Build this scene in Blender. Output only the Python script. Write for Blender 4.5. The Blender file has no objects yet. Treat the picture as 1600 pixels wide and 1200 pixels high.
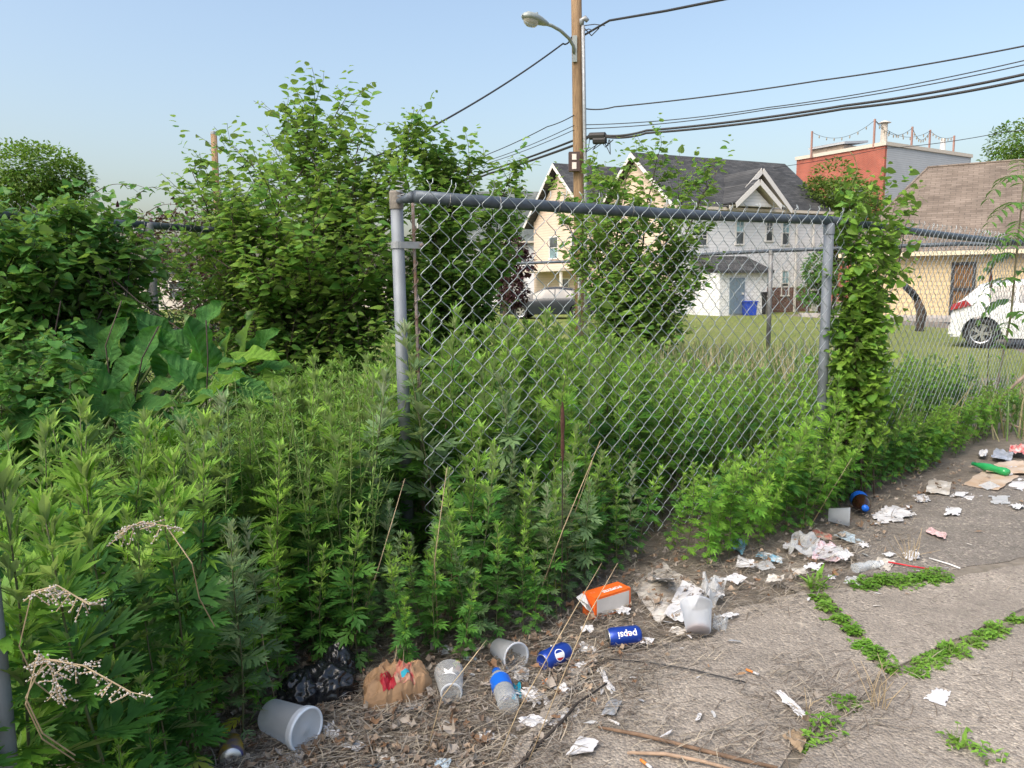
import bpy, math, random
import numpy as np
from mathutils import Vector, Matrix, noise

rad = math.radians
SC = bpy.context.scene
COL = SC.collection

# ------------------------------------------------------------------ camera
CAM_H, PITCH, ROLL = 1.27, 7.3, -0.6
cam_d = bpy.data.cameras.new('camera'); cam = bpy.data.objects.new('camera', cam_d); COL.objects.link(cam)
cam_d.sensor_width = 36.0; cam_d.lens = 27.0; cam_d.clip_start = 0.05; cam_d.clip_end = 2000
CM = Matrix.Rotation(rad(90 - PITCH), 4, 'X') @ Matrix.Rotation(rad(ROLL), 4, 'Z')
cam.matrix_world = Matrix.Translation((0, 0, CAM_H)) @ CM
SC.camera = cam

# ------------------------------------------------------------------ sky and sun
SUN_EL, SUN_AZ = 50.0, 224.0          # azimuth clockwise from +Y: hazy sun over the viewer's left shoulder
w = bpy.data.worlds.new('World'); SC.world = w; w.use_nodes = True
nt = w.node_tree; nt.nodes.clear()
sky = nt.nodes.new('ShaderNodeTexSky'); sky.sky_type = 'NISHITA'; sky.sun_disc = False
sky.sun_elevation = rad(SUN_EL); sky.sun_rotation = rad(SUN_AZ)
sky.altitude = 20; sky.air_density = 1.3; sky.dust_density = 5.0; sky.ozone_density = 1.0
bg = nt.nodes.new('ShaderNodeBackground'); bg.inputs['Strength'].default_value = 0.15
wo = nt.nodes.new('ShaderNodeOutputWorld')
nt.links.new(sky.outputs[0], bg.inputs[0]); nt.links.new(bg.outputs[0], wo.inputs[0])
sun_d = bpy.data.lights.new('sun', 'SUN'); sun = bpy.data.objects.new('sun', sun_d); COL.objects.link(sun)
sun_d.energy = 1.6; sun_d.angle = rad(50); sun_d.color = (1.0, 0.94, 0.86)
sv = Vector((math.sin(rad(SUN_AZ)) * math.cos(rad(SUN_EL)), math.cos(rad(SUN_AZ)) * math.cos(rad(SUN_EL)), math.sin(rad(SUN_EL))))
sun.rotation_euler = sv.to_track_quat('Z', 'Y').to_euler()
sun.location = (-20, -20, 20)
SC.view_settings.view_transform = 'Standard'; SC.view_settings.look = 'None'
SC.view_settings.exposure = 0.8; SC.view_settings.gamma = 1.0; SC.view_settings.use_curve_mapping = False
SC.cycles.use_denoising = True
SC.cycles.max_bounces = 7; SC.cycles.diffuse_bounces = 3; SC.cycles.glossy_bounces = 2
SC.cycles.transmission_bounces = 4; SC.cycles.transparent_max_bounces = 10
SC.cycles.caustics_reflective = False; SC.cycles.caustics_refractive = False

# ------------------------------------------------------------------ helpers: places
C3 = CM.to_3x3(); EYE = Vector((0, 0, CAM_H))
def ray(px, py): return C3 @ Vector(((px - 800) / 1200, -(py - 600) / 1200, -1))
def at(px, py, Y):
    d = ray(px, py); return EYE + d * (Y / d.y)
def G(px, py, z=0.0):
    d = ray(px, py); return EYE + d * ((z - CAM_H) / d.z)
def smooth(a, b, x):
    t = max(0, min(1, (x - a) / (b - a))); return t * t * (3 - 2 * t)
FAR_Z = -0.28
def zg(x, y): return FAR_Z * smooth(5.5, 12, y)
def lerp(a, b, t): return a + (b - a) * t

# ------------------------------------------------------------------ helpers: objects
def tag(o, label=None, cat=None, group=None, kind=None):
    if label: o['label'] = label
    if cat: o['category'] = cat
    if group: o['group'] = group
    if kind: o['kind'] = kind
    return o
def thing(name, label, cat, loc=(0, 0, 0), rotz=0.0, group=None):
    o = bpy.data.objects.new(name, None); COL.objects.link(o)
    o.empty_display_size = 0.05; o.location = loc; o.rotation_euler = (0, 0, rotz)
    return tag(o, label, cat, group)
def link(name, mesh, parent=None, mtx=None):
    o = bpy.data.objects.new(name, mesh); COL.objects.link(o)
    if parent is not None: o.parent = parent
    if mtx is not None: o.matrix_local = mtx
    return o
def frame(origin, xa, ya=None, za=None):
    """matrix from axes"""
    xa = Vector(xa).normalized()
    if za is None: za = xa.cross(Vector(ya)).normalized(); ya = za.cross(xa)
    else: za = Vector(za); ya = za.cross(xa).normalized(); za = xa.cross(ya)
    m = Matrix((xa, ya, za)).transposed().to_4x4(); m.translation = Vector(origin); return m

class MB:
    def __init__(s): s.v = []; s.f = []; s.m = []; s.mi = 0
    def add(s, vs, fs):
        b = len(s.v); s.v += [tuple(p) for p in vs]
        for f in fs: s.f.append(tuple(b + i for i in f)); s.m.append(s.mi)
        return s
    def box(s, x0, x1, y0, y1, z0, z1, M=None):
        vs = [(x, y, z) for x in (x0, x1) for y in (y0, y1) for z in (z0, z1)]
        if M is not None: vs = [M @ Vector(p) for p in vs]
        return s.add(vs, [(0, 1, 3, 2), (4, 6, 7, 5), (0, 4, 5, 1), (2, 3, 7, 6), (0, 2, 6, 4), (1, 5, 7, 3)])
    def tube(s, pts, rs, n=6, cap=True):
        pts = [Vector(p) for p in pts]
        if not hasattr(rs, '__len__'): rs = [rs] * len(pts)
        up = None; rings = []
        for i, p in enumerate(pts):
            t = (pts[min(i + 1, len(pts) - 1)] - pts[max(i - 1, 0)])
            if t.length < 1e-9: t = Vector((0, 0, 1))
            t.normalize()
            if up is None: up = t.orthogonal().normalized()
            up = up - t * up.dot(t)
            if up.length < 1e-6: up = t.orthogonal()
            up.normalize(); b = t.cross(up)
            rings.append([p + (up * math.cos(2 * math.pi * k / n) + b * math.sin(2 * math.pi * k / n)) * rs[i] for k in range(n)])
        vs = [q for r in rings for q in r]; fs = []
        for i in range(len(pts) - 1):
            for k in range(n):
                fs.append((i * n + k, i * n + (k + 1) % n, (i + 1) * n + (k + 1) % n, (i + 1) * n + k))
        if cap:
            fs.append(tuple(range(n))[::-1]); fs.append(tuple(range((len(pts) - 1) * n, len(pts) * n)))
        return s.add(vs, fs)
    def lathe(s, prof, n=20, M=None, caps=False):
        vs = []
        for r, z in prof:
            for k in range(n):
                a = 2 * math.pi * k / n; vs.append(Vector((r * math.cos(a), r * math.sin(a), z)))
        if M is not None: vs = [M @ p for p in vs]
        fs = [(i * n + k, i * n + (k + 1) % n, (i + 1) * n + (k + 1) % n, (i + 1) * n + k) for i in range(len(prof) - 1) for k in range(n)]
        if caps: fs += [tuple(range(n))[::-1], tuple(range((len(prof) - 1) * n, len(prof) * n))]
        return s.add(vs, fs)
    def poly(s, pts, M=None):
        if M is not None: pts = [M @ Vector(p) for p in pts]
        return s.add(pts, [tuple(range(len(pts)))])
    def prism(s, pts, d):
        """closed solid: polygon pts extruded by vector d"""
        pts = [Vector(p) for p in pts]; n = len(pts); d = Vector(d)
        return s.add(pts + [p + d for p in pts], [tuple(range(n)), tuple(range(2 * n - 1, n - 1, -1))] + [((i + 1) % n, i, n + i, n + (i + 1) % n) for i in range(n)])
    def mesh(s, name, mats, smooth=False):
        me = bpy.data.meshes.new(name); me.from_pydata(s.v, [], s.f)
        for m in (mats if isinstance(mats, (list, tuple)) else [mats]): me.materials.append(m)
        me.polygons.foreach_set('material_index', s.m)
        me.polygons.foreach_set('use_smooth', [smooth] * len(s.f))
        me.update(); return me
    def build(s, name, mats, parent=None, smooth=False, mtx=None):
        return link(name, s.mesh(name, mats, smooth), parent, mtx)

def tri_mesh(name, V, F, mi, mats, smooth=False):
    me = bpy.data.meshes.new(name); nf = len(F)
    me.vertices.add(len(V)); me.vertices.foreach_set('co', np.ascontiguousarray(V, dtype=np.float32).ravel())
    me.loops.add(nf * 3); me.loops.foreach_set('vertex_index', np.ascontiguousarray(F, dtype=np.int32).ravel())
    me.polygons.add(nf)
    me.polygons.foreach_set('loop_start', np.arange(0, nf * 3, 3, dtype=np.int32))
    me.polygons.foreach_set('material_index', np.ascontiguousarray(mi, dtype=np.int32))
    me.polygons.foreach_set('use_smooth', np.full(nf, smooth))
    for m in mats: me.materials.append(m)
    me.update(calc_edges=True); me.validate(); return me

def bake(items, mats, extra=None):
    """items: (template (V,F), 4x4, material index); returns V,F,mi"""
    Vs, Fs, Ms, b = [], [], [], 0
    for (tv, tf), M, k in items:
        A = np.array(M); v = tv @ A[:3, :3].T + A[:3, 3]
        Vs.append(v); Fs.append(tf + b); Ms.append(np.full(len(tf), k)); b += len(v)
    if extra:
        for v, f, k in extra: Vs.append(np.array(v)); Fs.append(np.array(f) + b); Ms.append(np.full(len(f), k)); b += len(v)
    if not Vs: return np.zeros((0, 3)), np.zeros((0, 3), int), np.zeros(0, int)
    return np.concatenate(Vs), np.concatenate(Fs), np.concatenate(Ms)

def tris_of(mb):
    F = []
    for f in mb.f:
        for i in range(1, len(f) - 1): F.append((f[0], f[i], f[i + 1]))
    return mb.v, F

# ------------------------------------------------------------------ helpers: materials
def _new(name):
    m = bpy.data.materials.new(name); m.use_nodes = True; t = m.node_tree; t.nodes.clear()
    o = t.nodes.new('ShaderNodeOutputMaterial'); return m, t, o
def N(t, kind, **kw):
    n = t.nodes.new(kind)
    for k, v in kw.items():
        if hasattr(n, k): setattr(n, k, v)
        else: n.inputs[k].default_value = v
    return n
def c4(c): return (*c, 1.0) if len(c) == 3 else c
def mix(t, fac, a, b, mode='MIX'):
    n = t.nodes.new('ShaderNodeMix'); n.data_type = 'RGBA'; n.blend_type = mode
    for s, v in ((n.inputs[0], fac), (n.inputs[6], a), (n.inputs[7], b)):
        if hasattr(v, 'node'): t.links.new(v, s)
        else: s.default_value = c4(v) if isinstance(v, tuple) else v
    return n.outputs[2]
def math_(t, op, a, b=0.0, clamp=False):
    n = t.nodes.new('ShaderNodeMath'); n.operation = op; n.use_clamp = clamp
    for s, v in ((n.inputs[0], a), (n.inputs[1], b)):
        if hasattr(v, 'node'): t.links.new(v, s)
        else: s.default_value = v
    return n.outputs[0]
def ramp(t, fac, stops):
    n = t.nodes.new('ShaderNodeValToRGB'); e = n.color_ramp.elements
    e[0].position, e[0].color = stops[0][0], c4(stops[0][1]); e[1].position, e[1].color = stops[-1][0], c4(stops[-1][1])
    for p, c in stops[1:-1]: x = e.new(p); x.color = c4(c)
    t.links.new(fac, n.inputs[0]); return n.outputs[0]
def g(v): return (v, v, v)
def tex(t, vec, scale, detail=3, rough=0.55, kind='ShaderNodeTexNoise'):
    n = t.nodes.new(kind); n.inputs['Scale'].default_value = scale
    if kind == 'ShaderNodeTexNoise': n.inputs['Detail'].default_value = detail; n.inputs['Roughness'].default_value = rough
    if vec is not None: t.links.new(vec, n.inputs['Vector'])
    return n.outputs[0]
def bump(t, h, strength=0.3, dist=0.01):
    n = N(t, 'ShaderNodeBump'); n.inputs['Strength'].default_value = strength; n.inputs['Distance'].default_value = dist
    t.links.new(h, n.inputs['Height']); return n.outputs[0]
def principled(t, o, col, rough=0.6, metal=0.0, spec=0.4, normal=None, alpha=None):
    p = N(t, 'ShaderNodeBsdfPrincipled')
    for s, v in (('Base Color', col), ('Roughness', rough), ('Metallic', metal), ('Specular IOR Level', spec)):
        if hasattr(v, 'node'): t.links.new(v, p.inputs[s])
        else: p.inputs[s].default_value = c4(v) if isinstance(v, tuple) else v
    if normal is not None: t.links.new(normal, p.inputs['Normal'])
    if o is not None: t.links.new(p.outputs[0], o.inputs[0])
    return p
def objvec(t): return N(t, 'ShaderNodeTexCoord').outputs['Object']
def posvec(t): return N(t, 'ShaderNodeNewGeometry').outputs['Position']

def plain(name, col, rough=0.6, metal=0.0, spec=0.4, vary=0.12, scale=18, bmp=0.0, col2=None, pos=False, scale2=None):
    m, t, o = _new(name); v = posvec(t) if pos else objvec(t)
    n = tex(t, v, scale, 5)
    c2 = col2 or tuple(x * (1 - 2.2 * vary) for x in col)
    f = ramp(t, n, [(0.35, g(0)), (0.68, g(1))])
    c = mix(t, f, col, c2)
    principled(t, o, c, rough, metal, spec, bump(t, tex(t, v, scale2 or scale * 3, 3), bmp, 0.01) if bmp else None)
    return m

def leaf_mat(name, ca, cb, under=None, trans=0.35, rough=0.5, vein=False, tcol=None):
    m, t, o = _new(name); pos = posvec(t); nrm = None
    ca, cb = (ca[0] * 0.9, ca[1], ca[2]), (cb[0] * 0.9, cb[1], cb[2])
    n = tex(t, pos, 9.0, 2)
    c = mix(t, ramp(t, n, [(0.36, g(0)), (0.64, g(1))]), ca, cb)
    oi = N(t, 'ShaderNodeObjectInfo').outputs['Random']
    wn = t.nodes.new('ShaderNodeTexNoise'); wn.inputs['Scale'].default_value = 45; t.links.new(pos, wn.inputs['Vector'])
    val = math_(t, 'ADD', math_(t, 'MULTIPLY', oi, 0.3), math_(t, 'MULTIPLY', wn.outputs[0], 0.7))
    c = mix(t, 1.0, c, ramp(t, val, [(0.2, g(0.66)), (0.75, g(1.3))]), 'MULTIPLY')
    if vein:
        ov = objvec(t); sp = N(t, 'ShaderNodeSeparateXYZ'); t.links.new(ov, sp.inputs[0])
        ay = math_(t, 'ABSOLUTE', sp.outputs[1])
        rib = math_(t, 'LESS_THAN', ay, 0.012)
        sv_ = math_(t, 'FRACT', math_(t, 'MULTIPLY', math_(t, 'SUBTRACT', sp.outputs[0], math_(t, 'MULTIPLY', ay, 0.8)), 6.5))
        side = math_(t, 'LESS_THAN', sv_, 0.1)
        vv = math_(t, 'MAXIMUM', rib, math_(t, 'MULTIPLY', side, 0.5))
        c = mix(t, math_(t, 'MULTIPLY', vv, 0.5), c, tuple(min(1, x * 2.2) for x in ca))
        hh = math_(t, 'ADD', math_(t, 'MULTIPLY', math_(t, 'ABSOLUTE', math_(t, 'SUBTRACT', sv_, 0.5)), -1.0), math_(t, 'MULTIPLY', tex(t, ov, 16, 4, 0.7), 0.9))
        nrm = bump(t, hh, 0.7, 0.02)
        blot = ramp(t, tex(t, ov, 5, 4, 0.7), [(0.62, g(0)), (0.74, g(0.6))]); c = mix(t, blot, c, (0.13, 0.15, 0.04))
    if under is not None:
        bf = N(t, 'ShaderNodeNewGeometry').outputs['Backfacing']; c = mix(t, bf, c, under)
    p = principled(t, None, c, rough, 0, 0.25, nrm)
    tr = N(t, 'ShaderNodeBsdfTranslucent')
    tc = mix(t, 1.0, c, tcol or (1.2, 1.4, 0.6), 'MULTIPLY'); t.links.new(tc, tr.inputs[0])
    mx = N(t, 'ShaderNodeMixShader'); mx.inputs[0].default_value = trans
    t.links.new(p.outputs[0], mx.inputs[1]); t.links.new(tr.outputs[0], mx.inputs[2]); t.links.new(mx.outputs[0], o.inputs[0])
    return m

def clear_mat(name, col=(0.8, 0.85, 0.9), body=0.25, rough=0.12, glow=0.0):
    m, t, o = _new(name)
    p = principled(t, None, col, rough, 0, 0.6)
    if glow:
        tl = N(t, 'ShaderNodeBsdfTranslucent'); tl.inputs[0].default_value = c4(col); mm = N(t, 'ShaderNodeMixShader'); mm.inputs[0].default_value = glow
        t.links.new(p.outputs[0], mm.inputs[1]); t.links.new(tl.outputs[0], mm.inputs[2]); p = mm
    tr = N(t, 'ShaderNodeBsdfTransparent'); tr.inputs[0].default_value = (0.95, 0.97, 0.98, 1)
    lw = N(t, 'ShaderNodeLayerWeight'); lw.inputs[0].default_value = 0.35
    f = math_(t, 'ADD', math_(t, 'MULTIPLY', lw.outputs['Facing'], 0.45), body, True)
    mx = N(t, 'ShaderNodeMixShader'); t.links.new(f, mx.inputs[0])
    t.links.new(tr.outputs[0], mx.inputs[1]); t.links.new(p.outputs[0], mx.inputs[2]); t.links.new(mx.outputs[0], o.inputs[0])
    return m

def siding_mat(name, col, lap=0.16, dirt=0.1):
    m, t, o = _new(name); pos = posvec(t); sp = N(t, 'ShaderNodeSeparateXYZ'); t.links.new(pos, sp.inputs[0])
    fr = math_(t, 'FRACT', math_(t, 'DIVIDE', sp.outputs[2], lap))
    edge = ramp(t, fr, [(0.0, g(0.55)), (0.12, g(0.9)), (0.2, g(1.0))])
    n = tex(t, pos, 0.9, 4)
    c = mix(t, ramp(t, n, [(0.35, g(0)), (0.7, g(1))]), col, tuple(x * (1 - dirt) for x in col))
    c = mix(t, 1.0, c, mix(t, 0.85, (1, 1, 1), edge), 'MULTIPLY')
    principled(t, o, c, 0.55, 0, 0.3, bump(t, math_(t, 'SUBTRACT', 1.0, fr), 0.6, 0.02)); return m

def shingle_mat(name, a, b, mortar):
    m, t, o = _new(name); ov = objvec(t); sp = N(t, 'ShaderNodeSeparateXYZ'); t.links.new(ov, sp.inputs[0])
    cb = N(t, 'ShaderNodeCombineXYZ')
    t.links.new(math_(t, 'ADD', sp.outputs[0], math_(t, 'MULTIPLY', sp.outputs[1], 0.02)), cb.inputs[0])
    t.links.new(math_(t, 'MULTIPLY', sp.outputs[2], 1.55), cb.inputs[1])
    br = N(t, 'ShaderNodeTexBrick'); t.links.new(cb.outputs[0], br.inputs['Vector'])
    for k, v in (('Color1', c4(a)), ('Color2', c4(b)), ('Mortar', c4(mortar)), ('Scale', 1.0), ('Mortar Size', 0.012), ('Brick Width', 0.42), ('Row Height', 0.15), ('Bias', 0.0)): br.inputs[k].default_value = v
    n = tex(t, ov, 1.2, 4)
    c = mix(t, 1.0, br.outputs[0], ramp(t, n, [(0.3, g(0.75)), (0.7, g(1.2))]), 'MULTIPLY')
    principled(t, o, c, 0.85, 0, 0.2, bump(t, br.outputs[1], 0.4, 0.02)); return m

def brick_mat(name, a, b, mortar, yaw=0.0):
    m, t, o = _new(name); ov = objvec(t); sp = N(t, 'ShaderNodeSeparateXYZ'); t.links.new(ov, sp.inputs[0])
    cb = N(t, 'ShaderNodeCombineXYZ'); t.links.new(math_(t, 'ADD', sp.outputs[0], sp.outputs[1]), cb.inputs[0]); t.links.new(sp.outputs[2], cb.inputs[1])
    br = N(t, 'ShaderNodeTexBrick'); t.links.new(cb.outputs[0], br.inputs['Vector'])
    for k, v in (('Color1', c4(a)), ('Color2', c4(b)), ('Mortar', c4(mortar)), ('Scale', 1.0), ('Mortar Size', 0.009), ('Brick Width', 0.215), ('Row Height', 0.075), ('Bias', 0.0)): br.inputs[k].default_value = v
    c = mix(t, 1.0, br.outputs[0], ramp(t, tex(t, ov, 0.8, 4), [(0.3, g(0.85)), (0.7, g(1.15))]), 'MULTIPLY')
    principled(t, o, c, 0.85, 0, 0.2, bump(t, br.outputs[1], -0.3, 0.01)); return m
# ================================================================== SETTING: ground, pavement, lawn, street
def ground_mat():
    m, t, o = _new('soil'); p = posvec(t)
    n1 = tex(t, p, 0.35, 5); n2 = tex(t, p, 14, 6, 0.7)
    c = mix(t, ramp(t, n1, [(0.4, g(0)), (0.6, g(1))]), (0.17, 0.147, 0.122), (0.15, 0.135, 0.108))
    c = mix(t, ramp(t, n2, [(0.35, g(0)), (0.7, g(1))]), c, (0.25, 0.22, 0.185))
    principled(t, o, c, 0.95, 0, 0.1, bump(t, n2, 0.8, 0.03)); return m
def aggregate_mat(name, base, dark, light, stain):
    m, t, o = _new(name); p = posvec(t)
    vo = N(t, 'ShaderNodeTexVoronoi'); vo.inputs['Scale'].default_value = 105; t.links.new(p, vo.inputs['Vector'])
    sp = N(t, 'ShaderNodeSeparateColor'); t.links.new(vo.outputs['Color'], sp.inputs[0])
    peb = ramp(t, sp.outputs[0], [(0.0, dark), (0.3, base), (0.62, base), (0.8, light), (1.0, (0.5, 0.44, 0.36))])
    n = tex(t, p, 1.7, 6, 0.65); n2 = tex(t, p, 6.0, 5, 0.7); n3 = tex(t, p, 240, 2)
    mask = ramp(t, tex(t, p, 30, 3), [(0.42, g(0.25)), (0.62, g(0.85))])
    c = mix(t, mask, base, peb)
    c = mix(t, ramp(t, n, [(0.38, g(0)), (0.68, g(0.75))]), c, stain)
    c = mix(t, ramp(t, n2, [(0.5, g(0)), (0.75, g(0.5))]), c, tuple(x * 0.6 for x in stain))
    c = mix(t, 1.0, c, ramp(t, n3, [(0.3, g(0.75)), (0.7, g(1.2))]), 'MULTIPLY')
    h = math_(t, 'ADD', math_(t, 'MULTIPLY', vo.outputs['Distance'], -1.2), math_(t, 'MULTIPLY', n2, 0.8))
    principled(t, o, c, 0.9, 0, 0.25, bump(t, h, 0.7, 0.006)); return m
M_soil = ground_mat()
xs = sorted(set([round(v, 2) for v in list(np.linspace(-8, 8, 41)) + [-600, -250, -100, -50, -25, -14, 14, 25, 50, 100, 250, 600]]))
ys = sorted(set([round(v, 2) for v in list(np.linspace(-4, 14, 46)) + [-300, -60, -15, 20, 40, 80, 160, 350, 900]]))
mb = MB()
mb.add([(x, y, zg(x, y) + (0.02 * noise.noise((x * 1.5, y * 1.5, 0)) - 0.012 if abs(x) < 8 and -4 < y < 6 else 0)) for y in ys for x in xs],
       [(j * len(xs) + i, j * len(xs) + i + 1, (j + 1) * len(xs) + i + 1, (j + 1) * len(xs) + i) for j in range(len(ys) - 1) for i in range(len(xs) - 1)])
tag(mb.build('ground', M_soil, smooth=True), 'bare brown soil of the overgrown lot', 'ground', kind='structure')

M_agg = aggregate_mat('aggregate_concrete', (0.30, 0.265, 0.225), (0.10, 0.085, 0.075), (0.43, 0.385, 0.33), (0.19, 0.168, 0.145))
M_asph = aggregate_mat('dark_concrete', (0.2, 0.18, 0.158), (0.08, 0.073, 0.067), (0.33, 0.3, 0.26), (0.14, 0.126, 0.11))
def wobble_poly(pts, seed, amp=0.012, step=0.07):
    r = random.Random(seed); out = []
    for i in range(len(pts)):
        a, b = Vector(pts[i]), Vector(pts[(i + 1) % len(pts)]); n = max(1, min(60, int((b - a).length / step)))
        nrm = Vector((-(b - a).y, (b - a).x, 0)).normalized()
        for k in range(n):
            p = a.lerp(b, k / n); out.append(p + nrm * (r.uniform(-amp, amp) if 0 < k else 0))
    return out
pave = thing('pavement', 'worn aggregate concrete pavement with weedy joints along the fence', 'pavement'); pave['kind'] = 'structure'
SLABS = [
    ([(1282, 930), (1398, 1052), (1460, 1022), (1660, 935), (1800, 860), (1640, 880), (1480, 912), (1350, 926)], M_agg, 0.022),
    ([(905, 1086), (950, 1040), (1040, 1012), (1112, 1002), (1150, 955), (1256, 930), (1386, 1060), (1260, 1160), (1150, 1300), (760, 1300)], M_agg, 0.016),
    ([(790, 1220), (846, 1122), (893, 1062), (935, 1036), (898, 1082), (752, 1296)], M_agg, 0.028),
    ([(1408, 1064), (1480, 1032), (1670, 950), (2000, 1000), (1900, 1700), (1000, 1700), (1170, 1300), (1270, 1170)], M_agg, 0.020),
    ([(1345, 905), (1330, 860), (1345, 822), (1450, 778), (1560, 742), (1700, 700), (2000, 700), (1820, 840), (1660, 866), (1480, 898)], M_asph, 0.018)]
for i, (pp, m_, h) in enumerate(SLABS):
    P = wobble_poly([G(*q) for q in pp], i); 
    mb = MB(); mb.prism([(p.x, p.y, h) for p in P][::-1], (0, 0, -0.09)); mb.build('slab', m_, pave)
SLAB_Z = 0.02
for i, (pts_, w_) in enumerate(((((1262, 922), (1330, 985), (1400, 1060), (1330, 1110), (1262, 1162), (1170, 1290)), 0.05), (((1395, 1060), (1480, 1026), (1660, 944), (1800, 870)), 0.05), (((1240, 928), (1350, 916), (1480, 905), (1700, 868)), 0.09))):
    W = [G(*q) for q in pts_]; a_, b_ = [], []; rj = random.Random(i + 60)
    for k in range(len(W) - 1):
        for t_ in np.linspace(0, 1, 9)[:-1]:
            p = W[k].lerp(W[k + 1], t_); d = (W[k + 1] - W[k]).normalized(); n_ = Vector((-d.y, d.x, 0)); a_.append((p + n_ * w_ * rj.uniform(0.5, 1)).to_tuple()); b_.append((p - n_ * w_ * rj.uniform(0.5, 1)).to_tuple())
    mb = MB(); n_ = len(a_); mb.add([(x, y, 0.0105 + 0.002 * i) for x, y, z in a_ + b_], [(n_ + k, n_ + k + 1, k + 1, k) for k in range(n_ - 1)]); mb.build('joint_soil', M_soil, pave)

def grass_ground(name, a, b, c):
    m, t, o = _new(name); p = posvec(t)
    n1 = tex(t, p, 0.5, 5); n2 = tex(t, p, 9, 6, 0.75)
    col = mix(t, ramp(t, n1, [(0.35, g(0)), (0.65, g(1))]), a, b)
    col = mix(t, ramp(t, n2, [(0.35, g(0)), (0.7, g(1))]), col, c)
    principled(t, o, col, 0.9, 0, 0.1, bump(t, n2, 1.0, 0.05)); return m
def sheet(name, pts, mat, label, dz=0.004, kind='structure'):
    mb = MB(); mb.poly([(x, y, FAR_Z + dz) for x, y in pts]); return tag(mb.build(name, mat), label, name.split('_')[-1], kind=kind)
sheet('lawn', [(-4, 12.2), (9, 12.2), (14.5, 24), (13, 37), (24, 46), (-2, 60), (-40, 60), (-40, 12.2)], grass_ground('lawn_grass', (0.19, 0.23, 0.06), (0.26, 0.27, 0.10), (0.13, 0.17, 0.045)), 'short yellow-green lawn between the wire fences and the houses')
sheet('verge', [(9.1, 12.2), (60, 12.2), (60, 15.2), (11.0, 15.8)], grass_ground('verge_grass', (0.13, 0.16, 0.05), (0.16, 0.15, 0.07), (0.08, 0.11, 0.03)), 'rough grass verge beside the parked white car')
M_road = plain('road_asphalt', (0.07, 0.07, 0.072), 0.9, vary=0.15, scale=2, bmp=0.2, pos=True, scale2=60)
sheet('road', [(11.1, 15.9), (60, 15.3), (60, 21), (16.3, 29.3), (14.7, 24)], M_road, 'grey street the white car is parked on')
M_walk = plain('sidewalk_concrete', (0.42, 0.39, 0.36), 0.9, vary=0.08, scale=1.5, bmp=0.1, pos=True, scale2=40)
wk = MB(); wk.prism([(x, y, FAR_Z + 0.13) for x, y in [(16.4, 29.5), (60, 21.2), (60, 12 + 11), (24.5, 30), (13.6, 36.5), (13.2, 35)]][::-1], (0, 0, -0.2))
tag(wk.build('sidewalk', M_walk), 'pale concrete sidewalk in front of the yellow building', 'sidewalk', kind='structure')
sheet('street', [(-60, 13.5), (-60, 17), (-6.5, 26), (-2, 62), (-9, 62), (-14, 30)], M_road, 'grey street glimpsed behind the mulberry shrub', dz=0.008)

# ================================================================== HOUSES
M_cream = siding_mat('cream_siding', (0.66, 0.53, 0.42))
M_white_s = siding_mat('white_siding', (0.74, 0.74, 0.75))
M_yellow = siding_mat('yellow_siding', (0.6, 0.47, 0.28), 0.18)
M_grey_s = siding_mat('grey_siding', (0.42, 0.44, 0.46), 0.16)
M_trim = plain('white_trim', (0.72, 0.70, 0.67), 0.5, vary=0.05)
M_soffit = plain('cream_soffit', (0.6, 0.54, 0.46), 0.6, vary=0.05)
M_roof_dk = shingle_mat('charcoal_shingles', (0.045, 0.048, 0.052), (0.085, 0.087, 0.09), (0.025, 0.025, 0.027))
M_roof_gr = shingle_mat('grey_green_shingles', (0.11, 0.13, 0.125), (0.15, 0.165, 0.16), (0.07, 0.08, 0.08))
M_roof_br = shingle_mat('brown_shingles', (0.155, 0.125, 0.102), (0.215, 0.176, 0.146), (0.11, 0.09, 0.075))
M_brick_dk = brick_mat('dark_red_brick', (0.17, 0.065, 0.05), (0.10, 0.045, 0.04), (0.28, 0.25, 0.22))
M_brick = brick_mat('orange_red_brick', (0.37, 0.085, 0.055), (0.29, 0.065, 0.045), (0.36, 0.22, 0.17))
M_door = plain('grey_blue_paint', (0.17, 0.23, 0.29), 0.5, vary=0.05)
def glass_mat(name, col=(0.07, 0.085, 0.09)):
    m, t, o = _new(name); v = posvec(t)
    c = mix(t, ramp(t, tex(t, v, 1.3, 2), [(0.4, g(0)), (0.6, g(1))]), col, tuple(x * 2.2 for x in col))
    principled(t, o, c, 0.08, 0, 0.7); return m
M_glass = glass_mat('window_glass', (0.05, 0.06, 0.065)); M_curtain = glass_mat('blue_curtained_glass', (0.16, 0.25, 0.27))

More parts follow.
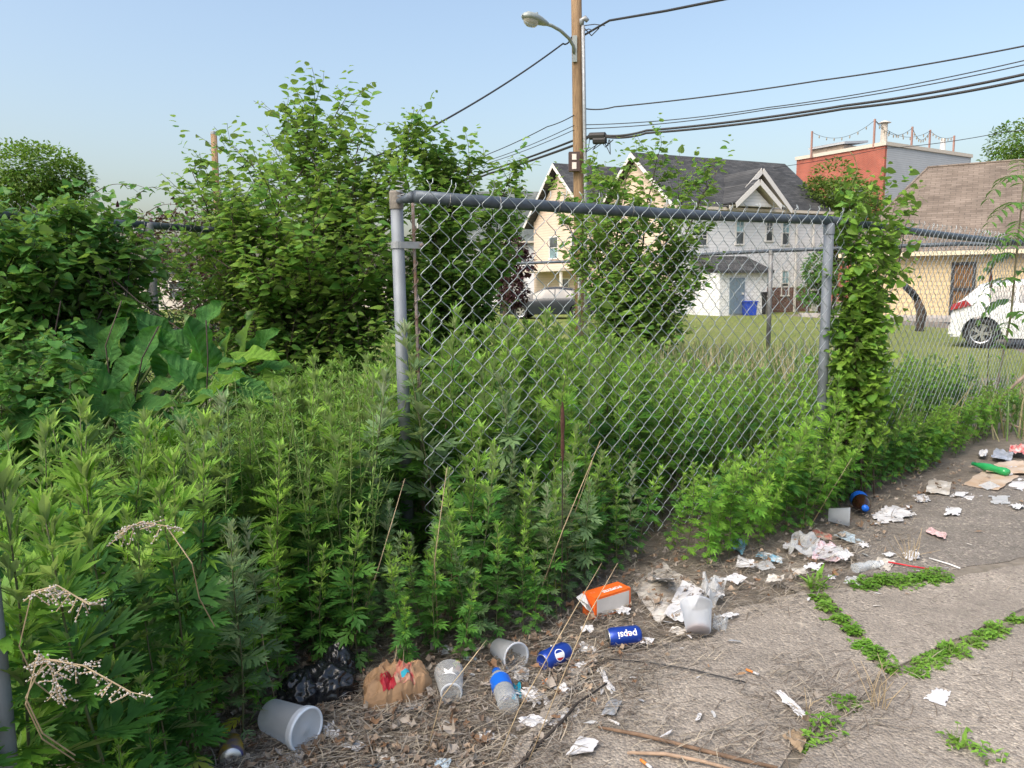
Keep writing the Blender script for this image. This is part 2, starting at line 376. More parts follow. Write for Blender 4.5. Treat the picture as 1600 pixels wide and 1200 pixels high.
def window(parent, M, w_, h_, bars=True, lower=M_glass, upper=M_glass, fr=M_trim, sash=0.045):
    """M: frame whose x runs along the wall, z up and y INTO the wall, origin at window bottom centre"""
    f = MB(); t_ = 0.07
    f.box(-w_ / 2 - t_, w_ / 2 + t_, -0.04, 0.02, h_, h_ + t_); f.box(-w_ / 2 - t_ - 0.03, w_ / 2 + t_ + 0.03, -0.07, 0.02, -t_, 0)
    f.box(-w_ / 2 - t_, -w_ / 2, -0.04, 0.02, 0, h_); f.box(w_ / 2, w_ / 2 + t_, -0.04, 0.02, 0, h_)
    win = f.build('window', fr, parent, mtx=M)
    s = MB(); s.box(-w_ / 2, w_ / 2, -0.03, 0.02, h_ / 2 - sash / 2, h_ / 2 + sash / 2)
    if bars:
        s.box(-0.012, 0.012, -0.022, 0.02, h_ / 2 + sash / 2, h_); s.box(-w_ / 2, -0.013, -0.022, 0.02, h_ * 0.75 - 0.012, h_ * 0.75 + 0.012); s.box(0.013, w_ / 2, -0.022, 0.02, h_ * 0.75 - 0.012, h_ * 0.75 + 0.012)
    s.build('sash', fr, win)
    for z0, z1, m_ in ((0, h_ / 2 - sash / 2, lower), (h_ / 2 + sash / 2, h_, upper)):
        p = MB(); p.box(-w_ / 2, w_ / 2, -0.012, 0.01, z0, z1); p.build('pane', m_, win)
    return win
def FR(x, z): return Matrix.Translation((x, 0, z))                     # on the front wall (local y = 0, outwards -y)
def LF(y, z): return Matrix.Translation((0, y, z)) @ Matrix.Rotation(-math.pi / 2, 4, 'Z')   # on the left gable wall (local x = 0, outwards -x)

def gable_house(name, label, loc, yaw, L, W, eave, rise, m_front, m_gable, m_roof, over=0.35):
    h = thing(name, label, 'house', loc, yaw)
    a = MB(); a.box(0, L, 0, 0.2, 0, eave); a.build('front_wall', m_front, h); a = MB(); a.box(0, L, W - 0.2, W, 0, eave); a.build('back_wall', m_front, h)
    for x in (0.003, L - 0.203):
        a = MB(); a.prism([(x, 0.203, 0), (x, 0.203, eave), (x, W / 2, eave + rise * (1 - 0.4 / W)), (x, W - 0.203, eave), (x, W - 0.203, 0)], (0.2, 0, 0)); a.build('gable_wall', m_gable, h)
    r = MB(); s = rise / (W / 2); th = 0.16
    for sg in (0, 1):
        def Y(y): return y if sg == 0 else W - y
        y0, z0 = -over, eave - over * s; y1, z1 = W / 2, eave + rise
        r.prism([(-over, Y(y0), z0), (-over, Y(y1), z1), (-over, Y(y1), z1 + th), (-over, Y(y0), z0 + th)], (L + 2 * over, 0, 0))
    roof = r.build('roof', m_roof, h)
    d = 0.03
    for x in (-over - d, L + over):
        for sg in (0, 1):
            def Y(y): return y if sg == 0 else W - y
            y0, z0 = -over, eave - over * s; y1, z1 = W / 2, eave + rise
            t_ = MB(); t_.prism([(x, Y(y0), z0 - 0.1), (x, Y(y1), z1 - 0.1), (x, Y(y1), z1 + th - 0.02), (x, Y(y0), z0 + th - 0.02)], (d, 0, 0)); t_.build('rake_board', M_trim, roof)
    t_ = MB(); t_.box(-over, L + over, -over - 0.1, -over - 0.003, eave - over * s + 0.0, eave - over * s + 0.14); t_.build('gutter', M_soffit, roof)
    return h

# --- white sided twin house with the brick base
uA = math.atan2(0.428, 0.904)
cA = at(1054, 470, 38); Lh, Wh, ev, ri = 9.9, 6.8, 5.25 - FAR_Z * 0, 2.75
ev = at(1110, 322, 38.6).z - FAR_Z
hA = gable_house('siding_house', 'two-storey white siding house with charcoal roof, cream gable end and brick base', (cA.x, cA.y, FAR_Z), uA, Lh, Wh, ev + 0.1, 2.75, M_white_s, M_cream, M_roof_dk)
IA = (Matrix.Translation((cA.x, cA.y, FAR_Z)) @ Matrix.Rotation(uA, 4, 'Z')).inverted()
def onfront(px, py, I=IA):
    """pixel to local (x, z) on a house's front wall plane y=0"""
    o = I @ EYE; d = I.to_3x3() @ ray(px, py); t_ = -o.y / d.y; p = o + d * t_; return p.x, p.z
def wpx(parent, x0, x1, y0, y1, I, **kw):
    a, b = onfront(x0, y1, I), onfront(x1, y0, I); mid = onfront((x0 + x1) / 2, y1, I)
    return window(parent, FR((a[0] + b[0]) / 2, mid[1]), b[0] - a[0], b[1] - mid[1], **kw)
for q in ((1150, 1162, 344, 381, M_curtain), (1197, 1207, 346, 376, M_glass), (1222, 1233, 346, 382, M_curtain), (1191, 1203, 424, 462, M_curtain), (1221, 1232, 424, 461, M_curtain), (1160.5, 1167, 424, 447, M_glass), (1091, 1104, 363, 383, M_glass)):
    wpx(hA, *q[:4], IA, upper=q[4])
x0, zb = onfront(1160, 447); x1, _ = onfront(1266, 447)
mb = MB(); mb.box(x0, x1, -0.022, -0.003, 0, zb - 0.1); mb.build('brick_base', M_brick_dk, hA)
mb = MB(); mb.box(x0 - 0.1, x1 + 0.06, -0.034, -0.004, zb - 0.098, zb - 0.03); mb.build('ledge', M_trim, hA)
for px in (1240, 1266):
    xx = onfront(px, 440)[0]; mb = MB(); mb.box(xx - 0.05, xx + 0.05, -0.16, -0.075, 0, ev - 0.05); mb.build('downspout', M_trim, hA)
def front_gable(parent, I, left, peak, right, proj, mat_wall):
    a, p, b = onfront(*left, I), onfront(*peak, I), onfront(*right, I); z0 = min(a[1], b[1])
    half = max(p[0] - a[0], b[0] - p[0]); a = (p[0] - half, z0); b = (p[0] + half, z0)
    w_ = MB(); w_.prism([(a[0] + 0.3, -proj, z0), (b[0] - 0.3, -proj, z0), (p[0], -proj, p[1] - 0.32)], (0, proj + 1.6, 0)); gw = w_.build('cross_gable', mat_wall, parent)
    for e in (a, b):
        r_ = MB(); d = Vector((p[0] - e[0], 0, p[1] - z0)).normalized(); n_ = Vector((-d.z, 0, d.x)) * (1 if d.x > 0 else -1)
        if n_.z < 0: n_ = -n_
        r_.prism([(e[0], -proj - 0.35, z0), (p[0], -proj - 0.35, p[1]), Vector((p[0], -proj - 0.35, p[1])) + n_ * 0.12, Vector((e[0], -proj - 0.35, z0)) + n_ * 0.12], (0, proj + 3.4, 0)); rr = r_.build('gable_roof', M_roof_dk, gw)
        r_ = MB(); r_.prism([(e[0], -proj - 0.38, z0 - 0.16), (p[0], -proj - 0.38, p[1] - 0.19), Vector((p[0], -proj - 0.38, p[1])) + n_ * 0.1, Vector((e[0], -proj - 0.38, z0)) + n_ * 0.1], (0, 0.026, 0)); r_.build('gable_rake', M_trim, gw)
        r_ = MB(); r_.prism([Vector((e[0], -proj - 0.34, z0)) - n_ * 0.035, Vector((p[0], -proj - 0.34, p[1])) - n_ * 0.035, Vector((p[0], -proj - 0.34, p[1])) - n_ * 0.004, Vector((e[0], -proj - 0.34, z0)) - n_ * 0.004], (0, proj + 0.6, 0)); r_.build('soffit', M_soffit, gw)
front_gable(hA, IA, (1138, 327), (1177, 268), (1222, 328), 0.3, M_white_s)
front_gable(hA, IA, (1132, 323), (1163, 287), (1196, 323), 0.75, M_white_s)
# entry shed with the blue grey door
x0, _ = onfront(1086, 480); x1, _ = onfront(1158, 480); ze = onfront(1120, 423)[1] * 0.94
mb = MB(); mb.box(x0, x1, -1.8, 0, 0, ze); sh = mb.build('entry_shed', M_white_s, hA)
mb = MB(); mb.prism([(x0 - 0.2, -2.05, ze - 0.02), (x0 - 0.2, 0.02, ze + 0.75), (x0 - 0.2, 0.02, ze + 0.87), (x0 - 0.2, -2.05, ze + 0.1)], (x1 - x0 + 0.4, 0, 0)); mb.build('shed_roof', M_roof_dk, sh)
xd = onfront(1112, 470)[0]; mb = MB(); mb.box(xd - 0.45, xd + 0.45, -1.86, -1.803, 0.08, ze * 0.88); dr = mb.build('door', M_door, sh)
mb = MB(); mb.box(xd + 0.3, xd + 0.36, -1.92, -1.862, 1.0, 1.1); mb.build('handle', M_trim, dr)

# --- cream gabled house behind the wooden pole
cB = at(922, 470, 44); evB = at(827, 352, 48.5).z - FAR_Z
hB = gable_house('cream_house', 'cream siding gabled house with charcoal roof behind the wooden utility pole', (cB.x, cB.y, FAR_Z), uA, 9.0, 7.0, evB + 0.35, 3.0, M_cream, M_cream, M_roof_dk, over=0.5)
for y_, z_, w_, h_ in ((4.3, 3.2, 1.0, 1.25), (1.6, 3.2, 0.9, 1.25), (3.0, 0.7, 1.1, 1.2)): window(hB, LF(y_, z_), w_, h_, bars=False, lower=M_curtain)
mb = MB(); mb.box(-1.6, -0.003, 0.6, 6.6, 2.35, 2.5); mb.build('porch_roof', M_soffit, hB)
for y_ in (0.75, 6.4):
    mb = MB(); mb.box(-1.5, -1.38, y_, y_ + 0.12, 0, 2.35); mb.build('porch_post', M_trim, hB)
# --- far grey-roofed house
cE = at(783, 470, 60); hE = gable_house('grey_roof_house', 'white house with grey-green roof glimpsed left of the cream gable', (cE.x - 6, cE.y, FAR_Z), rad(6), 14, 8, at(800, 372, 60).z - FAR_Z, 3.9, M_white_s, M_white_s, M_roof_gr)
IE = (Matrix.Translation((cE.x - 6, cE.y, FAR_Z)) @ Matrix.Rotation(rad(6), 4, 'Z')).inverted()
for q in ((809, 818, 381, 404), (790, 798, 381, 404), (809, 818, 428, 455)): wpx(hE, *q, IE)

# --- red brick and grey sided block with roof deck
cC = at(1373, 440, 60); zC = at(1373, 226, 60).z - FAR_Z; yC = math.atan2(6.4, 10.3)
hC = thing('brick_block', 'flat-roofed red brick block with grey siding flank and string lights on its roof', 'building', (cC.x, cC.y, FAR_Z), yC)
mb = MB(); mb.box(0.25, 12.1, 0, 8.0, 0, zC); mb.build('side_wall', M_grey_s, hC)
mb = MB(); mb.box(0, 0.247, 0.02, 8.0, 0, zC - 0.03); mb.build('brick_wall', M_brick, hC)
mb = MB(); mb.box(-0.1, 12.2, -0.1, 0.15, zC - 0.05, zC + 0.22); mb.box(-0.1, 0.16, 0.153, 8.1, zC - 0.05, zC + 0.22); mb.build('parapet_cap', M_soffit, hC)
M_frame_y = plain('tan_frame', (0.5, 0.4, 0.25), 0.6)
for y_, z_ in ((1.9, zC - 4.4), (6.9, zC - 4.4), (4.4, zC - 4.4), (1.9, zC - 7.6), (4.4, zC - 7.6)): window(hC, LF(y_, z_), 0.9, 1.5, bars=False, fr=M_frame_y)
M_pinkwood = plain('pinkish_wood_post', (0.38, 0.22, 0.18), 0.7, vary=0.1)
M_dkline = plain('dark_cable', (0.03, 0.03, 0.032), 0.6, vary=0.05)
IC = (Matrix.Translation((cC.x, cC.y, FAR_Z)) @ Matrix.Rotation(yC, 4, 'Z')).inverted()
tops = []
for (lx, ly, px, pyt) in ((0.4, 6.0, 1268, 205), (0.5, 0.6, 1365, 186), (5.3, 0.5, 1424, 198), (7.3, 3.5, 1452, 203), (11.3, 0.6, 1490, 212)):
    b_ = Vector((lx, ly, zC)); wb = IC.inverted() @ b_
    # keep the post where its pixel column and depth say it stands
    wb = at(px, 230, wb.y); top = at(px, pyt, wb.y); lb = IC @ wb; lt = IC @ top
    lb.z = zC - 0.1; mb = MB(); mb.box(-0.06, 0.06, -0.06, 0.06, 0, lt.z - lb.z); mb.build('deck_post', M_pinkwood, hC, mtx=Matrix.Translation((lb.x, lb.y, lb.z))); tops.append(Vector((lb.x, lb.y, lt.z - 0.08)))
M_bulb = plain('bulb_glass', (0.35, 0.3, 0.22), 0.2)
for a, b in ((0, 1), (1, 2), (1, 3), (2, 3), (3, 4)):
    A, B = tops[a], tops[b]; pts = []; n = 16
    for i in range(n + 1):
        t_ = i / n; p = A.lerp(B, t_); p.z -= 0.85 * 4 * t_ * (1 - t_) * min(1, (A - B).length / 5); pts.append(p)
    mb = MB(); mb.tube(pts, 0.018, 4); sl = mb.build('string_light', M_dkline, hC)
    for p in pts[2:-1:2]: mb = MB(); mb.tube([p, p - Vector((0, 0, 0.12)), p - Vector((0, 0, 0.24))], [0.03, 0.055, 0.02], 5); mb.build('bulb', M_bulb, sl)
M_deckwood = plain('weathered_deck_wood', (0.36, 0.29, 0.23), 0.8, vary=0.15, scale=4)
# stair head on the roof
mb = MB(); mb.box(0.9, 3.6, 4.2, 7.2, zC, zC + 0.75); mb.build('roof_hatch', M_deckwood, hC)
mb = MB(); mb.prism([(0.7, 4.0, zC + 0.76), (3.8, 4.0, zC + 1.1), (3.8, 4.0, zC + 1.28), (0.7, 4.0, zC + 0.94)], (0, 3.4, 0)); mb.build('hatch_roof', M_grey_s, hC)
mb = MB(); mb.lathe([(0.28, zC), (0.24, zC + 1.9)], 10, Matrix.Translation((1.6, 1.2, 0))); mb.lathe([(0.3, zC + 1.92), (0.5, zC + 1.95), (0.05, zC + 2.15)], 10, Matrix.Translation((1.6, 1.2, 0))); mb.build('chimney_flue', M_soffit, hC)
mb = MB(); mb.lathe([(0.25, zC), (0.2, zC + 1.6), (0.02, zC + 1.65)], 8, Matrix.Translation((10.6, 1.6, 0))); mb.build('vent_pipe', M_trim, hC)

# --- yellow one-storey building with the brown hipped roof
wD = at(1500, 440, 32); dD = math.atan2(-0.53, 0.85)
hD = thing('yellow_building', 'low yellow siding building with big brown hipped roof behind the white car', 'building', (wD.x, wD.y, FAR_Z), dD)
ID = (Matrix.Translation((wD.x, wD.y, FAR_Z)) @ Matrix.Rotation(dD, 4, 'Z')).inverted()
eD = onfront(1500, 391, ID)[1]; LD = -4.2; RD = 16; DD = 10.4
mb = MB(); mb.box(LD, RD, 0, DD, 0.12, eD); mb.build('wall', M_yellow, hD)
mb = MB(); mb.box(LD - 0.03, RD, -0.03, DD, -0.05, 0.117); mb.build('foundation', M_walk, hD)
rz = onfront(1450, 262, ID @ Matrix.Translation((0, 0, 0)))[1]
o_ = ID @ EYE; d_ = ID.to_3x3() @ ray(1450, 262); t_ = (DD / 2 - o_.y) / d_.y; rp = o_ + d_ * t_
ov = 0.45
e = [(LD - ov, -ov, eD - 0.05), (RD + ov, -ov, eD - 0.05), (RD + ov, DD + ov, eD - 0.05), (LD - ov, DD + ov, eD - 0.05)]
r0, r1 = (rp.x, DD / 2, rp.z), (RD - 3, DD / 2, rp.z)
mb = MB(); mb.add(e + [r0, r1], [(0, 1, 5, 4), (1, 2, 5), (2, 3, 4, 5), (3, 0, 4), (3, 2, 1, 0)]); rfD = mb.build('roof', M_roof_br, hD)
mb = MB(); mb.tube([r0, r1], 0.07, 6); mb.tube([e[0], r0], 0.06, 6); mb.build('ridge_cap', M_roof_br, rfD)
mb = MB(); mb.box(LD - ov, RD + ov, -ov - 0.09, -ov - 0.003, eD - 0.2, eD - 0.03); mb.build('fascia', plain('cream_fascia', (0.72, 0.63, 0.45), 0.5, vary=0.05), rfD)
vp = onfront(1458, 300, ID); mb = MB(); mb.lathe([(0.06, 0), (0.06, 0.55)], 8, None, True); mb.build('roof_vent', M_dkline, rfD, mtx=Matrix.Translation((rp.x - 0.9, 3.0, rp.z - 2.2)))
# barred double-hung window down to the ground
xa, za = onfront(1482, 497, ID); xb, zb2 = onfront(1526, 409, ID)
M_blackframe = plain('black_frame', (0.03, 0.03, 0.035), 0.5); M_warm = plain('orange_curtain', (0.45, 0.24, 0.09), 0.8, vary=0.25, scale=6)
f = MB(); f.box(xa, xa + 0.12, -0.1, 0.02, za, zb2); f.box(xb - 0.12, xb, -0.1, 0.02, za, zb2); f.box(xa + 0.12, xb - 0.12, -0.1, 0.02, zb2 - 0.12, zb2); f.box(xa + 0.12, xb - 0.12, -0.1, 0.02, za, za + 0.1)
zm = lerp(za, zb2, 0.52); f.box(xa + 0.12, xb - 0.12, -0.1, 0.02, zm - 0.06, zm + 0.06); dw = f.build('doorway', M_blackframe, hD)
p = MB(); p.box(xa + 0.1, xb - 0.1, -0.03, -0.004, zm, zb2 - 0.1); p.build('upper_pane', M_warm, dw)
p = MB(); p.box(xa + 0.1, xb - 0.1, -0.031, -0.005, lerp(za, zm, 0.42), zm); p.build('lower_pane', M_warm, dw)
p = MB(); p.box(xa + 0.1, xb - 0.1, -0.035, -0.006, za + 0.05, lerp(za, zm, 0.42)); p.build('kick_panel', plain('grey_green_panel', (0.12, 0.14, 0.13), 0.5), dw)
for i in range(1, 8):
    x_ = lerp(xa + 0.12, xb - 0.12, i / 8); p = MB(); p.box(x_ - 0.012, x_ + 0.012, -0.085, -0.06, za + 0.1, zb2 - 0.12); p.build('bar', M_blackframe, dw)

# --- pale building seen through the mulberry leaves
pb = thing('pale_warehouse', 'long low pale building glimpsed through gaps in the mulberry', 'building', (-46, 58, FAR_Z), rad(3))
mb = MB(); mb.box(0, 42, 0, 10, 0, 2.7); mb.build('wall', plain('pale_stucco', (0.62, 0.56, 0.52), 0.8, vary=0.08, scale=0.4), pb)
mb = MB(); mb.box(-0.3, 42.3, -0.3, 10.3, 2.703, 2.95); mb.build('roof', M_roof_gr, pb)
for i in range(7): window(pb, FR(4 + i * 5.6, 0.9), 1.6, 1.2, bars=False)

# ================================================================== UTILITY POLE, LAMP, CABLES
M_pole = None
def wood_mat(name, a, b):
    m, t, o = _new(name); v = objvec(t); mp = N(t, 'ShaderNodeMapping'); mp.inputs['Scale'].default_value = (9, 9, 0.9); t.links.new(v, mp.inputs[0])
    n = tex(t, mp.outputs[0], 3.0, 6, 0.7)
    c = mix(t, ramp(t, n, [(0.35, g(0)), (0.68, g(1))]), a, b)
    principled(t, o, c, 0.85, 0, 0.2, bump(t, n, 0.5, 0.01)); return m
M_pole = wood_mat('weathered_pole_wood', (0.33, 0.225, 0.13), (0.16, 0.105, 0.065))
M_galv = plain('galvanised_steel', (0.36, 0.385, 0.405), 0.5, 0.35, 0.5, vary=0.14, scale=14, bmp=0.06)
M_lampgrey = plain('lamp_grey_paint', (0.33, 0.37, 0.36), 0.5, 0.2, vary=0.06)
PY = 22.0; pt = at(902, 0, PY); pbm = at(908, 440, PY)
pole = thing('utility_pole', 'tall brown wooden utility pole with curved street lamp arm, rising behind the fence', 'utility pole', (pbm.x, PY, FAR_Z))
ax = Vector((pt.x - pbm.x, 0, pt.z - pbm.z)); ax = ax / ax.z
def PP(z): return ax * z                                               # local pole axis
mb = MB(); mb.tube([PP(0), PP(4), PP(8), PP(11)], [0.165, 0.155, 0.145, 0.14], 14); mb.build('pole_shaft', M_pole, pole, smooth=True)
def loc(px, py, Y=PY): return at(px, py, Y) - Vector((pbm.x, PY, FAR_Z))
mb = MB(); a = loc(911, 40, PY - 0.2); b = loc(915, 300, PY - 0.2); mb.tube([a, a.lerp(b, 0.5), b, Vector((b.x, b.y, 0))], 0.05, 8); mb.build('conduit', M_galv, pole, smooth=True)
mb = MB(); q = loc(909, 38, PY - 0.2); mb.tube([q + Vector((0, 0, -0.02)), q + Vector((0, 0, 0.1)), q + Vector((0.09, 0, 0.16)), q + Vector((0.16, 0, 0.08))], [0.055, 0.075, 0.075, 0.06], 8); mb.build('weatherhead', M_galv, pole, smooth=True)
arm = [loc(897, 85, PY - 0.15), loc(896, 72, PY - 0.25), loc(889, 60, PY - 0.5), loc(876, 48, PY - 0.8), loc(862, 40, PY - 1.05), loc(852, 37, PY - 1.2)]
mb = MB(); mb.tube(arm, 0.045, 8); mb.build('lamp_arm', M_lampgrey, pole, smooth=True)
mb = MB(); q = loc(898, 80, PY - 0.16); mb.box(q.x - 0.06, q.x + 0.06, q.y - 0.03, q.y + 0.05, q.z - 0.28, q.z + 0.4); mb.build('arm_bracket', M_lampgrey, pole)
# cobra head
h0, h1 = loc(856, 38, PY - 1.15), loc(817, 24, PY - 1.75); dv = (h1 - h0); Ld = dv.length
Mh = frame(h0, dv, za=(0, 0, 1))
mb = MB(); prof = [(0, 0.05, 0.05, 0.04), (0.15, 0.1, 0.085, 0.07), (0.35, 0.15, 0.12, 0.09), (0.6, 0.19, 0.15, 0.09), (0.85, 0.17, 0.13, 0.08), (0.97, 0.09, 0.07, 0.05), (1.0, 0.02, 0.02, 0.02)]
rings = []
for (tt, wy, hu, hd) in prof:
    rings.append([Mh @ Vector((tt * Ld, wy * math.cos(2 * math.pi * k / 14), (hu if k <= 7 else hd) * math.sin(2 * math.pi * k / 14))) for k in range(14)])
mb.add([p for r in rings for p in r], [(i * 14 + k, i * 14 + (k + 1) % 14, (i + 1) * 14 + (k + 1) % 14, (i + 1) * 14 + k) for i in range(len(rings) - 1) for k in range(14)])
hd = mb.build('lamp_head', M_lampgrey, pole, smooth=True)
mb = MB(); rings = []
for (zz, s_) in ((-0.06, 1.0), (-0.13, 0.9), (-0.19, 0.6), (-0.21, 0.15)):
    rings.append([Mh @ Vector((0.68 * Ld + 0.27 * Ld * s_ * math.cos(2 * math.pi * k / 14), 0.15 * s_ * math.sin(2 * math.pi * k / 14), zz)) for k in range(14)])
mb.add([p for r in rings for p in r], [(i * 14 + k, i * 14 + (k + 1) % 14, (i + 1) * 14 + (k + 1) % 14, (i + 1) * 14 + k) for i in range(3) for k in range(14)])
mb.build('lens', clear_mat('lamp_lens', (0.55, 0.52, 0.46), 0.6, 0.2), hd, smooth=True)
mb = MB(); mb.lathe([(0.03, 0.14), (0.03, 0.19), (0.005, 0.2)], 8, Mh @ Matrix.Translation((0.45 * Ld, 0, 0))); mb.build('photocell', M_lampgrey, hd)
# meter box with two pale squares
q0, q1 = loc(889, 237, PY - 0.3), loc(906, 267, PY - 0.3)
M_box = plain('brown_box_paint', (0.085, 0.055, 0.05), 0.6); M_tagw = plain('white_tag', (0.75, 0.68, 0.62), 0.5, vary=0.03)
mb = MB(); mb.box(q0.x, q1.x, q0.y, q0.y + 0.22, q1.z, q0.z); bx = mb.build('equipment_box', M_box, pole)
for f0, f1 in ((0.12, 0.42), (0.55, 0.9)):
    mb = MB(); mb.box(lerp(q0.x, q1.x, 0.28), lerp(q0.x, q1.x, 0.68), q0.y - 0.012, q0.y - 0.002, lerp(q0.z, q1.z, f1), lerp(q0.z, q1.z, f0)); mb.build('pale_square', M_tagw, bx)
# splice closure hanging by the pole
a, b = loc(919, 213, PY - 0.3), loc(948, 212, PY - 0.55)
mb = MB(); mb.tube([a, a.lerp(b, 0.1), a.lerp(b, 0.9), b], [0.03, 0.1, 0.1, 0.03], 8); mb.tube([a.lerp(b, 0.3) - Vector((0, 0, 0.12)), a.lerp(b, 0.95) - Vector((0, 0, 0.12))], 0.1, 8); mb.build('splice_case', M_dkline, pole)
rr = random.Random(5)
for i in range(5):
    p0 = a.lerp(b, rr.uniform(0.1, 0.9)); p1 = p0 + Vector((rr.uniform(-0.25, 0.3), 0, rr.uniform(-0.5, -0.25))); p2 = p0 + Vector((rr.uniform(0.1, 0.4), 0, -0.1))
    mb = MB(); mb.tube([p0, p0.lerp(p1, 0.6) + Vector((0.03, 0, -0.05)), p1, p2], 0.014, 4); mb.build('loose_wire', M_dkline, pole)
for i in range(3):
    p0 = loc(913, 40 + i * 4, PY - 0.2); p2 = loc(945 - i * 9, 40 + i * 4, PY - 0.9); mid = p0.lerp(p2, 0.5) + Vector((0, 0, rr.uniform(-0.25, 0.12)))
    mb = MB(); mb.tube([p0, mid, p2], 0.014, 4); mb.build('drip_loop', M_dkline, pole)

def cable(label, pts, r, sag=0.0, group=None, n=18):
    """pts: (px, py, depth) knots"""
    W = [at(*p) for p in pts]; out = []
    for i in range(len(W) - 1):
        for k in range(n + (i == len(W) - 2)):
            t_ = k / n; p = W[i].lerp(W[i + 1], t_); p.z -= sag * 4 * t_ * (1 - t_); out.append(p)
    mb = MB(); mb.tube(out, r, 5); o = mb.build('cable', M_dkline, smooth=True); return tag(o, label, 'cable', group)
def far_right(px0, py0, px1, py1):
    d1 = PY * (444 - py0) / (437 - py1) ; return d1
gR = 'overhead cables strung from the wooden pole'
cable('single service cable rising off the top right corner from the pole', [(914, 54, 21.9), (952, 32, 20.5), (1040, 17, 18.4), (1145, -4, 16.5), (1300, -45, 14.5)], 0.03, 0.0, gR, 8)
cable('topmost of the cables running right from mid pole', [(915, 170, 21.9), (960, 167, 21.4), (1280, 126, 18.5), (1620, 68, 15.8)], 0.018, 0.04, gR)
cable('upper of two thin wires below the topmost right-hand cable', [(915, 195, 21.9), (1200, 168, 19.3), (1620, 90, 15.8)], 0.012, 0.08, gR)
cable('lower of two thin wires below the topmost right-hand cable', [(915, 201, 21.9), (1200, 171, 19.3), (1620, 97, 15.8)], 0.012, 0.08, gR)
cable('upper thick black cable of the lowest pair running right', [(946, 212, 21.4), (1010, 204, 20.9), (1320, 165, 18.2), (1620, 112, 15.8)], 0.03, 0.05, gR)
cable('lower thick black cable of the lowest pair running right', [(946, 214, 21.4), (1010, 208, 20.9), (1320, 170, 18.2), (1620, 121, 15.8)], 0.03, 0.06, gR)
cable('steep service cable falling left from pole behind mulberry top', [(893, 58, 21.9), (880, 68, 21.5), (674, 199, 17), (540, 260, 15)], 0.022, 0.08, gR)
cable('uppermost thin wire falling left from pole past fence', [(897, 180, 21.9), (855, 198, 23), (765, 240, 27), (700, 268, 30)], 0.014, 0.03, gR)
cable('second thin wire falling left from the pole', [(897, 196, 21.9), (765, 250, 27), (700, 275, 30)], 0.011, 0.05, gR)
cable('third thin wire falling left from the pole', [(897, 203, 21.9), (765, 254, 27), (700, 278, 30)], 0.011, 0.05, gR)
cable('upper thick black cable falling left from the pole', [(919, 213, 21.8), (897, 219, 22.1), (765, 266, 28), (650, 305, 34)], 0.032, 0.03, gR)
cable('lower thick black cable falling left from the pole', [(919, 214, 21.8), (897, 227, 22.1), (765, 271, 28), (650, 311, 34)], 0.036, 0.03, gR)
cable('faint far wire crossing the brick block to the tree', [(1160, 268, 46), (1380, 232, 40), (1570, 206, 35), (1640, 190, 33)], 0.016, 0.1, gR)
# far wooden pole top above mulberry
p0, p1 = at(346, 470, 26), at(334, 210, 26)
fp = thing('distant_pole', 'plain brown pole top poking above the mulberry shrub', 'pole', (p0.x, 26, FAR_Z))
mb = MB(); mb.tube([(0, 0, 0), p1 - Vector((p0.x, 26, FAR_Z))], [0.13, 0.1], 10); mb.build('pole_shaft', M_pole, fp, smooth=True)
mb = MB(); q = p1 - Vector((p0.x, 26, FAR_Z)); mb.lathe([(0.105, 0), (0.105, 0.08), (0.02, 0.11)], 10, Matrix.Translation(q)); mb.build('pole_cap', M_galv, fp)
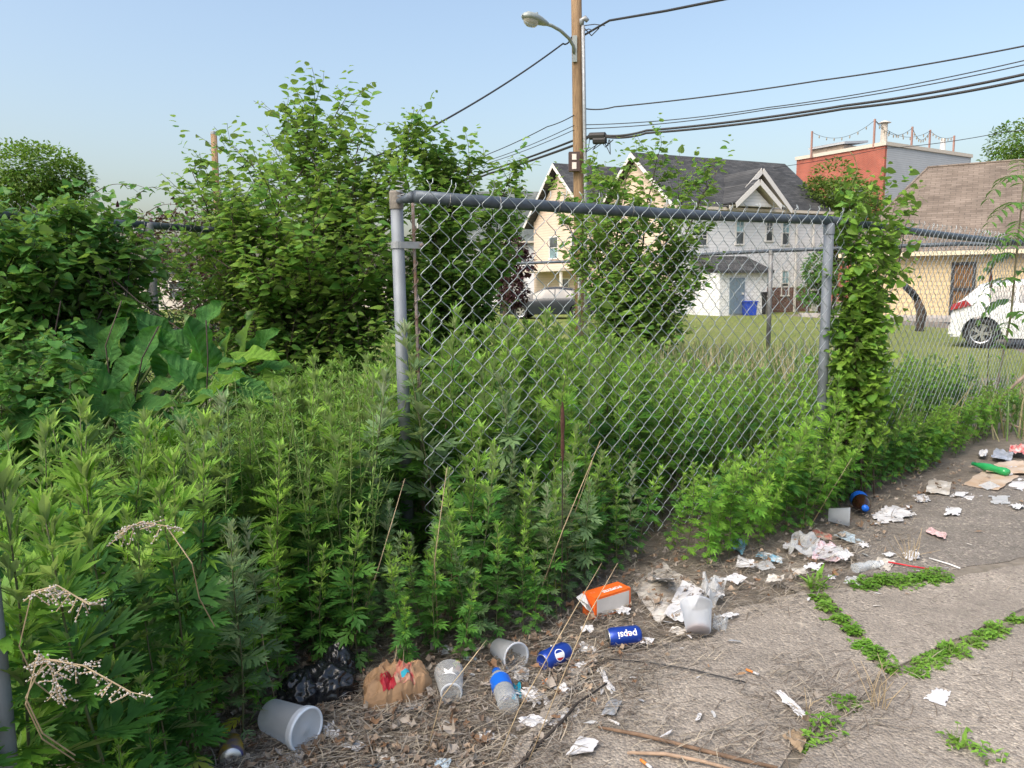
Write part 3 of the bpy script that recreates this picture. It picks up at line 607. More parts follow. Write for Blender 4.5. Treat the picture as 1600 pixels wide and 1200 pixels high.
# ================================================================== VEHICLES
M_carglass = glass_mat('car_glass', (0.03, 0.035, 0.04)); M_tyre = plain('tyre_rubber', (0.022, 0.022, 0.023), 0.85, vary=0.1)
M_rim = plain('alloy_rim', (0.5, 0.5, 0.51), 0.3, 0.8, vary=0.05); M_black = plain('black_plastic', (0.02, 0.02, 0.022), 0.6, vary=0.05)
M_red = plain('red_lamp_lens', (0.35, 0.02, 0.03), 0.2, spec=0.6); M_headl = plain('headlamp_lens', (0.6, 0.62, 0.64), 0.15, spec=0.6)
def interp(tab, x):
    for i in range(len(tab) - 1):
        if x <= tab[i + 1][0]:
            t_ = (x - tab[i][0]) / (tab[i + 1][0] - tab[i][0]); return lerp(tab[i][1], tab[i + 1][1], max(0, t_))
    return tab[-1][1]
def car(name, label, loc, rotz, L, Wd, top, belt, wx, wr, paint, winx, suv=False):
    """local: x from rear (0) to nose (L); top/belt: profile tables of height over x; wx: wheel centres"""
    c = thing(name, label, 'car', loc, rotz)
    n = 90; ringn = None; V = []; sel = []
    arch = wr + 0.07
    def bottom(x):
        z = 0.24
        for w_ in wx:
            d = abs(x - w_)
            if d < arch: z = max(z, math.sqrt(arch * arch - d * d) + wr * 0.98)
        return z
    stations = [L * (0.5 - 0.5 * math.cos(math.pi * i / n)) * 0.35 + L * i / n * 0.65 for i in range(n + 1)]
    for x in stations:
        e = min(x, L - x); hw = Wd / 2 * (1 - 0.16 * (1 - smooth(0, 0.5, e))) * (1 if e > 0.02 else 0.97)
        zt = interp(top, x); zb = min(interp(belt, x), zt - 0.02); z0 = min(bottom(x), zb - 0.04)
        ring = []
        for k in range(6):
            t_ = k / 5; z = lerp(z0, zb, t_); bulge = 1 - 0.05 * abs(z - 0.65) / 0.5; ring.append((x, -hw * bulge, z))
        gh = max(0, zt - zb); inn = min(0.2, gh * 0.42)
        for t_ in (0.06, 0.3, 0.6, 0.86, 1.0):
            ring.append((x, -(hw * 0.955 - inn * t_ ** 1.2), zb + (zt - 0.03 * (gh > 0.1) - zb) * t_))
        yr = hw * 0.955 - inn
        ring += [(x, -yr * 0.8, zt + 0.0), (x, -yr * 0.4, zt + 0.025), (x, 0, zt + 0.03)]
        ring = ring + [(p[0], -p[1], p[2]) for p in ring[-2::-1]]
        V += ring; ringn = len(ring)
    body, glass = MB(), MB(); body.v = V; gl = []
    half = ringn // 2
    for i in range(n):
        xm = (stations[i] + stations[i + 1]) / 2
        for k in range(ringn - 1):
            kk = k if k < half else ringn - 2 - k
            f = (i * ringn + k, i * ringn + k + 1, (i + 1) * ringn + k + 1, (i + 1) * ringn + k)
            isg = (6 <= kk <= 8 and any(a < xm < b for a, b in winx['side'])) or (kk >= 10 and any(a < xm < b for a, b in winx['ends']))
            (gl if isg else body.f).append(f)
    body.f.append(tuple(range(ringn))); body.f.append(tuple(range(n * ringn, (n + 1) * ringn))[::-1])
    body.m = [0] * len(body.f); bo = body.build('body', paint, c, smooth=True)
    # windows: one object per connected pane group (side by x range)
    def sub(faces, nm):
        idx = sorted({i for f in faces for i in f}); mp = {a: b for b, a in enumerate(idx)}
        m_ = MB(); m_.add([V[i] for i in idx], [tuple(mp[i] for i in f) for f in faces]); return m_.build(nm, M_carglass, c, smooth=True)
    for lo, hi in winx['side']:
        for sgn in (-1, 1):
            fs = [f for f in gl if lo < sum(V[i][0] for i in f) / 4 < hi and sum(V[i][1] for i in f) * sgn > 0 and abs(sum(V[i][1] for i in f) / 4) > Wd * 0.3 and f[0] % ringn not in range(10, ringn - 11)]
            if fs: sub(fs, 'side_window')
    for j, (lo, hi) in enumerate(winx['ends']):
        fs = [f for f in gl if lo < sum(V[i][0] for i in f) / 4 < hi and f[0] % ringn in range(10, ringn - 11)]
        if fs: sub(fs, 'rear_window' if j == 0 else 'windscreen')
    for w_ in wx:
        for sgn in (-1, 1):
            Mw = Matrix.Translation((w_, sgn * (Wd / 2 - 0.1), wr)) @ Matrix.Rotation(-sgn * math.pi / 2, 4, 'X')
            t_ = MB(); t_.lathe([(wr * 0.62, -0.1), (wr * 0.9, -0.11), (wr, -0.08), (wr, 0.08), (wr * 0.9, 0.11), (wr * 0.66, 0.1), (wr * 0.62, 0.04)], 28, Mw); wh = t_.build('wheel', M_tyre, c, smooth=True)
            r_ = MB(); r_.lathe([(wr * 0.665, 0.095), (wr * 0.66, 0.02), (0.02, 0.0)], 28, Mw)
            r_.build('brake_disc', M_black, wh)
            r_ = MB(); r_.lathe([(wr * 0.6, 0.09), (wr * 0.66, 0.1), (wr * 0.66, 0.06)], 28, Mw); r_.lathe([(0.001, 0.085), (wr * 0.16, 0.085), (wr * 0.18, 0.03)], 14, Mw)
            for k in range(10):
                a0 = 2 * math.pi * (k // 2) / 5 + (0.16 if k % 2 else -0.16)
                r_.box(wr * 0.12, wr * 0.63, -0.017, 0.017, 0.045, 0.08, Mw @ Matrix.Rotation(a0, 4, 'Z'))
            r_.build('rim', M_rim, wh)
    u = MB(); u.box(0.25, L - 0.25, -Wd * 0.36, Wd * 0.36, 0.2, 0.6); u.build('underbody', M_black, c)
    return c, bo
top = [(0, 0.72), (0.04, 0.98), (0.16, 1.08), (0.5, 1.42), (0.75, 1.5), (1.6, 1.56), (2.4, 1.54), (2.9, 1.42), (3.5, 1.05), (4.2, 0.92), (4.42, 0.78), (4.5, 0.6)]
belt = [(0, 0.9), (0.6, 1.03), (2.0, 0.98), (3.4, 0.92), (4.5, 0.7)]
w0 = G(1531, 544, FAR_Z + 0.01); dirx = -0.62
M_wpaint = plain('white_car_paint', (0.72, 0.73, 0.74), 0.25, 0, 0.6, vary=0.02); M_gpaint = plain('slate_car_paint', (0.02, 0.026, 0.034), 0.3, 0.0, 0.4, vary=0.04)
c1, b1 = car('parked_hatchback', 'white parked hatchback seen tail first through the chain-link at right', (0, 0, FAR_Z + 0.01), dirx, 4.5, 1.78, top, belt, (0.64, 3.3), 0.335, M_wpaint, {'side': [(0.75, 1.25), (1.32, 2.15), (2.22, 3.0)], 'ends': [(0.17, 0.52), (2.6, 3.4)]})
off = Matrix.Rotation(dirx, 3, 'Z') @ Vector((0.64, -0.89, 0)); c1.location = (w0.x - off.x, w0.y - off.y + 0.0, FAR_Z + 0.01)
for sgn in (-1, 1):
    mb = MB(); mb.prism([(-0.012, sgn * 0.80, 0.86), (0.42, sgn * 0.895, 0.98), (0.3, sgn * 0.885, 1.1), (0.02, sgn * 0.80, 1.0)], (0, -sgn * 0.12, 0)); mb.build('tail_lamp', M_red, c1)
    mb = MB(); mb.box(4.2, 4.42, sgn * 0.5 - 0.15, sgn * 0.5 + 0.15, 0.68, 0.8); mb.build('headlamp', M_headl, c1)
mb = MB(); mb.box(-0.03, 0.12, -0.75, 0.75, 0.3, 0.52); mb.build('bumper', M_wpaint, c1)
top2 = [(0, 0.7), (0.05, 0.98), (0.55, 1.02), (1.15, 1.36), (1.8, 1.45), (2.5, 1.43), (3.35, 1.0), (4.3, 0.86), (4.55, 0.72), (4.6, 0.55)]
belt2 = [(0, 0.85), (1.0, 0.95), (3.4, 0.88), (4.6, 0.68)]
w1 = at(850, 470, 35)
c2, b2 = car('parked_sedan', 'dark slate sedan parked by the cream house, seen through the fence', (w1.x + 2.6, 35.5, FAR_Z + 0.01), math.pi - 0.25, 4.6, 1.8, top2, belt2, (0.9, 3.55), 0.32, M_gpaint, {'side': [(1.1, 1.95), (2.02, 2.95)], 'ends': [(0.57, 1.15), (2.45, 3.3)]})
for sgn in (-1, 1):
    mb = MB(); mb.box(-0.012, 0.1, sgn * 0.62 - 0.12, sgn * 0.62 + 0.12, 0.7, 0.85); mb.build('tail_lamp', M_red, c2)
    mb = MB(); mb.box(4.4, 4.57, sgn * 0.6 - 0.15, sgn * 0.6 + 0.15, 0.6, 0.72); mb.build('headlamp', M_headl, c2)

# blue recycling bin beside the brick base, dark bin beside it
def bin_(name, label, px0, px1, py0, py1, Y, mat, lid):
    a, b = at(px0, py1, Y), at(px1, py0, Y); w_ = b.x - a.x; h_ = max(0.4, b.z - FAR_Z)
    o = thing(name, label, 'bin', ((a.x + b.x) / 2, Y, FAR_Z))
    m = MB(); s0 = w_ * 0.42; s1 = w_ * 0.5
    m.add([(-s0, -s0, 0.02), (s0, -s0, 0.02), (s0, s0, 0.02), (-s0, s0, 0.02), (-s1, -s1, h_), (s1, -s1, h_), (s1, s1, h_), (-s1, s1, h_)], [(3, 2, 1, 0), (0, 1, 5, 4), (1, 2, 6, 5), (2, 3, 7, 6), (3, 0, 4, 7)]); m.build('tub', mat, o)
    m = MB(); m.box(-s1 - 0.03, s1 + 0.03, -s1 - 0.03, s1 + 0.03, h_ - 0.06, h_ - 0.01); m.build('rim', mat, o)
    if lid: m = MB(); m.prism([(-s1 - 0.02, -s1 - 0.03, h_), (-s1 - 0.02, s1 + 0.03, h_ + 0.02), (-s1 - 0.02, s1 + 0.03, h_ + 0.09), (-s1 - 0.02, -s1 - 0.03, h_ + 0.05)], (2 * s1 + 0.04, 0, 0)); m.build('lid', mat, o)
bin_('recycling_bin', 'bright blue recycling bin by the brick base of the white house', 1161, 1181, 470, 487, 37.2, plain('blue_plastic', (0.02, 0.06, 0.42), 0.45, vary=0.06), False)
bin_('wheelie_bin', 'dark bin right of the blue recycling bin', 1186, 1197, 458, 486, 38.2, M_black, True)
# ================================================================== CHAIN-LINK FENCES
RAIL_Z = 1.62
M_wire = plain('galvanised_wire', (0.40, 0.45, 0.47), 0.42, 0.5, 0.5, vary=0.16, scale=9)
M_wire_old = plain('dull_old_wire', (0.26, 0.26, 0.26), 0.6, 0.4, 0.4, vary=0.2, scale=7)
M_rail = plain('blue_grey_rail_steel', (0.10, 0.125, 0.155), 0.5, 0.35, 0.5, vary=0.22, scale=16, bmp=0.08)
M_post = plain('galvanised_post', (0.21, 0.235, 0.265), 0.6, 0.25, 0.5, vary=0.13, scale=7, bmp=0.1)
M_rust = plain('rusty_steel', (0.19, 0.115, 0.08), 0.8, 0.2, 0.3, vary=0.25, scale=26, bmp=0.3, col2=(0.30, 0.28, 0.27))
DIA = 0.094
def wire_mesh(name, z0, z1, r, sides, seg, phase, seed, mat, barb=True):
    """one picket of chain-link: a flattened helix; local x along the fence, y across, z up"""
    rr = random.Random(seed); pts = []; sw = DIA / 2
    n = int((z1 - z0) / DIA * 2 * seg)
    for i in range(n + 1):
        z = z0 + (z1 - z0) * i / n; u = ((z / DIA) + phase) % 1.0
        tri = 4 * u - 1 if u < 0.5 else 3 - 4 * u                    # -1..1, rising = '/' stroke
        s = math.sin(tri * math.pi / 2 * 0.92) / math.sin(math.pi / 2 * 0.92); x = (sw / 2) * (0.5 * tri + 0.5 * s) * 1.06
        y = (-1 if u < 0.5 else 1) * r * 1.15 * (1 - abs(tri) ** 6)
        pts.append((x, y, z))
    if barb:
        x, y, z = pts[-1]; k = rr.choice((-1, 1))
        pts += [(x + 0.006 * k, y, z + 0.012), (x + 0.002 * k + rr.uniform(-.01, .01), y - 0.01, z + 0.026), (x + rr.uniform(-.016, .016), y + rr.uniform(-.015, .012), z + 0.042)]
    mb = MB(); mb.tube(pts, r, sides, cap=False); return mb.mesh(name, mat, True)

def fence(name, label, P, zt, posts, mats, wire_r, sides, seg, mesh_top, mesh_bot, nvar, post_r, rail_r, lean=0.0, skip=lambda s, k: False, seed=0, start=0.06, sag=0.0):
    """P: ground polyline corners (Vectors); posts: list of (index, height, part name)"""
    m_post, m_rail, m_wire = mats
    o = thing(name, label, 'fence', (P[0].x, P[0].y, 0)); org = Vector((P[0].x, P[0].y, 0)); rr = random.Random(seed)
    var = [[wire_mesh('wire', mesh_bot, mesh_top + rr.uniform(-0.006, 0.012), wire_r, sides, seg, ph, seed * 50 + v, m_wire) for v in range(nvar)] for ph in (0.0, 0.5)]
    k = 0; gaps = []
    for s in range(len(P) - 1):
        a, b = P[s] - org, P[s + 1] - org; d = b - a; d.z = 0; L = d.length; d.normalize(); nrm = Vector((d.y, -d.x, 0))   # nrm: towards the viewer side
        za, zb = P[s].z, P[s + 1].z
        rl = MB(); pts = []
        for i in range(9):
            t_ = i / 8; p = a.lerp(b, t_); pts.append((p.x, p.y, lerp(za, zb, t_) + zt - sag * 4 * t_ * (1 - t_)))
        rl.tube(pts, rail_r, 12); rl.build('top_rail', m_rail, o, smooth=True)
        n = int(L / (DIA / 2)); x = 0.05
        for i in range(n):
            dist = start + i * (DIA / 2); t_ = dist / L
            if t_ > 0.985: break
            if not skip(s, t_):
                p = a.lerp(b, t_) + nrm * (rail_r + wire_r * 1.6 + 0.004 * math.sin(i * 0.31) + 0.006 * noise.noise(Vector((i * 0.12, s, seed)))); p.z = lerp(za, zb, t_) - sag * 4 * t_ * (1 - t_)
                ya = nrm * -1
                M = Matrix((d, ya, Vector((0, 0, 1)))).transposed().to_4x4(); M.translation = p
                M = M @ Matrix.Rotation(rr.gauss(0, 0.003) + lean + 0.012 * noise.noise(Vector((i * 0.07, 5, seed))), 4, 'Y') @ Matrix.Rotation(0.014 + 0.03 * noise.noise(Vector((i * 0.05, 9, seed))), 4, 'X') @ Matrix.Translation((0, 0, 0.012 * noise.noise(Vector((i * 0.06, 2, seed)))))
                link('wire', var[k % 2][rr.randrange(nvar)], o, M)
            k += 1
    for (i, h, nm, r_) in posts:
        p = P[i] - org; mb = MB(); mb.tube([(p.x, p.y, P[i].z - 0.05), (p.x, p.y, P[i].z + h)], r_, 14)
        po = mb.build(nm, m_post, o, smooth=True)
        mb = MB(); mb.lathe([(r_ * 1.12, -0.05), (r_ * 1.12, 0.0), (r_ * 0.9, 0.012), (0.001, 0.018)], 14, Matrix.Translation((p.x, p.y, P[i].z + h))); mb.build('post_cap', m_post, po, smooth=True)
    return o, org

# --- front fence
F = [G(648, 307, RAIL_Z), G(1000, 324, RAIL_Z), G(1296, 344, RAIL_Z), G(1440, 357, RAIL_Z), G(1580, 376, RAIL_Z), G(1720, 400, RAIL_Z)]
F0, F2 = F[0], F[2]
# straight bay from the end post to the line post, then the far bay
F2 = at(1296, 344, 4.45); bay2_end = at(1605, 380, 7.2)
gpt = lambda p: Vector((p.x, p.y, 0.0))
dirF = (gpt(F2) - gpt(F0)).normalized()
PF = [gpt(F0), gpt(F2), gpt(bay2_end)]
PFZ = [gpt(F0), Vector((F2.x, F2.y, F2.z - RAIL_Z)), Vector((bay2_end.x, bay2_end.y, bay2_end.z - RAIL_Z))]
ff, forg = fence('chain_link_fence', 'nearest chain-link fence with blue-grey top rail and leaning end post in the weeds', PFZ, RAIL_Z, [(1, RAIL_Z - 0.03, 'line_post', 0.028)], (M_post, M_rail, M_wire), 0.0018, 5, 5, RAIL_Z + 0.02, 0.06, 5, 0.027, 0.0245, seed=3, start=0.015, sag=0.012)
# terminal post, leaning a little, with cap band, tension bar, brackets
ep = G(619, 300, 1.66); tp = gpt(ep)
local = lambda p: Vector(p) - forg
base = at(637, 960, ep.y); base.z = 0
mb = MB(); mb.tube([local((tp.x + 0.012, tp.y, -0.05)), local((tp.x, tp.y, 1.66))], 0.026, 18)
post1 = mb.build('end_post', M_post, ff, smooth=True)
mb = MB(); mb.lathe([(0.029, -0.07), (0.0295, -0.005), (0.0275, 0.004), (0.001, 0.008)], 18, Matrix.Translation(local((tp.x, tp.y, 1.66)))); mb.build('post_cap', plain('weathered_cap', (0.24, 0.22, 0.19), 0.7, 0.3, vary=0.2, scale=30, bmp=0.2), post1, smooth=True)
# paint chip
mb = MB(); pc = at(630, 750, tp.y - 0.028); Mq = Matrix.Translation(local(pc)); mb.prism([Mq @ Vector((x, 0, z)) for x, z in ((-0.009, -0.01), (0.009, -0.011), (0.008, 0.004), (0.005, 0.011), (-0.005, 0.01))], (0, 0.006, 0)); mb.build('paint_chip', M_tagw, post1)
tb = tp + dirF * 0.075
mb = MB(); tbp = [local((tb.x + 0.016 * (1 - z / 1.55), tb.y - 0.01 + 0.006 * math.sin(z * 5), z)) for z in np.linspace(0.25, 1.63, 9)]
mb.tube(tbp, [0.0075] * 9, 6); tbar = mb.build('tension_bar', M_rust, ff, smooth=True)
mb = MB(); sp_ = []
for i in range(220):
    z = 0.3 + 1.26 * i / 219; c = local((tb.x + 0.016 * (1 - z / 1.55), tb.y - 0.01, z)); a = z * 2 * math.pi / 0.072; sp_.append(c + Vector((0.012 * math.cos(a), 0.012 * math.sin(a), 0)))
mb.tube(sp_, 0.0022, 4); mb.build('wrapped_vine_wire', M_rust, ff)
zb_ = at(630, 383, tp.y).z
mb = MB(); a = local((tp.x, tp.y, zb_)); 
mb.lathe([(0.0292, -0.014), (0.0292, 0.014), (0.026, 0.014)], 18, Matrix.Translation(a)); bd = Vector((dirF.x, dirF.y, 0))
Mb = frame(a, bd, za=(0, 0, 1)); mb.box(0.0, 0.1, -0.0315, -0.0275, -0.014, 0.014, Mb); br1 = mb.build('tension_band', M_galv, ff)
mb = MB(); mb.lathe([(0.001, -0.004), (0.009, -0.004), (0.009, 0.006), (0.001, 0.009)], 8, Mb @ Matrix.Translation((0.092, -0.04, 0)) @ Matrix.Rotation(math.pi / 2, 4, 'X')); mb.build('bolt', M_rust, br1)
# rail end cup and tie wire at the corner
ra = local((F0.x, F0.y, RAIL_Z)); pa = local((tp.x, tp.y, RAIL_Z))
mb = MB(); mb.tube([pa, pa.lerp(ra, 0.45), pa.lerp(ra, 0.9)], [0.01, 0.016, 0.024], 10); mb.build('rail_cup', M_rail, ff, smooth=True)
mb = MB(); cr = random.Random(9)
mb.tube([pa.lerp(ra, 0.3) + Vector((0.02 * math.sin(i * 1.9), -0.024 + 0.02 * math.cos(i * 1.9), 0.0 + i * 0.006)) for i in range(14)], 0.002, 4); mb.build('tie_wire', M_galv, ff)
# rail ties along the top
for px in (700, 778, 870, 985, 1120, 1230):
    tt_ = (px - 648) / 648; tt_ = tt_ * F0.y / (tt_ * F0.y + (1 - tt_) * F2.y); c = F0.lerp(F2, tt_); mb = MB(); c0 = local((c.x, c.y, c.z - 0.008)); Mt = frame(c0, dirF, za=(0, 0, 1))
    mb.tube([Mt @ Vector((0.004 * math.sin(k * 0.9), 0.028 * math.cos(k * 0.7), 0.028 * math.sin(k * 0.7))) for k in range(12)], 0.0019, 4); mb.build('tie_wire', M_wire_old, ff)

# --- gate post at the very left edge of the frame
gp = at(-27, 850, 1.3); gpost = thing('gate_post', 'grey steel gate post cut by the left frame edge', 'post', (gp.x, 1.3, 0))
mb = MB(); mb.tube([(0, 0, -0.05), (-0.002, 0, 0.99)], 0.022, 16); pshaft = mb.build('post_shaft', M_post, gpost, smooth=True)
mb = MB(); mb.lathe([(0.025, -0.05), (0.025, 0), (0.001, 0.01)], 16, Matrix.Translation((-0.002, 0, 0.99))); mb.build('post_cap', M_post, gpost, smooth=True)

# --- back fence of the lot (runs from right end away to the left)
def zr(px, py, Y): return at(px, py, Y)
B = []
for px, py, Y in ((1660, 381, 8.4), (1500, 381, 9.0), (1205, 392, 10.4), (905, 408, 12.6), (640, 418, 14.0)):
    p = at(px, py, Y); B.append((Vector((p.x, p.y, 0)), p.z))
ground_z = lambda p: zg(p.x, p.y)
hB_ = 1.45
PB = [Vector((p.x, p.y, z - hB_)) for p, z in B][::-1]
bf, borg = fence('back_fence', 'farther chain-link fence with dark top rail at the back of the lot', PB, hB_, [(1, hB_ + 0.0, 'line_post', 0.025), (2, hB_ + 0.0, 'line_post', 0.03)], (M_wire_old, M_rail, M_wire_old), 0.0022, 3, 2, hB_ + 0.02, 0.1, 2, 0.028, 0.024, seed=5, skip=lambda s, t: s == 0)
# --- left side fence under the vines
Lf = []
for px, py, Y in ((-260, 318, 3.55), (232, 352, 4.55), (310, 358, 4.95), (520, 372, 6.4)):
    p = at(px, py, Y); Lf.append(Vector((p.x, p.y, p.z - 1.5)))
lf, lorg = fence('side_fence', 'vine-smothered chain-link fence behind the burdock with bare rail showing', Lf, 1.5, [(0, 1.5, 'line_post', 0.025), (1, 1.5, 'line_post', 0.025), (3, 1.5, 'line_post', 0.025)], (M_wire_old, M_rail, M_wire_old), 0.0021, 4, 3, 1.52, 0.1, 2, 0.026, 0.021, seed=7)
# ================================================================== VEGETATION: leaf templates (triangles, base at origin, along +x, face +z)
def T(vs, fs): return np.array(vs, float), np.array(fs, int)
def tri_fan(outline_up, mid):
    pass
def lobed(rich=True, narrow=1.0):
    """mugwort leaf: forward-pointing pointed lobes on a wedge-shaped blade"""
    V, F = [], []
    def z(x, y): return -0.22 * x * x + 0.16 * abs(y) + 0.03
    def add(p): V.append((p[0], p[1] * narrow, z(p[0], p[1]))); return len(V) - 1
    def lobe(base, tip, wid):
        bx, by = base; tx, ty = tip; dx, dy = tx - bx, ty - by; L = math.hypot(dx, dy); nx, ny = -dy / L * wid, dx / L * wid
        a = add(base); b = add((bx + dx * 0.5 + nx, by + dy * 0.5 + ny)); c = add(tip); d = add((bx + dx * 0.5 - nx, by + dy * 0.5 - ny))
        F.append((a, d, c)); F.append((a, c, b))
    lobe((0.28, 0), (1.0, 0.0), 0.1)
    for s in (1, -1):
        lobe((0.42, 0), (0.86, 0.24 * s), 0.075); lobe((0.25, 0), (0.66, 0.42 * s), 0.085); lobe((0.16, 0), (0.34, 0.34 * s), 0.055)
        if rich:
            lobe((0.45, 0.2 * s), (0.6, 0.47 * s), 0.045); lobe((0.62, 0.12 * s), (0.78, 0.33 * s), 0.04); lobe((0.7, 0.02 * s), (0.93, 0.13 * s), 0.03); lobe((0.22, 0.18 * s), (0.45, 0.43 * s), 0.03)
    a, b, c, d = add((0, 0.012)), add((0.3, 0.05)), add((0.3, -0.05)), add((0, -0.012)); F.append((a, d, c)); F.append((a, c, b))
    e, f, h = add((0.62, 0.06)), add((0.62, -0.06)), add((0.3, 0.0))
    F.append((b, c, f)); F.append((b, f, e))
    return T(V, [(q[0], q[1], q[2]) for q in F])
def lance(w_=0.13, bend=0.25):
    V = []
    for x, y in ((0, 0), (0.3, -w_ * 0.8), (0.3, 0), (0.3, w_ * 0.8), (0.62, -w_), (0.62, 0), (0.62, w_), (1, 0)):
        V.append((x, y, abs(y) * 0.5 - bend * x * x))
    return T(V, [(0, 1, 2), (0, 2, 3), (1, 4, 5), (1, 5, 2), (2, 5, 6), (2, 6, 3), (4, 7, 5), (5, 7, 6)])
def trident():
    V, F = [], []
    for (bx, by, tx, ty, w_) in ((0, 0, 1, 0, 0.09), (0.3, 0, 0.8, 0.3, 0.06), (0.3, 0, 0.8, -0.3, 0.06)):
        dx, dy = tx - bx, ty - by; L = math.hypot(dx, dy); nx, ny = -dy / L * w_, dx / L * w_; b = len(V)
        for p in ((bx, by), (bx + dx * .5 + nx, by + dy * .5 + ny), (tx, ty), (bx + dx * .5 - nx, by + dy * .5 - ny)): V.append((p[0], p[1], -0.15 * p[0] ** 2 + 0.2 * abs(p[1])))
        F += [(b, b + 3, b + 2), (b, b + 2, b + 1)]
    return T(V, F)
def heart(w_=0.42, notch=0.1, tipl=1.0, fold=0.25, lob=0.0):
    up = [(-notch, 0.2 * w_ / 0.42), (0.08, w_ * 0.95), (0.35, w_ * (1.0 - lob)), (0.6, w_ * (0.72 + lob * 0.3)), (0.82, w_ * 0.34), (tipl, 0.0)]
    V = [(0, 0, 0), (0.45, 0, -0.04), (tipl, 0, -0.18)]
    def z(x, y): return fold * abs(y) - 0.18 * max(x, 0) ** 2 + 0.02 * math.sin(9 * x)
    F = []
    for s in (1, -1):
        b = len(V)
        for x, y in up[:-1]: V.append((x, y * s, z(x, y)))
        idx = list(range(b, b + 5))
        tri = [(0, 1, idx[1]), (1, idx[2], idx[1]), (1, idx[3], idx[2]), (1, 2, idx[3]), (2, idx[4], idx[3]), (0, idx[1], idx[0])]
        F += [t if s > 0 else (t[0], t[2], t[1]) for t in tri]
    return T(V, F)
def petiole(tpl, L=0.35):
    """add a thin stalk so the blade stands off the twig"""
    V, F = tpl; V = V + np.array((L, 0, 0)); n = len(V)
    S = np.array([(0, 0.012, 0), (0, -0.012, 0), (L, 0, 0.0)]); return np.concatenate([V, S]), np.concatenate([F, [(n, n + 1, n + 2)]])
def big_leaf(seed):
    """burdock: broad wavy blade, 1 long; subdivided so it can ripple"""
    r = random.Random(seed); V, F = [], []; nu, nv = 13, 11
    ph = r.uniform(0, 6); amp = r.uniform(0.05, 0.085)
    for i in range(nu):
        u = i / (nu - 1); x = -0.13 + 1.13 * u
        wd = 0.43 * max(0.0, math.sin(math.pi * (0.12 + 0.88 * u) ** 0.85)) ** 0.5 * (1 - 0.18 * u) if 0 < u < 1 else (0.2 if u == 0 else 0.03)
        for j in range(nv):
            v = -1 + 2 * j / (nv - 1); y = wd * v; xx = x + (0.13 * (1 - abs(v)) * (1 - u) ** 3) * (1)
            zz = 0.14 * abs(v) ** 1.4 - 0.34 * u * u + amp * abs(v) ** 2 * math.sin(u * 13 + ph + (2 if v > 0 else 0)) + 0.012 * math.cos(22 * u - 6 * abs(v))
            V.append((xx, y, zz))
    for i in range(nu - 1):
        for j in range(nv - 1):
            a = i * nv + j; F += [(a, a + nv, a + nv + 1), (a, a + nv + 1, a + 1)]
    return T(V, [(f[0], f[1], f[2]) for f in F])
T_RICH, T_MUG, T_LANCE, T_TRI = lobed(True), lobed(False), lance(), trident()
T_HEART = [petiole(heart(0.40, 0.08, 1.0, f, l), 0.3) for f, l in ((0.25, 0), (0.4, 0.12), (0.1, 0.0))]
T_OVAL = [petiole(heart(0.33, -0.02, 1.0, 0.3), 0.2), petiole(heart(0.3, 0.0, 1.05, 0.15), 0.2)]
T_VINE = [petiole(heart(0.46, 0.1, 0.95, f), 0.35) for f in (0.2, 0.35, 0.05)]

# ------------------------------------------------------------------ leaf materials (leaf colour by age and species)
ML_mug = leaf_mat('mugwort_leaf', (0.05, 0.145, 0.028), (0.095, 0.215, 0.036), (0.14, 0.215, 0.095), 0.30)
ML_mugy = leaf_mat('mugwort_young_leaf', (0.17, 0.31, 0.04), (0.25, 0.38, 0.055), (0.27, 0.35, 0.15), 0.36)
ML_mugs = leaf_mat('mugwort_silver_leaf', (0.12, 0.2, 0.075), (0.19, 0.265, 0.115), (0.34, 0.4, 0.26), 0.25)
ML_lime = leaf_mat('lime_mugwort_leaf', (0.10, 0.235, 0.03), (0.19, 0.33, 0.042), (0.2, 0.29, 0.1), 0.36)
ML_yel = leaf_mat('yellowing_leaf', (0.42, 0.38, 0.05), (0.32, 0.36, 0.06), (0.4, 0.38, 0.14), 0.3)
ML_mul = leaf_mat('mulberry_leaf', (0.095, 0.21, 0.036), (0.17, 0.3, 0.055), (0.19, 0.28, 0.095), 0.45, 0.42)
ML_mulb = leaf_mat('pale_young_tree_leaf', (0.19, 0.3, 0.05), (0.26, 0.36, 0.075), (0.23, 0.3, 0.11), 0.45, 0.45)
ML_vine = leaf_mat('vine_leaf', (0.065, 0.17, 0.038), (0.115, 0.235, 0.045), (0.15, 0.23, 0.09), 0.38, 0.38)
ML_vinel = leaf_mat('lime_vine_leaf', (0.15, 0.26, 0.035), (0.225, 0.335, 0.05), (0.18, 0.26, 0.08), 0.42, 0.4)
ML_bur = leaf_mat('burdock_leaf', (0.06, 0.17, 0.046), (0.1, 0.235, 0.05), (0.16, 0.25, 0.1), 0.4, 0.68, vein=True)
ML_burl = leaf_mat('bright_burdock_leaf', (0.13, 0.26, 0.03), (0.19, 0.31, 0.045), (0.16, 0.27, 0.06), 0.42, 0.65, vein=True)
ML_purp = leaf_mat('purple_leaf', (0.055, 0.018, 0.028), (0.085, 0.03, 0.035), None, 0.2)
ML_russ = leaf_mat('russet_leaf', (0.12, 0.06, 0.04), (0.085, 0.075, 0.035), None, 0.25)
ML_bed = leaf_mat('bedstraw_leaf', (0.13, 0.235, 0.045), (0.19, 0.29, 0.07), None, 0.3)
ML_tree = leaf_mat('far_tree_leaf', (0.10, 0.16, 0.03), (0.165, 0.215, 0.045), None, 0.35)
ML_ail = leaf_mat('ailanthus_leaf', (0.075, 0.165, 0.035), (0.12, 0.215, 0.04), (0.16, 0.22, 0.11), 0.36, 0.42)
ML_crack = leaf_mat('crack_weed_leaf', (0.13, 0.26, 0.03), (0.2, 0.33, 0.05), None, 0.3)
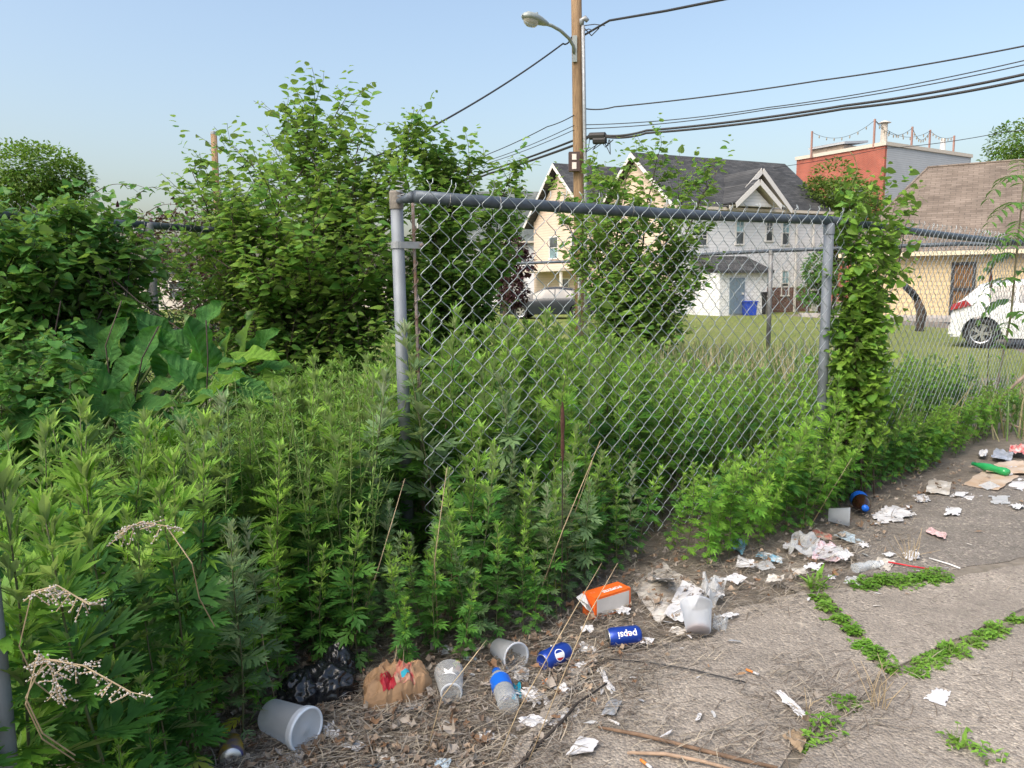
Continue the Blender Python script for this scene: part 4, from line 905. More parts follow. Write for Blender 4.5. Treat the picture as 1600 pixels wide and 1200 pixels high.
M_stem = plain('mugwort_stem', (0.105, 0.085, 0.05), 0.7, vary=0.2, scale=30, col2=(0.09, 0.13, 0.05))
M_bark = plain('grey_brown_bark', (0.10, 0.078, 0.06), 0.9, vary=0.2, scale=25, bmp=0.4)
M_green_stem = plain('green_stem', (0.16, 0.22, 0.07), 0.6, vary=0.15)
M_straw = plain('dry_straw', (0.45, 0.36, 0.23), 0.8, vary=0.2, scale=12, col2=(0.28, 0.21, 0.13))
M_deadstem = plain('dark_dead_stem', (0.05, 0.035, 0.03), 0.85, vary=0.2)
GA = rad(137.5)
def leafM(p, az, elev, roll, s):
    return Matrix.Translation(p) @ Matrix.Rotation(az, 4, 'Z') @ Matrix.Rotation(-elev, 4, 'Y') @ Matrix.Rotation(roll, 4, 'X') @ Matrix.Scale(s, 4)

# ------------------------------------------------------------------ mugwort stalks
def mug_plan(seed, H, rich, bare=0.12):
    r = random.Random(seed); bx, by = r.gauss(0, 0.05), r.gauss(0, 0.05)
    def sp(t): return Vector((bx * t * t + 0.008 * math.sin(7 * t + seed), by * t * t + 0.008 * math.cos(6 * t + seed), H * t))
    big, small = [], []; az = r.uniform(0, 6); h = bare * H
    while h < H * 0.985:
        t = h / H; az += GA + r.gauss(0, 0.2)
        s = 0.158 * (0.62 + 0.38 * smooth(0.05, 0.35, t)) * (1 - 0.5 * smooth(0.55, 1.0, t)) * r.uniform(0.7, 1.22)
        el = rad(lerp(-18, 22, smooth(0.05, 0.5, t)) + 40 * smooth(0.55, 1.0, t)) + r.gauss(0, 0.24)
        k = 0 if t < 0.74 else 1
        tp = (T_RICH if rich else T_MUG) if t < 0.8 else T_TRI
        if t < 0.2 and r.random() < 0.05: k = 3
        big.append((tp, leafM(sp(t), az, el, r.gauss(0, 0.3), s), k))
        if t > 0.22:
            for _ in range(2 if t < 0.55 else 3):
                small.append((T_TRI if r.random() < 0.5 else T_LANCE, leafM(sp(t) + Vector((math.cos(az), math.sin(az), 0.4)) * 0.012, az + r.gauss(0, 0.8), el + rad(r.uniform(10, 45)), r.gauss(0, 0.4), s * r.uniform(0.35, 0.58)), 1 if (t > 0.62 or r.random() < 0.25) else 0))
        h += lerp(0.029, 0.017, smooth(0.3, 1, t)) * (1.0 if rich else 1.15) * r.uniform(0.8, 1.2)
    for i in range(9):
        small.append((T_LANCE if i % 3 else T_TRI, leafM(sp(0.98), az + i * GA, rad(r.uniform(55, 86)), r.gauss(0, 0.3), r.uniform(0.05, 0.09)), 1))
    st = MB(); st.tube([sp(i / 8) for i in range(9)], [lerp(0.0048, 0.0016, i / 8) for i in range(9)], 5)
    return big, small, st
def mug_mats(kind):
    if kind == 'lime': return [ML_lime, ML_mugy, ML_lime, ML_yel]
    return [ML_mugs if kind == 'silver' else ML_mug, ML_mugs if kind == 'silver' else ML_mugy, ML_mug, ML_yel]
NV = 7
NEAR, FARV = {}, {}
for kind in ('green', 'silver', 'lime'):
    NEAR[kind], FARV[kind] = [], []
    for v in range(NV if kind == 'green' else 4):
        big, small, st = mug_plan(v * 3 + {'green': 0, 'silver': 100, 'lime': 200}[kind], 1.0, True, 0.04)
        sm = tri_mesh('tip_leaves', *bake(small, None), mug_mats(kind)); stm = st.mesh('stem', M_stem, True)
        NEAR[kind].append((big, sm, stm))
        big2, small2, st2 = mug_plan(v * 3 + 1 + {'green': 0, 'silver': 100, 'lime': 200}[kind], 1.0, False, 0.08)
        fm = tri_mesh('foliage', *bake(big2 + small2, None), mug_mats(kind))
        FARV[kind].append((big2 + small2, fm, st2.mesh('stem', M_stem, True), st2))
leafmesh = {}
def leaf_me(tp, mat, nm='leaf'):
    key = (id(tp), mat.name)
    if key not in leafmesh: leafmesh[key] = tri_mesh(nm, tp[0], tp[1], np.zeros(len(tp[1])), [mat])
    return leafmesh[key]

EDGE = [(-600, 1700), (-60, 1600), (180, 1450), (310, 1290), (385, 1185), (470, 1088), (560, 1062), (690, 1052), (800, 1022), (880, 968), (950, 905), (1010, 876), (1110, 890), (1200, 852), (1260, 838), (1320, 796), (1400, 758), (1480, 722), (1540, 690), (1610, 660), (1720, 630)]
EDGEW = [gpt(G(*q)) for q in EDGE]
def edge_dist(p):
    """signed distance behind the litter line (positive = into the weeds)"""
    best = 1e9; sgn = 1
    for a, b in zip(EDGEW, EDGEW[1:]):
        d = b - a; t_ = max(0, min(1, (p - a).dot(d) / d.dot(d))); q = a + d * t_; L = (p - q).length
        if L < best: best = L; sgn = 1 if d.x * (p.y - a.y) - d.y * (p.x - a.x) > 0 else -1
    return best * sgn
def fence_side(p):
    """positive behind the front fence"""
    for a, b in ((PF[0], PF[1]), (PF[1], PF[2])):
        d = b - a; t_ = (p - a).dot(d) / d.dot(d)
        if t_ <= 1.0 or b is PF[2]:
            n = Vector((-d.y, d.x, 0)).normalized(); return (p - a).dot(n), t_, a is PF[0]
def project(p):
    q = C3.transposed() @ (Vector(p) - EYE); return 800 + 1200 * q.x / -q.z, 600 - 1200 * q.y / -q.z, -q.z

rm = random.Random(77); spots = []
def far_enough(p, d):
    return all((p.x - q[0].x) ** 2 + (p.y - q[0].y) ** 2 > d * d for q in spots)
def want(p):
    """stalk height wanted at this spot, or None"""
    px, py, _ = project(p); ed = edge_dist(p); fs, ft, first = fence_side(p)
    if ed < 0.03: return None
    ramp_ = smooth(0.0, 0.28, ed)
    if px < 640:                                                      # the open gateway on the left
        if p.y > 4.2: return None
        h = lerp(0.62, 0.98, ramp_) if px > 330 else lerp(0.85, 1.0, ramp_)
        if 400 < px < 560 and ed < 0.3: h *= 0.8
        if p.y > 2.4 and px < 430: h *= lerp(1.0, 0.72, smooth(2.4, 3.0, p.y))
        if px < 260 and p.y > 2.9: return None
        return h
    if fs < 0:                                                        # in front of the wire
        h = lerp(0.45, 0.86, ramp_)
        if px > 960: h = lerp(0.45, 0.95, ramp_)
        if 985 < px < 1100 and ed < 0.12: return None if rm.random() < 0.4 else 0.62
        if px > 1330: h = lerp(0.45, 0.85, ramp_)
        return h
    if p.y > 6.6 - 0.5 * max(0, p.x - 0.8) and p.x < 2.6: return None
    if p.x > 5.2: return None
    if px > 1290: return 0.75 if p.y < 6.6 else None
    if px > 1010: return 0.82
    return lerp(0.95, 1.12, smooth(0, 1.5, fs))
CAP = [(-200, 690), (40, 690), (130, 660), (260, 660), (400, 630), (470, 590), (600, 545), (660, 500), (720, 485), (780, 505), (900, 508), (1000, 545), (1100, 570), (1300, 590), (1420, 560), (1700, 540)]
CAPF = [(-200, 690), (40, 680), (130, 655), (200, 690), (330, 655), (380, 700), (430, 640), (520, 690), (560, 730), (578, 830), (680, 830), (700, 770), (740, 650), (790, 720), (840, 700), (880, 655), (930, 690), (1000, 720), (1060, 740), (1130, 670), (1200, 620), (1270, 575), (1330, 620), (1420, 640), (1500, 610), (1600, 570), (1800, 560)]
def cap(px, p):
    fs = fence_side(p)[0]
    y = interp(CAPF if (p.y < 2.5 and px < 640) or (px >= 640 and fs < 0) or (572 < px < 690 and p.y < PF[0].y + 0.05) else CAP, px); return max(0.3, at(px, y, p.y).z)
tries = 0
while tries < 32000 and len(spots) < 950:
    tries += 1
    p = Vector((rm.uniform(-2.7, 5.2), rm.uniform(0.8, 6.6), 0)); px, py, zc = project(p)
    if px < -160 or px > 1700 or p.y < 1.22: continue
    dmin = (0.105 if px < 640 else 0.088) if p.y < 3.4 or px > 1250 else 0.125
    h = want(p)
    if h is None or not far_enough(p, dmin): continue
    h = min(h * rm.uniform(0.8, 1.15), cap(px, p) * (rm.uniform(0.6 if px < 960 else 0.78, 1.0) if rm.random() < 0.7 else rm.uniform(0.95, 1.06)))
    if p.y > 4.2 and p.x > 2.2 and px < 1290 and rm.random() < 0.4: continue
    spots.append((p, h))
n0 = len(spots); tries = 0
low = []
while tries < 9000 and len(low) < 150:                               # short shoots along the litter line
    tries += 1; p = Vector((rm.uniform(-1.6, 4.7), rm.uniform(0.9, 5.6), 0)); px, py, zc = project(p); ed = edge_dist(p)
    if not (-60 < px < 1600) or not (0.0 < ed < 0.34) or (985 < px < 1105): continue
    if any((p - q[0]).length < 0.085 for q in low): continue
    low.append((p, rm.uniform(0.26, 0.5)))
spots += low
# largest in the photograph first
spots.sort(key=lambda q: -q[1] / q[0].length)
MARKS = [(110, 'beside the gate post at the left frame edge'), (215, 'around the pale dead flower sprays'), (330, 'left of the lidded plastic tub'), (450, 'crowding over the lidded plastic tub'), (540, 'hanging over the black bags'), (625, 'above the brown paper bag'),
         (720, 'at the foot of the steel end post'), (830, 'above the clear cup and water bottle'), (930, 'left of the orange carton'), (1040, 'behind the orange carton'), (1140, 'above the white paper sheet'), (1240, 'above the white plastic bags'), (1330, 'left of the cola bottle'), (1430, 'under the vine-clad line post'), (1800, 'beside the cardboard at the far end')]
INSIDE = [(700, 'just inside the wire by the rusty tension bar'), (800, 'inside the wire below the dark parked sedan'), (900, 'inside the wire below the cream gable'), (1010, 'inside the wire in front of the middle shrub'), (1120, 'inside the wire left of the lawn'), (1290, 'inside the wire left of the line post'), (1800, 'inside the far bay of the wire')]
def zone_label(px, h, inside, ed, kind):
    where = next(t_ for m_, t_ in (INSIDE if inside else MARKS) if px < m_)
    size = 'short' if h < 0.5 else ('mid-height' if h < 0.8 else 'tall')
    row = '' if inside else (' front-row' if ed < 0.3 else ' back-row')
    return size + row + {'silver': ' silvery', 'lime': ' bright green', 'green': ' green'}[kind] + ' mugwort stalk ' + where, 'mugwort ' + where
rest = []; n_near = 0
for i, (p, h) in enumerate(spots):
    px, py, zc = project(p); fs, ft, first = fence_side(p); r = random.Random(i * 7 + 1)
    kind = 'silver' if ((560 < px < 1010 and fs < 0.1) or (300 < px < 470 and p.y > 1.7)) and r.random() < 0.3 else 'green'
    if (px > 1035 and r.random() < 0.6) or (fs > 0 and 640 < px < 1035 and r.random() < 0.4) or (px < 640 and r.random() < 0.16): kind = 'lime'
    M = Matrix.Translation((p.x, p.y, 0.0)) @ Matrix.Rotation(r.uniform(0, 6.28), 4, 'Z') @ Matrix.Rotation(abs(r.gauss(0, 0.13)), 4, 'X') @ Matrix.Scale(h, 4)
    if px > 980 and fs < 0: M = Matrix.Translation((p.x, p.y, 0)) @ Matrix.Rotation(rad(r.uniform(4, 22)), 4, Vector((1, 0.5, 0))) @ Matrix.Translation((-p.x, -p.y, 0)) @ M
    if i < 290:
        lab, grp = zone_label(px, h, fs > 0 and px > 625, edge_dist(p), kind)
        o = bpy.data.objects.new('mugwort_plant', None); COL.objects.link(o); o.empty_display_size = 0.05; o.matrix_world = M; tag(o, lab, 'weed', grp)
        ed = edge_dist(p)
        if n_near < 40 and ed < 0.6:
            n_near += 1; big, sm, stm = NEAR[kind][r.randrange(len(NEAR[kind]))]
            link('stem', stm, o); link('tip_leaves', sm, o); mats_ = mug_mats(kind)
            for tp, LM, k in big: link('leaf', leaf_me(tp, mats_[k]), o, LM)
        else:
            _, fm, stm, _ = FARV[kind][r.randrange(len(FARV[kind]))]; link('stem', stm, o); link('foliage', fm, o)
    else: rest.append((M, kind, r.randrange(4)))
cache = {}
Vs, Fs, Ms, b = [], [], [], 0
for M, kind, v in rest:
    if (kind, v) not in cache:
        items, _, _, st2 = FARV[kind][v]; sv_, sf_ = tris_of(st2); cache[(kind, v)] = bake(items, None, [(sv_, sf_, 4)])
    V, F, m_ = cache[(kind, v)]; A = np.array(M); Vs.append(V @ A[:3, :3].T + A[:3, 3]); Fs.append(F + b); Ms.append(m_ + {'green': 0, 'silver': 5, 'lime': 10}[kind]); b += len(V)
if Vs:
    Ms = np.concatenate(Ms); allm = mug_mats('green') + [M_stem] + mug_mats('silver') + [M_stem] + mug_mats('lime') + [M_stem]
    tag(link('mugwort_thicket', tri_mesh('mugwort_thicket', np.concatenate(Vs), np.concatenate(Fs), Ms, allm)), 'dense mass of mugwort filling the lot behind the first stalks', 'weeds', kind='stuff')
print('mugwort', len(spots), 'near', n_near, 'rest', len(rest))
# ================================================================== SHRUBS, TREES, VINES
def curve_path(a, b, n, wob, r, bow=Vector((0, 0, 0))):
    out = []
    for i in range(n + 1):
        t = i / n; p = a.lerp(b, t) + bow * (4 * t * (1 - t)); k = wob * math.sin(math.pi * t)
        out.append(p + Vector((r.gauss(0, k), r.gauss(0, k), r.gauss(0, k * 0.5))))
    return out
def spray(items, p, d, L, n, tpls, size, r, droop=0.3, kmix=(0, 1, 0.25), tip_young=True, flat=0.5):
    """leaves set alternately along a twig from p in direction d"""
    d = d.normalized(); pts = [p]; q = p.copy(); dd = d.copy()
    for i in range(4):
        dd = (dd + Vector((r.gauss(0, .12), r.gauss(0, .12), 0.06 + r.gauss(0, .06)))).normalized(); q = q + dd * (L / 4); pts.append(q.copy())
    side = 1
    for i in range(n):
        t = (i + 0.6) / n * 4; k = min(3, int(t)); pos = pts[k].lerp(pts[k + 1], t - k); ax = (pts[k + 1] - pts[k]).normalized()
        s = ax.cross(Vector((0, 0, 1)))
        if s.length < 0.2: s = Vector((r.gauss(0, 1), r.gauss(0, 1), 0))
        s = s.normalized() * side; side = -side
        out = (s * r.uniform(0.5, 1.0) + ax * r.uniform(0.2, 0.8) + Vector((r.gauss(0, .25), r.gauss(0, .25), -droop * r.uniform(0.2, 1.6)))).normalized()
        up = Vector((r.gauss(0, flat), r.gauss(0, flat), 1.0)).normalized()
        sz = size * r.uniform(0.65, 1.15) * (0.6 if tip_young and i > n - 3 else 1)
        kk = kmix[1] if (r.random() < kmix[2] or (tip_young and i > n - 3)) else kmix[0]
        items.append((r.choice(tpls), frame(pos, out, za=up) @ Matrix.Scale(sz, 4), kk))
    return pts
def leafy(name, label, cat, base, stems, tpls, size, mats, seed, twigs=26, twl=0.35, lpt=9, r0=0.014, group=None, t0=0.25, spread_=0.08, leaf_parts=0, droop=0.3, kmix=(0, 1, 0.25), bark=None, sub=2, foliage_name='foliage', wob=0.04, upb=0.3, crown_name=None):
    """a many-stemmed shrub; stems: list of tip points (world). Parts: one stem mesh each, leaves"""
    r = random.Random(seed); o = thing(name, label, cat, (base.x, base.y, base.z), 0, group); items = []
    for tip in stems:
        b = Vector((r.gauss(0, spread_), r.gauss(0, spread_), 0)); tp = Vector(tip) - base
        if len(tip) > 3: pass
        P = curve_path(b, tp, 7, wob, r, Vector((0, 0, 0.08 * tp.length)) - Vector((tp.x, tp.y, 0)) * 0.1)
        mb = MB(); mb.tube(P, [lerp(r0, r0 * 0.18, i / 7) for i in range(8)], 6); L = (tp - b).length
        for k in range(twigs):
            t = lerp(t0, 1.0, (k + r.random()) / twigs); f = t * 7; i = min(6, int(f)); pos = P[i].lerp(P[i + 1], f - i)
            ax = (P[i + 1] - P[i]).normalized(); a = r.uniform(0, 6.28)
            d = Vector((math.cos(a), math.sin(a), r.uniform(-0.1, 0.7) + upb)) + ax * 0.5
            tl = twl * (1 - 0.55 * t) * r.uniform(0.5, 1.25)
            pts = spray(items, pos, d, tl, max(3, int(lpt * (0.5 + tl / twl * 0.6))), tpls, size, r, droop, kmix)
            mb.tube(pts, [r0 * 0.22, r0 * 0.18, r0 * 0.15, r0 * 0.12, r0 * 0.08], 3, cap=False)
            for _ in range(sub):
                j = r.randrange(1, 4); d2 = (pts[j + 1] - pts[j]).normalized() + Vector((r.gauss(0, .7), r.gauss(0, .7), r.gauss(0.1, .4)))
                q2 = spray(items, pts[j], d2, tl * 0.6, max(2, int(lpt * 0.5)), tpls, size * 0.92, r, droop, kmix)
                mb.tube(q2, r0 * 0.1, 3, cap=False)
        spray(items, P[-1], P[-1] - P[-2] + Vector((0, 0, .02)), twl * 0.6, lpt, tpls, size * 0.9, r, droop, kmix)
        mb.build('stem', bark or M_bark, o, smooth=True)
    if leaf_parts:
        eye = EYE - base; order = sorted(range(len(items)), key=lambda i: (Vector(items[i][1].translation) - eye).length - items[i][1].to_scale().x * 3)
        near = set(order[:leaf_parts])
        for i in near: tp, M, k = items[i]; link('leaf', leaf_me(tp, mats[k]), o, M)
        items = [it for i, it in enumerate(items) if i not in near]
    fo = link(foliage_name, tri_mesh(foliage_name, *bake(items, None), mats), o)
    if leaf_parts: fo['kind'] = 'stuff'
    return o

gz = lambda p: Vector((p.x, p.y, zg(p.x, p.y)))
# --- mulberry: the tall shrub left of centre
Ym = 5.3
base = gz(at(470, 560, Ym))
tips = [(300, 268, 5.0), (335, 320, 4.7), (392, 250, 5.5), (462, 190, 5.4), (490, 178, 5.2), (530, 168, 5.5), (560, 220, 5.0), (600, 250, 5.6), (645, 215, 5.3), (640, 290, 4.8), (430, 320, 4.6), (520, 320, 4.5), (330, 400, 4.7), (400, 430, 4.5), (585, 400, 4.5), (480, 400, 4.4), (300, 330, 5.8), (560, 290, 5.9), (430, 270, 5.9),
        (285, 390, 5.2), (620, 340, 4.9), (365, 300, 5.2), (500, 260, 5.0), (590, 320, 5.3), (300, 450, 5.0), (630, 460, 5.0), (545, 240, 5.3), (475, 250, 5.6), (640, 400, 5.0), (370, 370, 4.7), (612, 480, 4.9), (655, 490, 5.1), (635, 440, 5.2), (560, 470, 4.7)]
leafy('mulberry_shrub', 'big many-stemmed mulberry shrub with tall shoots against the sky', 'shrub', base, [at(*t_) for t_ in tips], T_HEART, 0.07, [ML_mul, ML_mulb], 11, twigs=27, twl=0.58, lpt=11, r0=0.014, t0=0.16, spread_=0.34, leaf_parts=220, kmix=(0, 1, 0.22), sub=2)
base = gz(at(705, 560, 5.7))
tips = [(690, 250, 5.5), (735, 255, 5.6), (800, 268, 6.0), (770, 330, 5.4), (670, 320, 5.2), (720, 360, 5.2), (652, 225, 5.5), (688, 255, 5.4), (670, 250, 5.6), (720, 300, 5.7), (810, 330, 6.0), (790, 410, 5.6), (660, 420, 5.2), (740, 440, 5.2), (700, 300, 6.1)]
leafy('mulberry_bush', 'rounder mulberry bush behind the steel end post and wire', 'shrub', base, [at(*t_) for t_ in tips], T_HEART, 0.066, [ML_mul, ML_mulb], 12, twigs=34, twl=0.45, lpt=12, r0=0.013, t0=0.14, spread_=0.16, leaf_parts=120, kmix=(0, 1, 0.2))
# --- shrub in the middle on the back fence
base = gz(at(985, 560, 9.2))
tips = [(1028, 240, 9.2), (1120, 270, 9.0), (1075, 290, 9.3), (965, 300, 9.0), (920, 280, 9.4), (885, 345, 9.1), (905, 420, 8.9), (950, 380, 8.7), (1000, 330, 8.7), (1050, 350, 8.7), (1090, 370, 9.0), (1000, 440, 8.6), (1060, 450, 8.7), (940, 480, 8.7), (1020, 500, 8.6), (1095, 430, 9.2), (980, 270, 9.5), (890, 310, 9.3)]
leafy('mulberry_sapling', 'loose mulberry growing through the back fence in front of the white house', 'shrub', base, [at(*t_) for t_ in tips], T_HEART[:2], 0.1, [ML_mul, ML_mulb], 13, twigs=24, twl=0.75, lpt=10, r0=0.02, t0=0.1, spread_=0.25, leaf_parts=60, kmix=(0, 1, 0.3), sub=2)
# pale broad-leaved seedling at its foot
base = gz(at(945, 600, 6.6)); leafy('pokeweed_seedling', 'pale broad-leaved seedling standing above mugwort behind the wire', 'plant', base, [at(*t_) for t_ in ((930, 465, 6.6), (965, 480, 6.5), (985, 500, 6.6), (905, 500, 6.5), (945, 530, 6.4))], T_OVAL, 0.12, [ML_mulb, ML_vinel], 14, twigs=5, twl=0.22, lpt=4, r0=0.008, t0=0.5, leaf_parts=80, sub=0, bark=M_green_stem)
# --- vine-smothered hedge on the left fence
vines = [(-60, 380, 3.5), (-20, 400, 3.5), (15, 370, 3.6), (45, 360, 3.7), (80, 350, 3.8), (115, 340, 3.9), (150, 350, 4.0), (185, 360, 4.1), (215, 375, 4.2), (60, 400, 3.6), (120, 390, 3.8), (165, 410, 4.0), (20, 450, 3.5), (90, 440, 3.6), (200, 430, 4.2), (-20, 440, 3.4), (50, 470, 3.6), (140, 440, 3.8), (230, 400, 4.4), (70, 340, 4.2), (130, 335, 4.3), (10, 350, 4.0), (185, 345, 4.5)]
base = gz(at(90, 520, 3.95))
leafy('vine_thicket', 'dark heap of vines smothering the side fence at left', 'vines', base, [at(*t_) for t_ in vines], T_VINE, 0.064, [ML_vine, ML_mul], 21, twigs=24, twl=0.32, lpt=11, r0=0.01, t0=0.2, spread_=0.45, leaf_parts=140, kmix=(0, 1, 0.3), upb=0.1, droop=0.5)
base = gz(at(262, 520, 4.9))
leafy('thorny_brush', 'scrubby brush between the vine heap and the mulberry', 'shrub', base, [at(*t_) for t_ in ((215, 440, 4.6), (250, 420, 4.8), (290, 430, 4.7), (245, 480, 4.4), (300, 470, 4.6), (180, 470, 4.3))], T_OVAL, 0.05, [ML_vine, ML_mul], 22, twigs=20, twl=0.3, lpt=9, r0=0.007, t0=0.2, spread_=0.2, kmix=(0, 1, 0.3))
# low dark vines in the bottom left behind the mugwort
base = gz(at(30, 700, 2.9))
leafy('creeper_patch', 'dark heart-leaved creeper climbing dead canes at the left edge', 'vines', base, [at(*t_) for t_ in ((-30, 520, 3.0), (30, 520, 3.0), (70, 560, 2.95), (110, 590, 2.95), (0, 600, 2.8), (60, 640, 2.75), (-60, 600, 2.8), (110, 540, 3.2))], T_VINE, 0.055, [ML_vine, ML_vine], 23, twigs=17, twl=0.24, lpt=8, r0=0.005, t0=0.2, spread_=0.2, leaf_parts=100, kmix=(0, 1, 0.2), upb=0, droop=0.5)
# arching vine tips against the sky, each a thin runner with small leaves
ra = random.Random(31); o_ = gz(at(230, 400, 4.7))
for n_, pts_ in enumerate((((150, 300), (185, 275), (215, 300)), ((200, 330), (225, 275), (262, 300)), ((215, 350), (250, 300), (300, 330)), ((240, 350), (262, 312), (285, 340)), ((190, 290), (205, 282), (240, 300)), ((250, 400), (262, 330), (300, 300)))):
    run = thing('bramble_runner', ('longest runner arching out of the vine heap against the sky', 'steep leafy runner arching right above the side fence rail', 'wide leafy runner arching down to the russet shrub', 'short low runner over the bare fence rail', 'faint upper runner leaning right from the vine heap', 'upright leafy runner rising beside the mulberry')[n_], 'vines', tuple(o_))
    W = [at(x, y, 4.7) - o_ for x, y in pts_]; P = [(W[0] * (1 - t) ** 2 + W[1] * 2 * t * (1 - t) + W[2] * t * t) for t in np.linspace(0, 1, 9)]
    mb = MB(); mb.tube(P, [lerp(0.003, 0.0012, i / 8) for i in range(9)], 4); mb.build('stem', M_bark, run)
    for i in range(1, 9):
        link('leaf', leaf_me(T_OVAL[0], ML_vine), run, frame(P[i], Vector((ra.gauss(0, 1), ra.gauss(0, .5), ra.uniform(-.6, .2))), za=(ra.gauss(0, .5), -0.5, 1)) @ Matrix.Scale(ra.uniform(0.03, 0.05), 4))
# dead grey canes crossing in front of the vines
dc = random.Random(41)
for i, pts_ in enumerate((((205, 735), (208, 640), (222, 560), (248, 510)), ((318, 720), (322, 640), (325, 560), (322, 500)), ((188, 735), (175, 620), (165, 540), (190, 470)), ((60, 690), (80, 610), (86, 520), (95, 470)), ((170, 430), (215, 470), (290, 520), (330, 560)), ((205, 600), (190, 500), (170, 420), (120, 400)), ((130, 690), (112, 640), (60, 600), (30, 560)))):
    Y = 3.2 + 0.1 * i if i not in (4, 5) else 3.9
    W = [at(x, y, Y) for x, y in pts_]; b0 = gz(W[0]); mb = MB(); mb.tube([b0] + W if i not in (4, 5) else W, [0.004] * 2 + [0.003] * (len(W) - (1 if i not in (4, 5) else 2)), 5)
    tag(mb.build('dead_cane', M_deadstem if i in (0, 1, 3) else M_bark, smooth=True), ('dark dead cane standing left of the burdock leaves', 'thin dark dead stalk with a seed tip before the burdock', 'bent dead cane leaning left beside the burdock', 'short dead cane among the creeper at the left edge', 'pale grey dead cane slanting down over the vines', 'dead cane arching above the vine heap', 'dead cane lying low over the creeper patch')[i], 'dead stem')

# --- vine column on the line post
base = gpt(F2); tipv = [(1330, 300, 0.12), (1375, 290, 0.3), (1405, 300, 0.35), (1340, 340, 0.05), (1385, 350, 0.2), (1315, 400, -0.02), (1355, 420, 0.05), (1385, 400, 0.2), (1330, 480, -0.03), (1360, 500, 0.02), (1320, 560, -0.05), (1360, 570, 0.0), (1345, 600, -0.06), (1375, 455, 0.1), (1430, 315, 0.5), (1375, 540, 0.05), (1350, 310, 0.2), (1310, 520, -0.05), (1415, 350, 0.4), (1340, 380, 0.0), (1350, 460, -0.05), (1330, 440, 0.0), (1345, 540, -0.1), (1365, 590, -0.05), (1395, 380, 0.3), (1320, 350, 0.0)]
base = Vector((base.x + 0.18, base.y + 0.05, 0))
leafy('bittersweet_vine', 'glossy lime green vine climbing the line post above the rail', 'vine', base, [at(x, y, base.y + d) for x, y, d in tipv], T_VINE, 0.06, [ML_mul, ML_vinel], 51, twigs=12, twl=0.3, lpt=8, r0=0.006, t0=0.3, spread_=0.07, leaf_parts=240, kmix=(0, 1, 0.62), sub=1, droop=0.55, wob=0.02, upb=0.1)
# a thin tendril loop above it
tv = [at(x, y, base.y + 0.2) for x, y in ((1322, 330), (1324, 300), (1332, 285), (1340, 265), (1335, 245), (1328, 237))]
mb = MB(); mb.tube(tv, 0.002, 4); tag(mb.build('vine_tendril', M_green_stem, smooth=True), 'single pale tendril curling up above the vine-clad post', 'tendril')

# --- ailanthus sapling at the right edge
base = G(1552, 660); o = thing('ailanthus_sapling', 'young ailanthus with long feathery leaves at the right frame edge', 'sapling', tuple(base)); ar = random.Random(61)
Yt = base.y
tr = [base, at(1562, 580, Yt), at(1580, 490, Yt), at(1588, 400, Yt), at(1596, 320, Yt), at(1600, 270, Yt)]
mb = MB(); mb.tube([p - base for p in tr], [0.011, 0.01, 0.009, 0.008, 0.006, 0.003], 8); mb.build('trunk', plain('ailanthus_bark', (0.2, 0.15, 0.11), 0.8, vary=0.2, col2=(0.17, 0.2, 0.09)), o, smooth=True)
def pinnate(start, end, n, s, bow):
    P = [start.lerp(end, t) + Vector((0, 0, bow * 4 * t * (1 - t))) for t in np.linspace(0, 1, n + 1)]
    mb = MB(); mb.tube(P, [lerp(0.003, 0.001, i / n) for i in range(n + 1)], 4); fr = mb.build('frond', M_green_stem, o)
    for i in range(1, n + 1):
        ax = (P[i] - P[i - 1]).normalized(); sd = ax.cross(Vector((0, 0, 1))).normalized()
        for sg in (1, -1):
            d = sd * sg + ax * 0.35 + Vector((0, 0, ar.uniform(-0.5, -0.1))); link('leaflet', leaf_me(T_LEAFLET, ML_ail), fr, frame(P[i], d, za=(0, -0.2, 1)) @ Matrix.Scale(s * (1.1 - 0.4 * i / n) * ar.uniform(0.85, 1.15), 4))
T_LEAFLET = lance(0.2, 0.3)
for (x0, y0, d0), (x1, y1, d1), n, bow in (((1600, 285, 0), (1545, 310, -0.15), 7, 0.12), ((1600, 300, 0), (1590, 250, 0.2), 6, 0.05), ((1597, 320, 0), (1540, 360, -0.25), 8, 0.1), ((1596, 330, 0), (1650, 330, -0.3), 8, 0.1), ((1592, 380, 0), (1545, 395, -0.45), 8, 0.12), ((1590, 400, 0), (1535, 430, 0.2), 7, 0.1), ((1586, 430, 0), (1640, 440, -0.2), 8, 0.1), ((1586, 440, 0), (1530, 470, -0.3), 8, 0.1), ((1582, 470, 0), (1530, 500, 0.1), 6, 0.08), ((1580, 490, 0), (1620, 520, -0.35), 6, 0.08), ((1578, 500, 0), (1555, 555, -0.2), 5, 0.06), ((1600, 275, 0), (1640, 250, -.1), 7, .1), ((1596, 345, 0), (1575, 395, -0.5), 8, 0.06)):
    pinnate(at(x0, y0, Yt + d0) - base, at(x1, y1, Yt + d1) - base, n, 0.12, bow)
